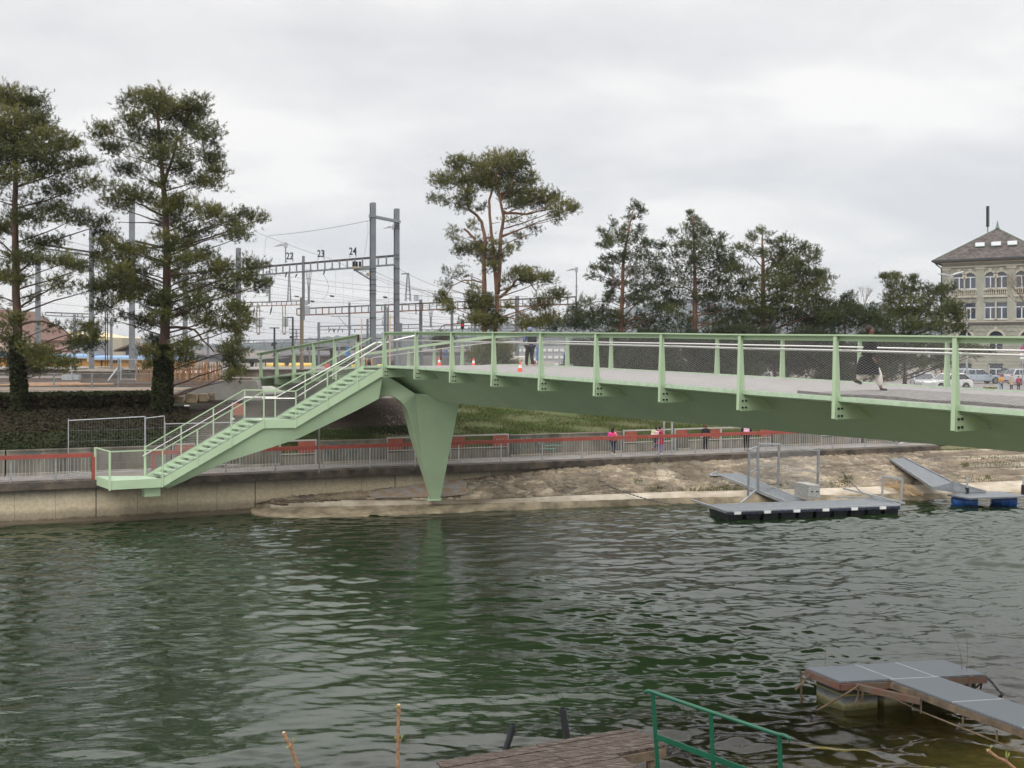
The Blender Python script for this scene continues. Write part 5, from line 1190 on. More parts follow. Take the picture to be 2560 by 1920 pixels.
D1_cl = [(1592,516,18,13),(1604,528,10,9),(1581,541,17,11),(1538,560,9,15,1),(1508,580,14,13),(1520,600,12,12),(1559,574,20,15),(1603,567,10,20),(1512,614,18,14),(1548,603,26,17),(1613,614,27,18),(1585,599,17,13),(1520,650,28,14),(1559,643,32,17),(1621,643,36,18),(1483,678,16,13,1),(1478,695,12,10,1),(1512,682,26,16),(1534,711,30,17),(1585,682,33,20),(1640,675,33,18),(1523,740,18,20),(1518,760,14,14),(1592,718,38,17),(1643,711,38,17),(1664,733,32,14),(1610,752,42,14),(1643,769,42,14),(1671,777,22,11),(1635,797,50,13),(1590,790,22,10,1),(1462,755,17,12),(1440,770,22,14),(1462,784,38,18),(1500,803,52,16),(1560,812,40,12),(1425,800,30,18),(1395,815,34,12),(1610,815,40,12),(1460,815,40,12),(1690,760,22,16),(1575,745,28,16),(1540,790,26,14)]
pine('slim upright pine with a narrow crooked top, first right of the lamp pole', 82, [([(1550, 900), (1552, 816), (1556, 733), (1559, 643), (1573, 570), (1585, 516)], .26, .04)], [([(1554, 800), (1580, 770), (1605, 745)], .10, .03, 0), ([(1552, 815), (1585, 795), (1600, 785)], .10, .03, 0), ([(1554, 785), (1530, 773), (1505, 780), (1480, 795)], .08, .03, 0), ([(1556, 730), (1530, 690), (1515, 650)], .05, .02, 0), ([(1556, 715), (1585, 660), (1610, 610)], .06, .02, 0), ([(1552, 765), (1520, 752), (1490, 755), (1470, 762)], .04, .02, 0)], D1_cl, LEAF2, 24, BARKR, nl=.19, dens=1.05)
D2_cl = [(1729,545,14,16),(1733,560,18,12),(1750,568,16,12),(1712,573,18,11),(1768,583,20,11),(1794,592,17,10),(1686,585,16,9),(1738,592,34,13),(1664,612,20,11),(1700,617,30,13),(1744,617,36,13),(1790,612,30,14),(1685,636,26,11),(1751,640,42,15),(1812,636,22,14),(1832,650,18,12),(1780,657,44,15),(1708,655,28,10),(1693,683,48,12),(1665,680,20,8,1),(1787,683,52,15),(1830,668,26,17),(1715,711,38,11),(1766,715,44,12),(1820,711,44,15),(1784,745,52,14),(1838,745,44,15),(1700,735,26,9,1),(1773,777,46,12),(1820,785,50,14),(1766,806,50,12),(1820,814,60,12),(1700,791,18,10,1),(1712,815,32,10),(1670,812,28,10),(1680,755,26,14),(1850,785,34,16),(1860,720,26,16),(1755,745,40,14),(1850,815,40,12)]
pine('conical pine with a straight reddish trunk between the slim and the bushy pines', 84, [([(1738, 900), (1738, 827), (1737, 700), (1735, 600), (1732, 540)], .30, .03)], [([(1738, 735), (1715, 720), (1690, 718), (1672, 722)], .07, .03, 0), ([(1739, 790), (1775, 782), (1810, 778), (1850, 768)], .07, .02, 0), ([(1737, 690), (1720, 660), (1680, 655)], .05, .02, 0), ([(1739, 815), (1785, 808), (1830, 808)], .06, .02, 0), ([(1738, 810), (1710, 790), (1690, 788)], .05, .02, 0)], D2_cl, LEAF2, 25, BARKR, nl=.19, dens=1.05)
D3_cl = [(1906,585,14,12),(1878,597,11,14),(1853,620,17,12),(1881,630,26,13),(1936,612,22,15),(1968,608,20,14),(1921,640,22,10,1),(1964,640,34,17),(2011,617,22,14),(2032,640,17,20),(2004,658,40,18),(1850,672,26,13),(1881,682,26,12,1),(1950,680,44,15),(2008,688,42,17),(2050,688,22,15),(2069,700,16,12),(1944,712,52,17),(2015,722,48,18),(2055,717,24,15),(1925,748,54,18),(1995,755,56,18),(2044,752,30,18),(1925,785,56,18),(1983,795,56,16),(2037,788,36,18),(1890,785,30,17),(1905,814,56,12),(2015,814,56,12),(1870,755,24,14),(1870,700,26,14),(1960,660,30,14),(2060,800,40,16),(2070,770,26,14),(1980,700,40,16)]
pine('wide bushy pine leaning right, last tall tree before the sandstone building', 80, [([(1908, 900), (1908, 744), (1907, 661), (1906, 607), (1906, 580)], .26, .03)], [([(1908, 700), (1935, 650), (1965, 615)], .08, .03, 0), ([(1908, 715), (1930, 670), (1960, 640)], .07, .03, 0), ([(1908, 670), (1880, 640), (1858, 620)], .06, .02, 0), ([(1908, 745), (1890, 722), (1878, 708)], .07, .04, 0), ([(1925, 760), (1950, 745), (1968, 722)], .08, .04, 0)], D3_cl, LEAF3, 26, BARKR, nl=.19, dens=1.15)
E_cl = [(2095,765,36,16),(2118,745,12,10),(2130,768,34,16),(2080,790,34,16),(2145,785,38,16),(2185,795,34,13),(2110,805,44,16),(2170,813,54,13),(2075,815,30,14),(2185,770,14,8,1)]
pine('low green pine bush filling the gap right of the bushy pine', 78, [([(2110, 905), (2112, 850), (2115, 770)], .14, .03)], [], E_cl, LEAF2, 27, nl=.19, dens=1.1)
F_cl = [(2231,703,22,12),(2215,695,10,8),(2240,690,10,9),(2270,712,20,12),(2285,700,12,9),(2222,728,17,10),(2261,730,34,14),(2318,725,34,13),(2352,728,20,12),(2372,722,12,10),(2231,751,26,13),(2276,751,40,14),(2337,748,40,14),(2382,764,26,12),(2216,772,26,14),(2246,790,42,16),(2291,782,46,17),(2346,782,44,16),(2390,782,18,15),(2405,795,16,12),(2240,812,42,14),(2300,815,50,14),(2352,817,52,12),(2400,822,26,10)]
F2_cl = [(2240,850,50,20),(2300,860,50,20),(2350,870,48,18),(2400,872,44,15),(2440,878,34,10),(2470,878,20,7),(2250,900,50,20),(2310,905,50,18),(2360,905,30,12),(2210,880,40,22)]
pine('spreading mountain pine in front of the sandstone building', 79, [([(2262, 960), (2262, 850), (2250, 740)], .16, .03), ([(2265, 850), (2300, 790), (2330, 740)], .12, .03)], [], F_cl+F2_cl, LEAF3, 28, nl=.19, dens=1.1)
SHADE = leafm('needles_dark', (.010, .016, .008), (.026, .036, .014), (.055, .065, .025))
# low evergreen growth seen through the railing net
for i, (a, b, y0, y1, D, lab) in enumerate(((1130, 1300, 895, 850, 70, 'rounded olive bush behind the cones at the left of the deck'), (1440, 1640, 930, 838, 74, 'dark undergrowth below the slim pine, behind the net'), (1640, 1830, 935, 838, 76, 'dark undergrowth below the conical pine, behind the net'), (1830, 2040, 940, 838, 73, 'dense dark undergrowth below the bushy pine, behind the net'), (2040, 2230, 950, 840, 74, 'dense dark undergrowth behind the walking woman'))):
    rr_ = random.Random(50+i); cl = []
    if i == 0: cl = [(1225, 900, 45, 16), (1200, 885, 30, 14), (1250, 880, 34, 16), (1225, 868, 30, 14), (1262, 900, 24, 12)]
    else:
        n = int((b-a)/16)
        for j in range(n*3): cl.append((rr_.uniform(a, b), rr_.uniform(y1, y0), rr_.uniform(22, 40), rr_.uniform(12, 22)))
    pine(lab, D, [([((a+b)/2, y0+12), ((a+b)/2+4, (y0+y1)/2), ((a+b)/2, y1)], .12, .04)], [], cl, SHADE if i else LEAF3, 60+i, name='evergreen_shrub', nl=.24, dens=.8 if i else 1.0)
# small round tree seen through the net left of centre
pine('small round dark tree on the station side seen through the net', 95, [([(1102, 900), (1103, 850)], .1, .04)], [], [(1103, 850, 30, 16), (1090, 862, 22, 14), (1118, 862, 22, 14), (1103, 838, 16, 9)], leafm('brown_evergreen', (.03, .03, .015), (.06, .055, .03), (.1, .085, .045)), 81, name='round_tree', nl=.2)

# bare winter trees
BARE = mat('bare_twigs', (0.16, 0.12, 0.09), .95, var=.2)
def bare(label, base, D, h, seed, spread=.5, levels=5, r0=.07):
    rg = random.Random(seed); m = MB(); b0 = W(base[0], base[1], D)
    def grow(p, d, L, r, lv):
        q = p+d*L; m.tube([p, p.lerp(q, .5)+Vector((rg.uniform(-.05, .05), rg.uniform(-.05, .05), 0))*L, q], [r, r*.8, r*.6], 4 if lv < 3 else 6, cap=False)
        if lv == 0: return
        for _ in range(3 if lv > 1 else 4):
            nd = (d+Vector((rg.uniform(-1, 1), rg.uniform(-1, 1), rg.uniform(-.25, .7)))*spread*1.3).normalized(); grow(p.lerp(q, rg.uniform(.55, 1)), nd, L*rg.uniform(.6, .82), r*.55, lv-1)
    t_ = thing('bare_tree', label, 'tree', b0, 'leafless trees'); grow(b0, Vector((rg.uniform(-.1, .1), 0, 1)), h*.3, r0, levels); m.build('branches', BARE, t_, fix=False)
bare('leafless tree crossing the right-hand windows of the sandstone building', (2575, 850), 92, 9.5, 3, .55, 6, .10)
bare('small leafless tree left of the sandstone building windows', (2420, 860), 96, 7.5, 4, .6, 5, .05)
bare('leafless treetop rising between the bushy pine and the spreading pine', (2160, 810), 120, 6.5, 8, .55, 5, .06)
bare('thin leafless treetop right beside the bushy pine', (2140, 800), 118, 4.5, 12, .5, 4, .04)

# ================================================================== IVY, HEDGE, GRASS
def leaves(name, P_, size, leaf, label, seed, up=.6, cat=None, attr=None, kind='stuff', parent=None):
    rg = np.random.default_rng(seed); n = len(P_); nrm = rg.normal(size=(n, 3)); nrm[:, 2] = abs(nrm[:, 2])+up; nrm[:, 1] -= .4; nrm /= np.linalg.norm(nrm, axis=1, keepdims=True)
    e1 = np.cross(nrm, rg.normal(size=(n, 3))); e1 /= np.linalg.norm(e1, axis=1, keepdims=True); e2 = np.cross(nrm, e1); s = size*(.6+.8*rg.random((n, 1)))
    V = np.stack([P_-e1*s, P_-e2*s*.7, P_+e1*s, P_+e2*s*.7], 1).reshape(-1, 3); FC = np.arange(4*n).reshape(-1, 4)
    A = rg.random(n) if attr is None else np.clip(attr+rg.normal(0, .12, n), 0, 1)
    o = np_mesh(name, V, FC, leaf, parent, attr=A)
    if kind: tag(o, label, cat, kind=kind)
    return o
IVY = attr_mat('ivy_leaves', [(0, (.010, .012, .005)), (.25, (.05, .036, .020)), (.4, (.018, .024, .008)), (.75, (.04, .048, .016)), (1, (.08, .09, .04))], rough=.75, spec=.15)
def scatter_bank(n, pxa, pxb, na, nb, seed, lift=.08):
    rg = np.random.default_rng(seed); out = []
    px = rg.uniform(pxa, pxb, n); nn = rg.uniform(na, nb, n)
    rx = (px-HX)/F; D = (nn+CA*D0)/(CA-SA*rx); X = rx*D; u = CA*X+SA*(D-D0)
    zg = np.array([terr_z(a, b) for a, b in zip(u, nn)]); return np.stack([X, D, zg+lift*rg.random(n)], 1), px, nn, u
P_, px_, n_, u_ = scatter_bank(60000, -60, 470, 2.6, 9.3, 5, .16)
leaves('ivy_cover', P_, .075, IVY, 'dark ivy carpeting the bank below the railway hedge', 6, attr=.25+.25*(n_ < 5)+.0*px_, cat='ivy')
# clipped ivy hedge along the top of the left bank
rg = np.random.default_rng(31); n = 42000
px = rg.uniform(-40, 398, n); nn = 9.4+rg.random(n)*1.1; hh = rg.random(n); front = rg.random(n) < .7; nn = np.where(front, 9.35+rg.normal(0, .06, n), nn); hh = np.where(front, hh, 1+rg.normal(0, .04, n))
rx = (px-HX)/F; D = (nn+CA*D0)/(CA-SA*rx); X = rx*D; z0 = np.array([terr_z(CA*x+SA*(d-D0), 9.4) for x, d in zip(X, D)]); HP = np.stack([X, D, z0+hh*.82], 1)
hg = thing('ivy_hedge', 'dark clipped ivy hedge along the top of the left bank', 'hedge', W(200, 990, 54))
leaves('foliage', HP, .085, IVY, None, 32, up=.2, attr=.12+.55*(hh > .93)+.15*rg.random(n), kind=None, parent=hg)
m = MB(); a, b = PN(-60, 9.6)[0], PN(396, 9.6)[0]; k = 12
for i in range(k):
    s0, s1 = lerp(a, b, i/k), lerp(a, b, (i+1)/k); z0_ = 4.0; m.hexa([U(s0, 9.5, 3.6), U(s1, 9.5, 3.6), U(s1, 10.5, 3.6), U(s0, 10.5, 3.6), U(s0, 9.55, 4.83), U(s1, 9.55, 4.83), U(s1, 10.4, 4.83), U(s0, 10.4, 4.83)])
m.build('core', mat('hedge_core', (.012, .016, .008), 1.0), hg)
# ivy sleeves on the two trunks
for tr, pts, r, sd_ in ((tA, [(50, 1075, .46), (48, 980, .42), (45, 900, .40), (43, 850, .34)], 0, 41), (tB, [(402, 1055, .62), (406, 980, .56), (410, 900, .50), (412, 862, .42)], 0, 42)):
    rg = np.random.default_rng(sd_); n = 9000; t_ = rg.random(n); Dd = 49 if tr is tA else 50.5
    ys = np.array([p[1] for p in pts]); y = ys[0]+(ys[-1]-ys[0])*t_; xx = np.interp(-y, -ys, [p[0] for p in pts]); rr = np.interp(-y, -ys, [p[2] for p in pts])*(.66+.26*rg.random(n)); th = rg.random(n)*2*np.pi
    X = (xx-HX)*Dd/F+rr*np.cos(th); Y = Dd+rr*np.sin(th); Z_ = CZ-(y-HY)*Dd/F
    leaves('ivy', np.stack([X, Y, Z_], 1), .075, IVY, None, sd_, up=0, attr=.35+.3*rg.random(n), kind=None, parent=tr)
# grass tufts
def grass(n, pxa, pxb, na, nb, seed, label, stops, h=.16, ht=1.0, w_=.012, clump=True):
    P_, px_, nn_, u_ = scatter_bank(n, pxa, pxb, na, nb, seed, 0); rg = np.random.default_rng(seed+1)
    msk = np.sin(u_*1.7+nn_*2.3)+np.sin(u_*.63-nn_*1.9+1)+rg.normal(0, .7, n); keep = msk > -.6 if clump else np.ones(n, bool); P_ = P_[keep]; msk = msk[keep]; n = len(P_)
    th = rg.random(n)*6.28; hh = h*(.5+rg.random(n))*ht; d = np.stack([np.cos(th)*.6, np.sin(th)*.6, np.ones(n)], 1); tip = P_+d*hh[:, None]; sdv = np.stack([-np.sin(th), np.cos(th), np.zeros(n)], 1)*w_
    V = np.stack([P_-sdv, P_+sdv, tip], 1).reshape(-1, 3); m_ = attr_mat('grass_'+str(seed), stops, rough=.8, spec=.2)
    tag(np_mesh('grass', V, np.arange(3*n).reshape(-1, 3), m_, attr=np.clip(.45+msk*.15+rg.normal(0, .2, n), 0, 1)), label, 'grass', kind='stuff')
GST = [(0, (.22, .17, .09)), (.25, (.12, .11, .045)), (.55, (.055, .085, .02)), (1, (.10, .15, .03))]
grass(110000, 1100, 2250, 2.62, 9.5, 71, 'rough green and straw grass on the bank behind the bridge', GST, h=.12, w_=.011)
grass(14000, 640, 1080, 2.5, 4.8, 73, 'short dark grass at the foot of the brown bank', [(0, (.09, .075, .05)), (.4, (.04, .055, .018)), (1, (.05, .08, .02))], h=.13, w_=.014)
grass(9000, 430, 1080, 4.6, 9.5, 75, 'sparse withered stalks on the brown soil slope', [(0, (.10, .075, .06)), (.6, (.06, .045, .035)), (1, (.16, .12, .085))], h=.08, w_=.010)
grass(14000, -60, 420, 2.45, 3.6, 77, 'thin grass along the top of the left path wall', [(0, (.07, .06, .03)), (.6, (.03, .045, .015)), (1, (.05, .07, .02))], h=.16, w_=.012)
# pale stones in the soil beside the pier
rg = random.Random(88); m = MB()
for i in range(260):
    px = rg.gauss(1000, 22); n0 = rg.uniform(3.2, 8.6); u0, Dq = PN(px, n0); p = U(u0, n0, terr_z(u0, n0)+.01); s = rg.uniform(.02, .055); m.box(p, s*1.6, s*1.3, s, rz=rg.random()*3)
tag(m.build('rubble', mat('pale_rubble', (.36, .30, .24), .9, var=.3, vscale=8)), 'pale rubble scattered in the brown soil beside the pier', 'stones', kind='stuff')
# moss and weed tufts on the stone slope
rg2 = np.random.default_rng(5); V = []; A = []
for (cx, cy, n, sx_, sy_) in ((1620, 1158, 60, 30, 3), (1830, 1218, 200, 40, 5), (1760, 1224, 120, 50, 3), (1640, 1224, 60, 12, 4), (2115, 1200, 120, 9, 6), (2090, 1211, 60, 14, 3), (2250, 1131, 120, 30, 3), (2370, 1124, 200, 50, 3), (2470, 1150, 120, 40, 8), (2510, 1160, 100, 30, 8), (2410, 1163, 60, 6, 3), (2465, 1195, 60, 14, 3), (2445, 1200, 80, 40, 3), (1950, 1212, 60, 12, 4), (1920, 1214, 50, 20, 3), (1600, 1205, 30, 8, 3), (1100, 1200, 0, 1, 1)):
    for _ in range(n*3):
        px = rg2.normal(cx, sx_); py = rg2.normal(cy, sy_)
        if not (colat(px, 1)-2 < py < colat(px, 3)+2): continue
        q = onslope(px, py); h_ = .05+.10*rg2.random(); th = rg2.random()*6.28; V += [(q.x-.015, q.y, q.z), (q.x+.015, q.y, q.z), (q.x+math.cos(th)*.05, q.y-.03, q.z+h_)]; A.append(rg2.random())
tag(np_mesh('weeds', np.array(V), np.arange(len(V)).reshape(-1, 3), attr_mat('weed', [(0, (.16, .13, .05)), (.5, (.07, .09, .02)), (1, (.07, .13, .025))], rough=.8), attr=np.array(A)), 'tufts of grass and moss between the stones of the slope', 'weeds', kind='stuff')
# ================================================================== RAILWAY
def zat(D, X=-10): return zground(X, D)
RAILM = mat('rail_steel', (0.16, 0.115, 0.09), 0.5, 0.5); BALL = mat('ballast', (0.20, 0.18, 0.16), 0.95, col2=(0.10, 0.085, 0.07), vscale=5, bump=.8, bscale=12)
PLAT = mat('platform_top', (0.26, 0.245, 0.22), 0.9, var=.15, vscale=.6); PLATF = mat('platform_face', (0.24, 0.20, 0.155), 0.9, col2=(0.10, 0.08, 0.06), vscale=1.3, bump=.3, stretch=(1, 1, .4))
SAND = mat('sandy_ground', (0.34, 0.26, 0.18), 0.95, var=.2, vscale=1)
def gsheet(px0, px1, D0_, D1_, dz, name, m_, label, sl=0.0, kind='structure'):
    """ground strip following the terrain, depth D0_..D1_; sl = extra depth per px"""
    m = MB(); n = 24
    for i in range(n):
        a, b = lerp(px0, px1, i/n), lerp(px0, px1, (i+1)/n); q = []
        for px, d in ((a, D0_), (b, D0_), (b, D1_), (a, D1_)):
            D = d+sl*(px-px0); X = (px-HX)*D/F; nn_ = -SA*X+CA*(D-D0); uu_ = CA*X+SA*(D-D0); q.append(Vector((X, D, terr_z(uu_, nn_)+dz)))
        m.quad(*q)
    return tag(m.build(name, m_), label, kind=kind)
gsheet(-700, 1400, 66.5, 71, .03, 'dirt_strip', mat('site_dirt', (.27, .20, .14), .95, col2=(.17, .13, .10), vscale=.9, bump=.5), 'bare construction dirt beside the tracks')
for i, d in enumerate((75, 81, 88)):
    gsheet(-700, 1400, d-1.7, d+1.9, .05, 'ballast', BALL, 'ballast bed of the railway track')
    tr = thing('railway_track', ['nearest railway track behind the mesh fence', 'middle railway track behind the mesh fence', 'railway track closest to the platforms'][i], 'railway track', Vector((-30, d, 4.4)), 'railway tracks')
    for s in (-.72, .72):
        m = MB(); m.bar(Vector((-90, d+s, 4.54)), Vector((4, d+s, 4.54)), .07, .14); m.build('rail', RAILM, tr)
    m = MB()
    for k in range(150): m.box((-90+k*.63, d, 4.46), .24, 2.5, .05)
    m.build('sleepers', mat('sleeper', (.13, .105, .085), .9), tr)
def platform(px0, px1, Df, Db, top, label):
    X0, X1 = (px0-HX)*Df/F, (px1-HX)*Df/F; t_ = thing('platform', label, 'platform', Vector(((X0+X1)/2, Df, 4.4)), 'station platforms')
    m = MB(); m.box(((X0+X1)/2, (Df+Db)/2+.2, (4.3+top-.1)/2), X1-X0, Db-Df-.4, top-.1-4.3); m.build('platform_wall', PLATF, t_)
    m = MB(); m.box(((X0+X1)/2, (Df+Db)/2, top-.05), X1-X0, Db-Df, .1); m.build('platform_slab', PLAT, t_); return t_
platform(560, 1050, 100, 112, 5.2, 'concrete station platform seen through the bridge opening left of the stair')
platform(300, 420, 96, 108, 5.25, 'concrete platform end beside the picket fence')
m = MB(); P_ = [W(170, 928, 95), W(330, 929, 95), W(300, 918, 100), W(230, 917, 112), W(180, 922, 112)]
m.prism(P_, [Vector((p.x, p.y+.5, 4.3)) for p in P_]); tag(m.build('platform_ramp', PLATF), 'sloping concrete ramp at the end of the left platform', 'ramp')
platform(-200, 172, 104, 116, 5.15, 'long low platform in front of the yellow carriages')
# stacked timber boards on the dirt
m = MB(); 
for i, (a, b, y) in enumerate(((60, 282, 961), (70, 250, 963), (-20, 55, 962), (55, 200, 958))): m.bar(W(a, y, 69.5), W(b, y-2, 70.2), .35, .10)
tag(m.build('timber_stack', mat('fresh_timber', (.50, .33, .21), .85, var=.15)), 'long pale timber boards lying on the dirt by the fence', 'timber')
# mesh fence along the railway edge
fc = thing('chain_fence', 'low chain-link fence with grey posts above the ivy hedge', 'fence', W(200, 965, 66)); 
m = MB()
for px in (-10, 135, 230, 296, 384):
    yt, yb = (896, 968) if px == 296 else (934, 969); D = 66-(px-135)*.006; m.bar(W(px, yb, D), W(px, yt, D), .09, .09, up=(0, 1, 0))
m.build('post', STEELD, fc)
m = MB(); 
for y in (933, 956.5): m.bar(W(-40, y, 66.8), W(388, y+1, 64.4), .035, .035)
m.build('rail', STEELD, fc)
m = MB(); A0, B0 = W(-40, 957, 66.8), W(388, 958, 64.4); Lf = (B0-A0).length
for i in range(int(Lf/.14)):
    p = A0+(B0-A0)*(i*.14/Lf); m.bar(p, p+(B0-A0)*(.6/Lf)+Vector((0, 0, .6)), .006, .006); m.bar(p+Vector((0, 0, .6)), p+(B0-A0)*(.6/Lf), .006, .006)
m.build('wire_mesh', STEELD, fc)
fp = thing('site_fence_panel', 'taller grey site fence panel with diagonal stay left of the picket fence', 'fence panel', W(320, 955, 68)); m = MB()
for px in (179, 302, 340, 356): m.bar(W(px, 951, 68.5), W(px, 906 if px == 179 else 897, 68.5), .07, .07, up=(0, 1, 0))
m.bar(W(302, 898, 68.5), W(345, 898, 68.5), .05, .05); m.bar(W(302, 947, 68.5), W(345, 949, 68.5), .05, .05); m.bar(W(296, 917, 68.5), W(270, 952, 66.8), .07, .07); m.build('frame', STEEL, fp)
m = MB()
for i in range(18): m.bar(W(303+i*2.4, 948, 68.5), W(303+i*2.4, 898, 68.5), .006, .006, up=(0, 1, 0))
m.build('mesh', STEELD, fp)
# chestnut picket fence
PK = mat('chestnut_paling', (.36, .21, .11), .9, col2=(.22, .14, .08), vscale=5)
for j, (a, b, D, y0, y1, lab) in enumerate(((341, 386, 68, 955, 903, 'leaning piece of chestnut picket fence left of the broad pine'), (428, 556, 70, 951, 905, 'long chestnut picket fence right of the broad pine'))):
    t_ = thing('picket_fence', lab, 'fence', W((a+b)/2, y0, D), 'chestnut picket fences'); rr_ = random.Random(j); x = a; m = MB()
    while x < b:
        m.bar(W(x+rr_.uniform(-1, 1), y0+rr_.uniform(-2, 1), D+rr_.uniform(-.2, .2)), W(x+rr_.uniform(-2.5, 1.5)-(2 if j == 0 else 0), y1+rr_.uniform(-3, 5), D), .045, .03, up=(0, 1, 0)); x += rr_.uniform(1.9, 3.2)
    m.build('pickets', PK, t_)
    m = MB(); 
    for y in (lerp(y0, y1, .25), lerp(y0, y1, .8)): m.bar(W(a, y, D-.05), W(b, y, D-.05), .02, .02)
    if j: 
        for (p, q) in (((517, 953), (517, 900)), ((514, 925), (500, 955)), ((519, 922), (533, 952)), ((468, 950), (468, 905))): m.bar(W(*p, D-.3), W(*q, D-.2), .11, .11, up=(0, 1, 0))
    m.build('bracing', PK, t_)
RW_ = mat('red_white_barrier', (.55, .10, .09), .6); 
t_ = thing('barrier_plank', 'red and white striped barrier planks behind the picket fence', 'barrier', W(470, 930, 74)); m = MB(); m2 = MB()
for i in range(20): (m if i % 2 else m2).box(W(430+i*6, 929, 74), .17, .04, .20)
m.build('red_stripe', RW_, t_); m2.build('white_stripe', WHITE, t_)
m = MB(); m.box(W(172, 943, 80), .9, .6, .42); m.box(W(188, 943, 80), .75, .5, .38); tag(m.build('cable_cabinet', STEEL), 'two low grey cable cabinets standing by the track', 'cabinet')

# yellow work carriages with blue roofs
YEL = mat('ochre_paint', (.45, .24, .06), .6, var=.06, vscale=1.5); BLR = mat('light_blue_roof', (.19, .31, .47), .6, var=.08); WIN = mat('carriage_window', (.05, .06, .065), .15)
def wagon(x0, x1, D, yt, yb, wins, label, doors=()):
    t_ = thing('yellow_carriage', label, 'carriage', W((x0+x1)/2, yb, D), 'yellow carriages with blue roofs'); a, b = W(x0, yb, D), W(x1, yt+9, D); h = b.z-a.z; wd_ = b.x-a.x
    m = MB(); m.box(((a.x+b.x)/2, D+1.5, (a.z+b.z)/2), wd_, 3.0, h)
    for k in range(int(wd_/1.6)): m.box((a.x+.8+k*1.6, D-.015, (a.z+b.z)/2), .035, .03, h)
    m.build('body', YEL, t_)
    m = MB(); zt = W(x0, yt, D).z; y_ = [(-.35, b.z-.05), (-.25, b.z+.22), (.4, zt-.05), (1.5, zt+.02), (2.6, zt-.05), (3.3, b.z)]
    m.prism([Vector((a.x-.1, D+y, z_)) for y, z_ in y_], [Vector((b.x+.1, D+y, z_)) for y, z_ in y_]); m.build('roof', BLR, t_)
    m = MB(); m.box(((a.x+b.x)/2, D-.2, b.z-.06), wd_+.1, .5, .10); m.build('eave', mat('eave_grey', (.32, .31, .28), .7), t_)
    for w0, w1 in wins:
        m = MB(); p, q = W(w0, 907, D), W(w1, 897, D); m.box(((p.x+q.x)/2, D-.03, (p.z+q.z)/2), q.x-p.x, .06, q.z-p.z); o = m.build('window', WIN, t_)
        m = MB(); m.box(((p.x+q.x)/2, D-.07, q.z+.04), q.x-p.x+.12, .05, .06); m.box(((p.x+q.x)/2, D-.07, (p.z+q.z)/2), .05, .04, q.z-p.z); m.build('frame', mat('pale_frame', (.4, .38, .33), .6), o)
    for d0, d1 in doors:
        m = MB(); p, q = W(d0, yb, D), W(d1, 898, D); m.box(((p.x+q.x)/2, D-.03, (p.z+q.z)/2), q.x-p.x, .07, q.z-p.z); m.build('door', DARK, t_)
    return t_
wagon(-90, 82, 124, 882, 917, [(20, 28), (50, 58)], 'yellow carriage behind the left pine trunk')
wagon(86, 232, 122, 885, 919, [(156, 160), (195, 204)], 'long yellow carriage with one square window between the two pines', [(228, 232)])
wagon(236, 362, 120, 889, 918, [(284, 293)], 'yellow carriage with a bright window left of the picket fence', [(252, 256)])
wagon(366, 470, 123, 889, 918, [(440, 448)], 'yellow carriage mostly hidden behind the broad pine')
# station-side buildings
def prismb(name, label, cat, x0, x1, D, dep, ybase, yeave, m_, roof=None, ridge_y=None, ridge='x', parent=None, rm=None, ov=.5):
    t_ = thing(name, label, cat, W((x0+x1)/2, ybase, D)); a, b = W(x0, ybase, D), W(x1, yeave, D); m = MB(); m.box(((a.x+b.x)/2, D+dep/2, (a.z+b.z)/2), b.x-a.x, dep, b.z-a.z); m.build('wall', m_, t_)
    if rm:
        zr = W(x0, ridge_y, D).z; m = MB()
        if ridge == 'x': pr = [(-ov, b.z-.1), (dep/2, zr), (dep+ov, b.z-.1), (dep+ov, b.z-.35), (dep/2, zr-.3), (-ov, b.z-.35)]; m.prism([Vector((a.x-ov, D+y, z_)) for y, z_ in pr], [Vector((b.x+ov, D+y, z_)) for y, z_ in pr])
        else:
            cx = (a.x+b.x)/2; m.prism([Vector((a.x, D+.05, b.z)), Vector((b.x, D+.05, b.z)), Vector((cx, D+.05, zr-.3))], [Vector((a.x, D+dep, b.z)), Vector((b.x, D+dep, b.z)), Vector((cx, D+dep, zr-.3))]); m.build('gable', m_, t_); m = MB()
            pr = [(a.x-ov, b.z-.2), (cx, zr), (b.x+ov, b.z-.2), (b.x+ov, b.z-.5), (cx, zr-.35), (a.x-ov, b.z-.5)]; m.prism([Vector((x, D-ov, z_)) for x, z_ in pr], [Vector((x, D+dep+ov, z_)) for x, z_ in pr])
        m.build('roof', rm, t_)
    return t_
TILE = mat('red_brown_tiles', (.15, .085, .065), .9, var=.25, vscale=.5, bump=.5); PINK = mat('pink_render', (.62, .47, .41), .85, var=.05); GREYM = mat('grey_cladding', (.43, .45, .47), .6, var=.06, vscale=.3)
prismb('station_house', 'pink rendered house with big red-brown tiled roof at the far left', 'house', -110, 88, 150, 12, 900, 846, PINK, ridge_y=772, ridge='y', rm=TILE, ov=.8)
gh = prismb('industrial_hall', 'long grey factory hall with a yellow top band behind the carriages', 'hall', 98, 312, 215, 30, 893, 846, GREYM)
m = MB(); a, b = W(98, 847, 214.9), W(275, 829, 214.9)
P_ = [W(88, 847, 214.8), W(276, 851, 214.8), W(276, 843, 214.8), W(215, 838, 214.8), W(180, 829, 214.8), W(88, 826, 214.8)]; m.prism(P_, [p+Vector((0, 20, 0)) for p in P_]); m.build('yellow_band', mat('pale_yellow_cladding', (.66, .56, .33), .7), gh)
m = MB()
for k in range(40): m.bar(W(100+k*5.3, 893, 214.7), W(100+k*5.3, 848, 214.7), .12, .12, up=(0, 1, 0))
m.build('cladding_rib', mat('cladding_line', (.33, .35, .37), .6), gh)
m = MB()
for x in (66, 76): m.tube([W(x, 829, 214), W(x, 822, 214), W(x+5, 819, 214), W(x+7, 822, 214)], .9, 8)
m.build('blue_vent', mat('blue_vent', (.12, .28, .50), .4), gh)
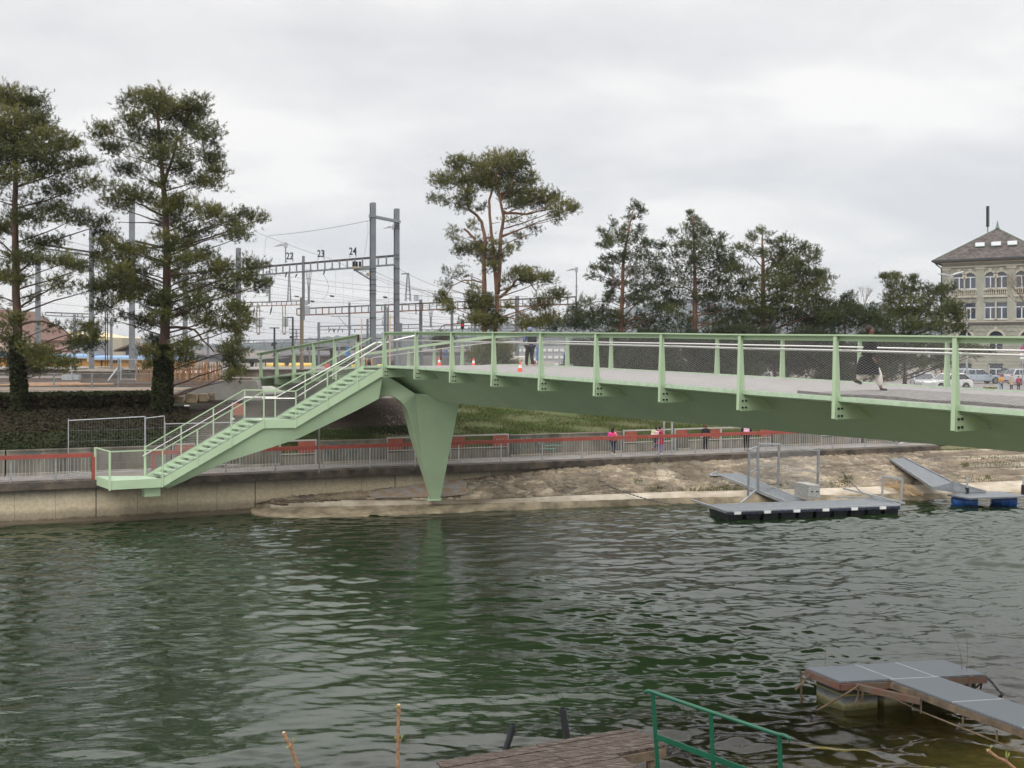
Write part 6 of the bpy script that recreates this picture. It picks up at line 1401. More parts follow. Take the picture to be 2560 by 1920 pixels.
m = MB(); m.box(W(106, 822, 214), 3.6, 2, 1.6); m.build('roof_vent', STEEL, gh)
prismb('flat_building', 'low beige flat-roofed building with a row of windows behind the factory hall', 'building', 278, 306, 205, 10, 893, 845, mat('beige_block', (.38, .34, .27), .8))
m = MB(); P_ = [W(100, 881, 150), W(158, 881, 150), W(156, 876, 150), W(130, 871, 150), W(100, 866, 150)]; m.prism(P_, [p+Vector((0, 6, 0)) for p in P_]); 
for x in (104, 128, 152): m.bar(W(x, 892, 150), W(x, 879, 150), .25, .25, up=(0, 1, 0))
tag(m.build('station_canopy', mat('maroon_canopy', (.16, .07, .065), .7)), 'maroon sloping canopy right of the pink house', 'canopy')
ws = prismb('gabled_shed', 'grey shed with a dark wide gabled roof left of the broad pine', 'shed', 314, 362, 175, 18, 893, 872, mat('blue_grey_wall', (.16, .19, .22), .8), ridge_y=858, ridge='y', rm=mat('dark_brown_roof', (.12, .085, .07), .9), ov=1.5)
prismb('station_shed', 'low dark-roofed station shed right of the broad pine', 'shed', 470, 545, 150, 8, 905, 885, mat('shed_wall', (.20, .21, .23), .8), ridge_y=873, ridge='x', rm=mat('slate_roof', (.14, .13, .13), .9))
sb = prismb('brown_station_building', 'long taupe station building behind the yellow tanks', 'building', 690, 880, 165, 14, 915, 886, mat('taupe_wall', (.25, .19, .15), .85, var=.06, vscale=.4), ridge_y=878, ridge='x', rm=mat('dark_grey_roof', (.10, .10, .11), .8))
m = MB()
for k in range(9): m.box(W(700+k*19, 904, 164.6), .9, .1, .9)
m.build('window', WIN, sb)
prismb('grey_workshop', 'grey flat workshop behind the top of the stair', 'building', 885, 1010, 130, 12, 925, 868, mat('grey_panel', (.22, .22, .23), .8), ridge_y=866)
wl = prismb('noise_wall', 'long grey corrugated wall behind the cones', 'wall', 1026, 1290, 98, .3, 932, 891, mat('corrugated_grey', (.36, .35, .35), .6), ridge_y=890)
m = MB()
for k in range(60): m.bar(W(1028+k*4.3, 931, 97.95), W(1028+k*4.3, 892, 97.95), .03, .03, up=(0, 1, 0))
m.build('rib', mat('corrugated_rib', (.22, .22, .22), .6), wl)
def canopy(x0, x1, D, y, th, posts, label):
    t_ = thing('platform_canopy', label, 'canopy', W((x0+x1)/2, 915, D), 'platform canopies'); a, b = W(x0, y, D), W(x1, y-1, D); m = MB(); m.hexa([a+Vector((0, -2, -th)), b+Vector((0, -2, -th)), b+Vector((0, 3, -th*.6)), a+Vector((0, 3, -th*.6)), a+Vector((0, -2, 0)), b+Vector((0, -2, 0)), b+Vector((0, 3, .1)), a+Vector((0, 3, .1))]); m.build('roof', DARK, t_)
    for x in posts:
        m = MB(); m.bar(W(x, 921, D), W(x, y+th*8, D), .28, .28, up=(0, 1, 0)); m.bar(W(x, y+18, D), W(x-5, y+6, D), .2, .2); m.bar(W(x, y+18, D), W(x+5, y+6, D), .2, .2); m.build('post', DARK, t_)
canopy(775, 960, 125, 867, .5, (829, 900), 'dark flat platform canopy behind the stair top')
canopy(612, 712, 118, 897, .45, (630, 686), 'dark low platform canopy left of the grey mast')
# passengers' furniture under canopy: glass shelter
m = MB(); 
for x in (628, 640, 652, 664): m.bar(W(x, 921, 116), W(x, 903, 116), .1, .1, up=(0, 1, 0))
m.bar(W(626, 904, 116), W(666, 904, 116), .12, .12); tag(m.build('shelter_frame', DARK), 'dark framed waiting shelter under the low canopy', 'shelter')
YT = mat('yellow_tank', (.75, .52, .12), .45, var=.08)
for i, (a, b) in enumerate(((666, 712), (722, 782))):
    m = MB(); P_, Q_ = W(a, 916.5, 113), W(b, 916.5, 113); m.tube([P_, P_.lerp(Q_, .03), P_.lerp(Q_, .3), P_.lerp(Q_, .31), P_.lerp(Q_, .97), Q_], [.2, .42, .42, .46, .42, .2], 12); tag(m.build('yellow_tank', YT, smooth=True), ['shorter yellow horizontal tank on the platform', 'longer yellow horizontal tank on the platform behind the mast'][i], 'tank', 'yellow tanks on the platform')
# -------------- masts and gantries
def hmast(px, ytop, ybot, D, wd=.40, label='', name='catenary_mast', m_=GALV, bands=(), th=None):
    t_ = thing(name, label, 'mast', W(px, ybot, D), 'railway masts'); b, tt = W(px, ybot, D), W(px, ytop, D); h = tt.z-b.z; c_ = (b.z+tt.z)/2; w2 = wd/2; ft_ = wd*.09
    m = MB(); a = R(25)
    ca_, sa_ = math.cos(a), math.sin(a)
    def bxr(x, y, sx, sy): m.box((b.x+x*ca_-y*sa_, D+x*sa_+y*ca_, c_), sx, sy, h, rz=a)
    bxr(0, -w2, wd, ft_); bxr(0, w2, wd, ft_); bxr(0, 0, ft_, wd-ft_); o = m.build('mast_profile', m_, t_)
    if bands:
        for y in bands: m = MB(); p = W(px, y, D); m.box((b.x, D, p.z), wd*1.12, wd*1.2, .06, rz=a); m.build('clamp_band', DARK, t_)
    return t_
def ladder(pa, pb, Da, Db, h, label, posts=None, m_=GALV, rm=None, step=.95, name='catenary_gantry', parent=None, depth_w=.5, chord=.12):
    """box gantry beam seen from the side: two chords with battens; pa,pb = top line px"""
    a, b = W(*pa, Da), W(*pb, Db); t_ = parent or thing(name, label, 'gantry', W(pb[0], 900, Db), 'overhead line gantries')
    L = (b-a).length; n = max(3, int(L/step)); d = (b-a)/L; side = Vector((-d.y, d.x, 0)).normalized()*depth_w
    m = MB(); m.bar(a, b, depth_w*.9, chord); m.build('top_chord', mat('gantry_dark', (.06, .055, .055), .7), t_)
    m = MB(); lo_ = Vector((0, 0, -h)); m.bar(a+lo_, b+lo_, depth_w*.5, chord); m.build('bottom_chord', rm or m_, t_)
    m = MB(); m2 = MB(); rr_ = random.Random(int(pa[0]))
    for i in range(n+1):
        p = a.lerp(b, i/n)-side*.45; (m2 if (rm and rr_.random() < .6) else m).bar(p, p+lo_, chord*.95, .06, up=(0, 1, 0))
    m.build('battens', m_, t_)
    if m2.v: m2.build('rusty_battens', rm, t_)
    return t_
m1 = hmast(932, 507, 925, 80, .40, 'taller grey steel mast of the twin pair behind the stair top', bands=(545, 672, 680, 700, 712, 726, 735, 795))
m2_ = hmast(991.5, 522, 925, 87, .40, 'shorter grey steel mast of the twin pair, right one', bands=(566, 572, 638, 648, 672, 708, 735, 750))
m = MB(); m.bar(W(926, 540, 80), W(998, 554.5, 87), .3, .22); m.build('cross_beam', STEELD, m1)
def lampo(px, py, D, s, parent, flip=-1):
    m = MB(); p = W(px, py, D); m.box(p, .22*s, .3*s, .35*s); m.prism([p+Vector((0, -.12*s, -.02)), p+Vector((flip*.85*s, -.10*s, -.12*s)), p+Vector((flip*.3*s, -.12*s, .10*s))], [p+Vector((0, .12*s, -.02)), p+Vector((flip*.85*s, .10*s, -.12*s)), p+Vector((flip*.3*s, .12*s, .10*s))]); return m.build('lamp_head', STEEL, parent)
lampo(983, 568, 86.7, 1.0, m2_)
# isolator bracket
m = MB(); 
m.bar(W(884, 675, 79.5), W(926, 672, 80), .12, .18); m.bar(W(890, 677, 79.5), W(926, 699, 80), .09, .11); m.bar(W(902, 680, 79.6), W(924, 677, 79.8), .03, .03); m.build('bracket_arm', STEELD, m1)
m = MB()
for x in (884, 891.5, 900): m.tube([W(x, 654+k*1.6, 79.3) for k in range(10)], [.07 if k % 2 else .13 for k in range(10)], 8)
m.build('insulator', BLACK, m1)
m = MB(); m.box(W(891, 668.5, 79.2), .7, .2, .14); m.box(W(921, 686, 79.8), .3, .25, .25); m.build('switch_box', mat('switch_beige', (.33, .28, .22), .6), m1)
g1 = ladder((455, 684), (991, 639), 107, 87, .78, 'upper gantry carrying the track numbers 22, 23 and 24', chord=.14, step=1.0)
for tx, x, y, D in (('22', 724, 641, 95.2), ('23', 802, 635, 92.6), ('24', 882, 629, 90)):
    p = W(x, y, D-.3); text_mesh('number_'+('sign'), tx, .92, BLACK, g1, p, (R(90), 0, R(0)), .02, (.72, 1), .018)
    m = MB(); m.bar(W(x+8, y+14, D), W(x+8, y-11, D), .06, .06, up=(0, 1, 0)); m.bar(W(x-7, y+15, D), W(x-7, y+10, D), .05, .05, up=(0, 1, 0)); m.build('sign_bracket', GALV, g1)
# lamp pole on gantry + hanging struts
m = MB(); m.tube([W(714, 657, 95.4), W(714, 614, 95.4)], .06, 6); m.build('lamp_pole', GALV, g1); lampo(714, 612.5, 95.4, 1.3, g1)
def vhang(x, y0, y1, D, parent, w_=7):
    m = MB()
    for s in (-1, -.35, .35, 1): m.bar(W(x+s*w_, y0, D), W(x+s*.8, lerp(y0, y1, .72), D), .05, .05)
    m.bar(W(x, lerp(y0, y1, .55), D), W(x, y1, D), .17, .17, up=(0, 1, 0)); m.bar(W(x-w_*.6, lerp(y0, y1, .27), D), W(x+w_*.6, lerp(y0, y1, .27), D), .05, .05); m.build('drop_strut', GALV, parent)
vhang(674, 678, 758, 97, g1); vhang(772, 673, 760, 94, g1)
def pylon(x, y0, y1, D, w0, w1, parent=None, label=None):
    m = MB(); n = 7
    for s in (-1, 1):
        m.bar(W(x+s*w0, y0, D), W(x+s*w1, y1, D), .07, .07, up=(0, 1, 0)); m.bar(W(x+s*w0*.5, y0, D+.6), W(x+s*w1*.6, y1, D+.6), .07, .07, up=(0, 1, 0))
    for i in range(n):
        y = lerp(y0, y1, (i+.3)/n); w_ = lerp(w0, w1, (i+.3)/n); m.bar(W(x-w_, y, D), W(x+w_, y, D), .05, .05); 
    if parent: return m.build('lattice_pole', GALV, parent)
    o = m.build('lattice_pole', GALV); return tag(o, label, 'mast')
pylon(723, 678, 752, 120, 1.2, 4.5, label='slender lattice pole standing below the number 22')
g3 = ladder((600, 757), (757, 752), 128, 122, .48, 'small rusty-edged gantry carrying the two hanging signals', chord=.09, rm=RUST, step=.8)
hmast(754.5, 744, 925, 99, .30, 'weathered concrete-brown mast below the left gantry end', m_=mat('brown_mast', (.22, .18, .13), .8)); hmast(758.5, 640, 800, 94.5, .22, 'slim grey post rising through the number gantry')
g2 = ladder((745, 772), (1440, 742), 101, 92, .66, 'long lower gantry with rusty battens carrying the 50 sign', rm=RUST, step=.72, chord=.10)
m = MB(); m.box(W(767, 776, 98.6), .55, .35, .85); m.box(W(766, 757, 98.6), .25, .25, .5); m.build('control_box', STEEL, g2)
def sign(tx, x, y, D, w_, h_, ts, label, parent, fs=(.8, 1)):
    m = MB(); m.box(W(x, y, D), w_, .06, h_); o = m.build('blue_sign', mat('sign_blue', (.02, .055, .18), .5), parent)
    m = MB(); 
    p = W(x, y, D)
    for sx in (-1, 1): m.box(p+Vector((sx*(w_/2-.025), -.035, 0)), .03, .01, h_-.02)
    for sz in (-1, 1): m.box(p+Vector((0, -.035, sz*(h_/2-.025))), w_-.02, .01, .03)
    m.build('border', WHITE, o); q = text_mesh('sign_text', tx, ts, WHITE, None, p+Vector((0, -.04, -.01)), (R(90), 0, 0), .004, fs, .012); q.parent = o; q.matrix_parent_inverse = Matrix.Identity(4); return o
sign('50', 1041, 745, 96, .50, .56, .52, '', g2)
lt = pylon(1020, 684, 753, 97, 2.2, 7.5, parent=g2); m = MB(); m.bar(W(1003, 685, 97), W(1023, 683.5, 97), .12, .12); m.build('top_arm', GALV, g2)
vhang(1077, 771, 818, 95, g2, 6)
hmast(1052, 749, 925, 98, .24, 'slim mast under the 50 sign'); 
m = MB(); m.tube([W(1040, 771, 96), W(1040, 785, 96)], .05, 6); m.build('insulator', BLACK, g2)
g4 = ladder((796, 816), (1052, 811), 138, 133, .5, 'thin gantry with drop insulators behind the stair top', step=1.6, chord=.10); ladder((1052, 816), (1300, 812), 133, 128, .45, 'thin gantry continuing right behind the orange-stemmed pine', step=1.6, chord=.09)
m = MB()
for x, dx in ((826, -5), (832, 4), (838, -4), (847, -3), (856, 0), (887, 0)): m.bar(W(x, 822, 137), W(x+dx, 831, 137), .10, .10, up=(0, 1, 0))
m.build('insulator', BLACK, g4)
hmast(797, 806, 925, 136, .30, 'mast at the left end of the thin gantry'); hmast(873.5, 756, 925, 110, .18, 'thin pole with an angled bracket arm left of the twin masts')
t_ = ladder((610, 851), (960, 846), 190, 180, .6, 'distant gantry low over the hills on the left', step=2.2, chord=.14); ladder((985, 846), (1420, 842), 185, 175, .6, 'distant gantry low over the hills on the right', step=2.2, chord=.14)
for x, y0, D, wd_, lab in ((919, 797, 90, .16, 'thin post just left of the taller twin mast'), (963, 760, 92, .2, 'thin post between the twin masts'), (970, 768, 96, .15, 'second thin post between the twin masts'), (1001, 808, 105, .3, 'brown wooden-looking post right of the twin masts'), (848, 866, 120, .2, 'thin post behind the upper stair rail'), (774, 866, 118, .18, 'thin post right of the brown mast'), (1187, 760, 105, .2, 'thin mast behind the left stem of the orange pine'), (1130, 745, 104, .22, 'thin mast left of the orange pine'), (1293, 740, 100, .3, 'mast right of the orange pine, above the hooded man')):
    hmast(x, y0, 925, D, wd_, lab)
for x, y0, D, wd_, lab in ((95, 600, 84, .42, 'grey and rusty mast right of the left pine trunk'), (229, 573, 88, .42, 'tall galvanised mast between the pines, left one'), (330, 500, 82, .44, 'tall galvanised mast close left of the broad pine'), (463, 610, 104, .44, 'galvanised mast right of the broad pine trunk'), (596, 620, 100, .44, 'mast hidden in the right part of the broad pine'), (186, 786, 110, .30, 'short light grey mast in front of the factory hall'), (278, 800, 112, .28, 'short grey mast above the yellow carriage'), (341, 865, 112, .25, 'small post right of the tall mast'), (520, 840, 108, .2, 'small post right of the broad pine trunk')):
    hmast(x, y0, 922, D, wd_, lab, m_=GALV)
# rusty twin poles
m = MB()
for x in (263.5, 269): m.tube([W(x, 916, 90), W(x, 780, 90)], .05, 8)
for y in range(805, 912, 16): m.box(W(266.5, y, 90), .22, .12, .04)
tag(m.build('rusty_twin_pole', mat('dull_rust', (.13, .075, .05), .9, var=.3)), 'pair of rusty pipes strapped together between the pines', 'pole')
t_ = ladder((95, 610), (237, 632), 84, 88, .3, 'slanting beam joining the two left masts', name='mast_beam', chord=.1, step=6); ladder((325, 600), (412, 620), 82, 88, .3, 'slanting beam right of the tall mast, behind the broad pine', name='mast_beam', chord=.1, step=6); ladder((118, 781), (240, 786), 100, 98, .3, 'thin beam low between the pines', name='mast_beam', chord=.1, step=6)
m = MB(); m.box(W(225, 894, 95), .45, .3, .75); tag(m.build('junction_box', STEEL), 'pale grey junction box on the mast between the pines', 'box')
# station name signs
for x, y, D, lab in ((236, 858, 100, 'dark blue station name sign between the pines'), (468, 854, 112, 'dark blue station name sign right of the broad pine')):
    t_ = thing('station_sign', lab, 'sign', W(x, y, D), 'station name signs'); m = MB(); m.box(W(x, y, D), 1.5*D/100, .08, .27); o = m.build('sign_board', mat('sign_blue', (.02, .055, .18), .5), t_); text_mesh('sign_text', 'Yverdon-les-Bains', .2, WHITE, t_, W(x, y, D)+Vector((0, -.05, -.02)), (R(90), 0, 0), .004, (.8, 1)); m = MB(); m.box(W(x-19, y+7, D), .16, .08, .14); m.build('blue_pictogram', mat('sign_light_blue', (.02, .20, .55), .5), t_)
    m = MB(); m.bar(W(x-12, 915, D+.1), W(x-12, y, D+.1), .08, .08, up=(0, 1, 0)); m.build('sign_post', STEELD, t_)
# hanging signals
for i, (x, y, xh) in enumerate(((650, 805, 644), (714.5, 803, 706))):
    t_ = thing('hanging_signal', ['left grey signal head hanging from the small gantry', 'right grey signal head hanging from the small gantry'][i], 'signal', W(x, y, 122), 'hanging track signals'); m = MB(); p = W(x, y, 122); m.box(p, .58, .3, 1.35); o = m.build('signal_head', STEEL, t_); bv = o.modifiers.new('b', 'BEVEL'); bv.width = .12; bv.segments = 3
    for k in range(4):
        m = MB(); q = p+Vector((.0, -.16, .45-k*.3)); m.tube([q, q+Vector((0, -.05, 0))], .085, 10); m.build('lens', BLACK, t_)
    m = MB(); m.bar(W(x-8, 764, 122), W(x-8, 833, 122), .12, .12, up=(0, 1, 0)); m.bar(W(x-1, 764, 122), W(x-1, 833, 122), .12, .12, up=(0, 1, 0)); m.bar(W(x-12, 832, 122), W(x+12, 832, 122), .4, .07); m.box(W(x-4, 835, 122), .3, .3, .2); m.bar(W(x+10, 832, 122), W(x+10, 815, 122), .03, .03, up=(0, 1, 0)); m.build('hanger', mat('signal_hanger', (.33, .31, .28), .7), t_)
# lamp poles dark
for i, (x, y, hd_) in enumerate(((686, 820, 'T'), (732, 793, 'L'))):
    t_ = thing('platform_lamp', ['dark T-shaped platform lamp post', 'dark platform lamp post with a single arm to the left'][i], 'lamp post', W(x, 921, 108), 'dark platform lamp posts'); m = MB(); m.tube([W(x, 921, 108), W(x, y, 108)], [.13, .10], 8); m.build('pole', DARK, t_); m = MB()
    if hd_ == 'T': m.bar(W(x-11, y, 108), W(x+11, y, 108), .5, .10)
    else: m.bar(W(x-12, y+.5, 108), W(x+1, y+.5, 108), .5, .10)
    m.build('lamp_head', DARK, t_); m = MB(); m.box(W(x, 859, 107.8), .5 if hd_ == 'T' else .2, .2, .22); m.box(W(x-5, 843 if hd_ == 'L' else 862, 107.7), .22, .22, .26); m.build('speaker_box', DARK, t_)
# stadium floodlights
t_ = thing('floodlight_mast', 'white stadium floodlight mast with rows of lamps far behind', 'floodlights', W(741, 905, 240)); m = MB(); m.tube([W(741, 905, 240), W(741, 823, 240)], .22, 8)
for y in (823, 833, 841): m.bar(W(724, y, 240), W(750, y, 240), .12, .12)
m.build('mast', STEEL, t_)
for r_i, (y, n) in enumerate(((824, 7), (833, 6), (842, 5))):
    for k in range(n): m = MB(); p = W(724+k*4.3+r_i*1.5, y, 239.5); m.box(p, .26, .2, .22); m.build('floodlight', DARK, t_)
t_ = thing('red_signal', 'black oval railway signal showing a red light', 'signal', W(1156, 925, 100)); m = MB(); m.box(W(1156, 812, 100), .34, .2, .84); o = m.build('signal_head', BLACK, t_); bv = o.modifiers.new('b', 'BEVEL'); bv.width = .15; bv.segments = 4; bv.limit_method = 'NONE'
rl = bpy.data.materials.new('red_light'); rl.use_nodes = True; rl.node_tree.nodes['Principled BSDF'].inputs['Base Color'].default_value = (.4, .01, .02, 1); rl.node_tree.nodes['Principled BSDF'].inputs['Emission Color'].default_value = (1, .03, .05, 1); rl.node_tree.nodes['Principled BSDF'].inputs['Emission Strength'].default_value = 1.2
m = MB(); m.tube([W(1156, 813, 99.88), W(1156, 813, 99.8)], .07, 10); m.build('red_lamp', rl, t_); m = MB(); m.bar(W(1156, 925, 100.1), W(1156, 822, 100.1), .12, .12, up=(0, 1, 0)); m.build('pole', STEELD, t_)
for tx, x, y, lab in (('3', 958, 806, 'small blue number 3 sign between the twin masts'), ('2', 1145.5, 807, 'small blue number 2 sign left of the red signal')):
    t_ = thing('track_number_sign', lab, 'sign', W(x, y, 98), 'blue track number signs'); o = sign(tx, x, y, 98, .28, .42, .40, '', t_); m = MB(); m.bar(W(x, y-8, 98.1), W(x, y-18, 98.1), .04, .04, up=(0, 1, 0)); m.build('hanger', GALV, t_)
# tall lamp right of the pine, lamp by pine
for i, (x, y0, y1, D) in enumerate(((1441, 675, 920, 100), (1179.5, 690, 925, 104))):
    t_ = thing('yard_lamp', ['tall yard lamp with cross rungs between the two pine groups', 'yard lamp half hidden behind the umbrella pine'][i], 'lamp post', W(x, y1, D), 'tall yard lamps'); m = MB(); m.tube([W(x, y1, D), W(x, 735 if i == 0 else y0, D), W(x, y0, D)], [.09, .07, .05], 8)
    if i == 0:
        for y in (716, 727): m.bar(W(x-4, y, D), W(x+4, y, D), .04, .04)
    m.build('pole', GALV, t_); lampo(x, y0-1, D, 1.25, t_)
# twin street lamps by the building
for i, (x, y, D, y1, s) in enumerate(((2374.5, 690, 90, 960, 1), (2417, 772, 96, 960, .4), (2117, 736, 86, 940, .5))):
    t_ = thing('street_lamp', ['twin-armed street lamp in front of the top windows of the sandstone building', 'slim pale street lamp in front of the lower windows', 'single street lamp head poking out of the shrubs'][i], 'street lamp', W(x, y1, D), 'street lamps'); m = MB(); m.tube([W(x, y1, D), W(x, y, D)], [.10, .06], 8); m.build('pole', STEEL, t_)
    m = MB(); 
    if i == 0: 
        m.tube([W(x, y, D), W(x+16, y-5, D), W(x+34, y-10, D)], [.06, .12, .08], 6); m.tube([W(x, y, D), W(x-14, y-3, D), W(x-30, y-6, D)], [.06, .10, .03], 6)
    elif i == 1: m.tube([W(x-6, y+1, D), W(x, y-1, D), W(x+9, y+1, D)], [.04, .06, .04], 6)
    else: m.tube([W(x, y, D), W(x-5, y-4, D), W(x-12, y-3, D)], [.05, .10, .05], 6)
    m.build('lamp_arm', STEEL, t_)
# overhead wires
WM = mat('overhead_wire', (.16, .16, .165), .6)
def wire(pts, r=.018, sag=0.0, label='thin overhead wire strung across the railway yard'):
    P_ = []
    for (x0, y0, d0), (x1, y1, d1) in zip(pts[:-1], pts[1:]):
        a, b = W(x0, y0, d0), W(x1, y1, d1)
        for j in range(10): t_ = j/10; p = a.lerp(b, t_); p.z -= sag*4*t_*(1-t_); P_.append(p)
    P_.append(W(*pts[-1])); m = MB(); m.tube(P_, r, 4, cap=False); tag(m.build('overhead_wire', WM, fix=False), label, 'wire', 'overhead wires over the railway yard')
wire([(672, 589, 96), (925, 551, 80)], .022, .15, 'upper wire running from the taller twin mast to the broad pine'); wire([(672, 589, 96), (664, 598, 96), (662, 625, 96), (666, 661, 96)], .012, 0, 'thin jumper wire hanging at the left end of the upper wire'); wire([(919, 553, 80), (920, 580, 81), (915, 615, 84), (911, 640, 88)], .012, 0, 'thin jumper wire hanging beside the taller twin mast')
wire([(640, 580, 85), (824, 646, 92), (1000, 720, 110)], .016, .1, 'diagonal wire descending from the broad pine behind the number gantry')
wr_ = [((665, 684, 96), (1320, 742, 70)), ((665, 693, 98), (1320, 760, 72)), ((640, 700, 104), (1120, 770, 100)), ((650, 712, 110), (1300, 792, 105)), ((998, 672, 87), (1160, 735, 75)), ((998, 702, 87), (1200, 762, 78)), ((940, 680, 80), (1200, 778, 84)), ((940, 692, 82), (1200, 752, 76)), ((640, 740, 118), (1100, 765, 112)), ((600, 725, 112), (930, 752, 110)), ((600, 775, 120), (1200, 800, 110)), ((560, 788, 120), (1200, 822, 115)), ((560, 800, 125), (1060, 830, 120)), ((560, 812, 125), (900, 836, 125)), ((620, 828, 130), (960, 845, 130)), ((0, 640, 80), (420, 702, 95)), ((0, 655, 82), (600, 735, 100)), ((160, 600, 85), (520, 668, 95)), ((0, 745, 100), (600, 790, 110)), ((0, 770, 104), (600, 812, 115)), ((90, 785, 100), (600, 830, 118)), ((1000, 780, 100), (1440, 815, 92)), ((1000, 794, 104), (1440, 838, 96)), ((1060, 806, 110), (1560, 822, 105)), ((700, 845, 140), (1200, 850, 140)), ((640, 756, 120), (1000, 745, 100))]
for a, b in wr_: wire([a, b], .017, .25)
for x, y0, y1, D in ((839, 672, 740, 100), (882, 678, 748, 98), (859, 700, 770, 105), (972, 700, 760, 92), (1054, 718, 770, 90), (1070, 720, 772, 90), (680, 720, 776, 112), (780, 735, 790, 112)): wire([(x, y0, D), (x, y1, D)], .009, 0, 'hair-thin vertical dropper between the overhead wires')
wire([(806, 683, 93), (818, 700, 93), (822, 720, 93), (816, 740, 94), (804, 749, 94)], .016, 0, 'curved slack cable hanging below the number gantry')
m = MB()
for x, y, D in ((831, 672, 95), (830, 740, 100), (781, 753, 100), (963, 743, 95), (742, 741, 120)): m.tube([W(x-6, y-1, D), W(x-3, y, D), W(x+3, y+.6, D), W(x+6, y+1, D)], [.03, .09, .09, .03], 6)
for (x0, y0), (x1, y1) in (((812, 672), (809, 688)), ((717, 679), (713, 694)), ((743, 684), (738, 694)), ((680, 765), (675, 787)), ((636, 768), (634, 788))): m.tube([W(x0, y0, 95), W((x0+x1)/2, (y0+y1)/2, 95), W(x1, y1, 95)], [.04, .08, .03], 6)
tag(m.build('wire_insulators', BLACK), 'dark bulbous insulators threaded on the overhead wires', 'insulators', kind='stuff')
m = MB(); m.bar(W(828, 791, 110), W(872, 790, 110), .08, .08); m.bar(W(846, 792, 110), W(874, 824, 110), .06, .06); tag(m.build('bracket_arm', STEELD), 'angled contact-wire bracket arm left of the taller twin mast', 'bracket arm')
m = MB(); m.bar(W(920, 804, 88), W(988, 791, 87), .06, .06); tag(m.build('guard_rail_bar', STEELD), 'slanting bar crossing in front of the twin masts', 'bar')

# things standing by the stair head and on the deck side
for i, (x, y0, y1, D) in enumerate(((903, 918, 796, 44), (974.5, 917, 785, 42.3))):
    m = MB(); a, b = W(x, y0, D), W(x+1, y1, D); m.bar(a, b, .045, .045, up=(0, 1, 0)); tag(m.build('timber_stake', mat('raw_timber', (.55, .38, .22), .85, var=.1)), ['raw timber stake at the left gap of the stair head', 'raw timber stake at the right gap of the stair head'][i], 'stake', 'timber stakes at the stair head')
t_ = thing('cable_reel', 'orange and black cable reel standing on the deck at the stair head', 'cable reel', W(924, 916, 44.5)); c_ = W(924, 906, 44.5)
for s in (-1, 1):
    m = MB(); a = c_+Vector((s*.085, 0, 0)); m.tube([a, a+Vector((s*.02, 0, 0))], .185, 18); m.build('flange', mat('orange_plastic', (.75, .22, .03), .5), t_)
m = MB(); m.tube([c_+Vector((-.08, 0, 0)), c_+Vector((.08, 0, 0))], .13, 14); m.build('cable', BLACK, t_)
m = MB(); m.tube([c_+Vector((-.17, -.05, -.18)), c_+Vector((-.17, -.05, .19)), c_+Vector((.14, -.05, .21))], .012, 6); m.tube([c_+Vector((-.17, 0, -.18)), c_+Vector((.18, 0, -.18))], .012, 6); m.build('stand', BLACK, t_)
m = MB(); p = W(950, 913.5, 44.2); m.box(p, .26, .2, .09); o = m.build('tool_case', mat('tool_yellow', (.78, .55, .08), .5)); bv = o.modifiers.new('b', 'BEVEL'); bv.width = .03; tag(o, 'small yellow tool case beside the orange cable reel', 'tool case')
m = MB(); p = W(979, 910, 43.5); 
m.tube([p+Vector((0, .0, 0)), p+Vector((.09, .0, 0))], .16, 16); m.tube([p+Vector((-.01, 0, 0)), p+Vector((.0, 0, 0))], .13, 16); tag(m.build('wound_hose', BLACK), 'black coiled hose leaning by the right timber stake', 'hose')
m = MB(); m.bar(W(993, 916, 43.5), W(993, 839, 43.5), .05, .05, up=(0, 1, 0)); tag(m.build('grey_stake', STEELD), 'thin grey post beyond the far railing right of the stair head', 'post')
m = MB(); p = W(887, 914, 44); m.box(p, .3, .2, .11); tag(m.build('yellow_hose', mat('tool_yellow', (.78, .55, .08), .5)), 'yellow bundle left of the cable reel', 'bundle')
t_ = thing('work_kit', 'dark site equipment pile behind the upper stair railing', 'equipment', W(860, 915, 52)); m = MB(); m.box(W(868, 908, 52), .8, .4, .35); m.tube([W(848, 915, 52), W(852, 905, 52), W(862, 900, 52), W(882, 898, 52)], .06, 6); m.build('engine', BLACK, t_); m = MB(); m.box(W(824, 915, 52.5), .35, .3, .2); m.box(W(840, 908, 52.5), .5, .3, .3); m.build('green_case', mat('dark_green_case', (.03, .10, .08), .6), t_); m = MB(); m.box(W(818, 914, 52), .25, .2, .2); m.build('red_can', RW_, t_)
m = MB(); m.box(W(870, 880, 60), .2, .2, .6); tag(m.build('blue_barrel', mat('cabin_blue', (.03, .17, .42), .5)), 'small upright blue container behind the upper stair', 'container')
# cones
CO = mat('cone_orange', (.85, .10, .04), .5); 
for px, yb, Hc, h, lab in ((1097.8, 915.4, .735, .375, 'leftmost orange and white cone on the deck'), (1183.7, 918, .745, .375, 'middle orange and white cone on the deck'), (1300, 932, .79, .365, 'right, nearest orange and white cone on the deck')):
    Hc *= BS; D = F*Hc/(yb-HY); b = W(px, yb, D); t_ = thing('traffic_cone', lab, 'traffic cone', b, 'traffic cones on the bridge deck')
    s = h*BS/.5; m = MB(); m.tube([b+Vector((0, 0, .0)), b+Vector((0, 0, .03*s))], .19*s, 8); m.build('base', CO, t_)
    def cz(z0, z1, m_, nm): r_ = lambda z: lerp(.125, .03, z/.5)*s; m = MB(); m.tube([b+Vector((0, 0, z0*s)), b+Vector((0, 0, z1*s))], [r_(z0), r_(z1)], 16); m.build(nm, m_, t_, smooth=False)
    cz(.03, .22, CO, 'lower_body'); cz(.22, .36, WHITE, 'reflective_band'); cz(.36, .50, CO, 'tip')
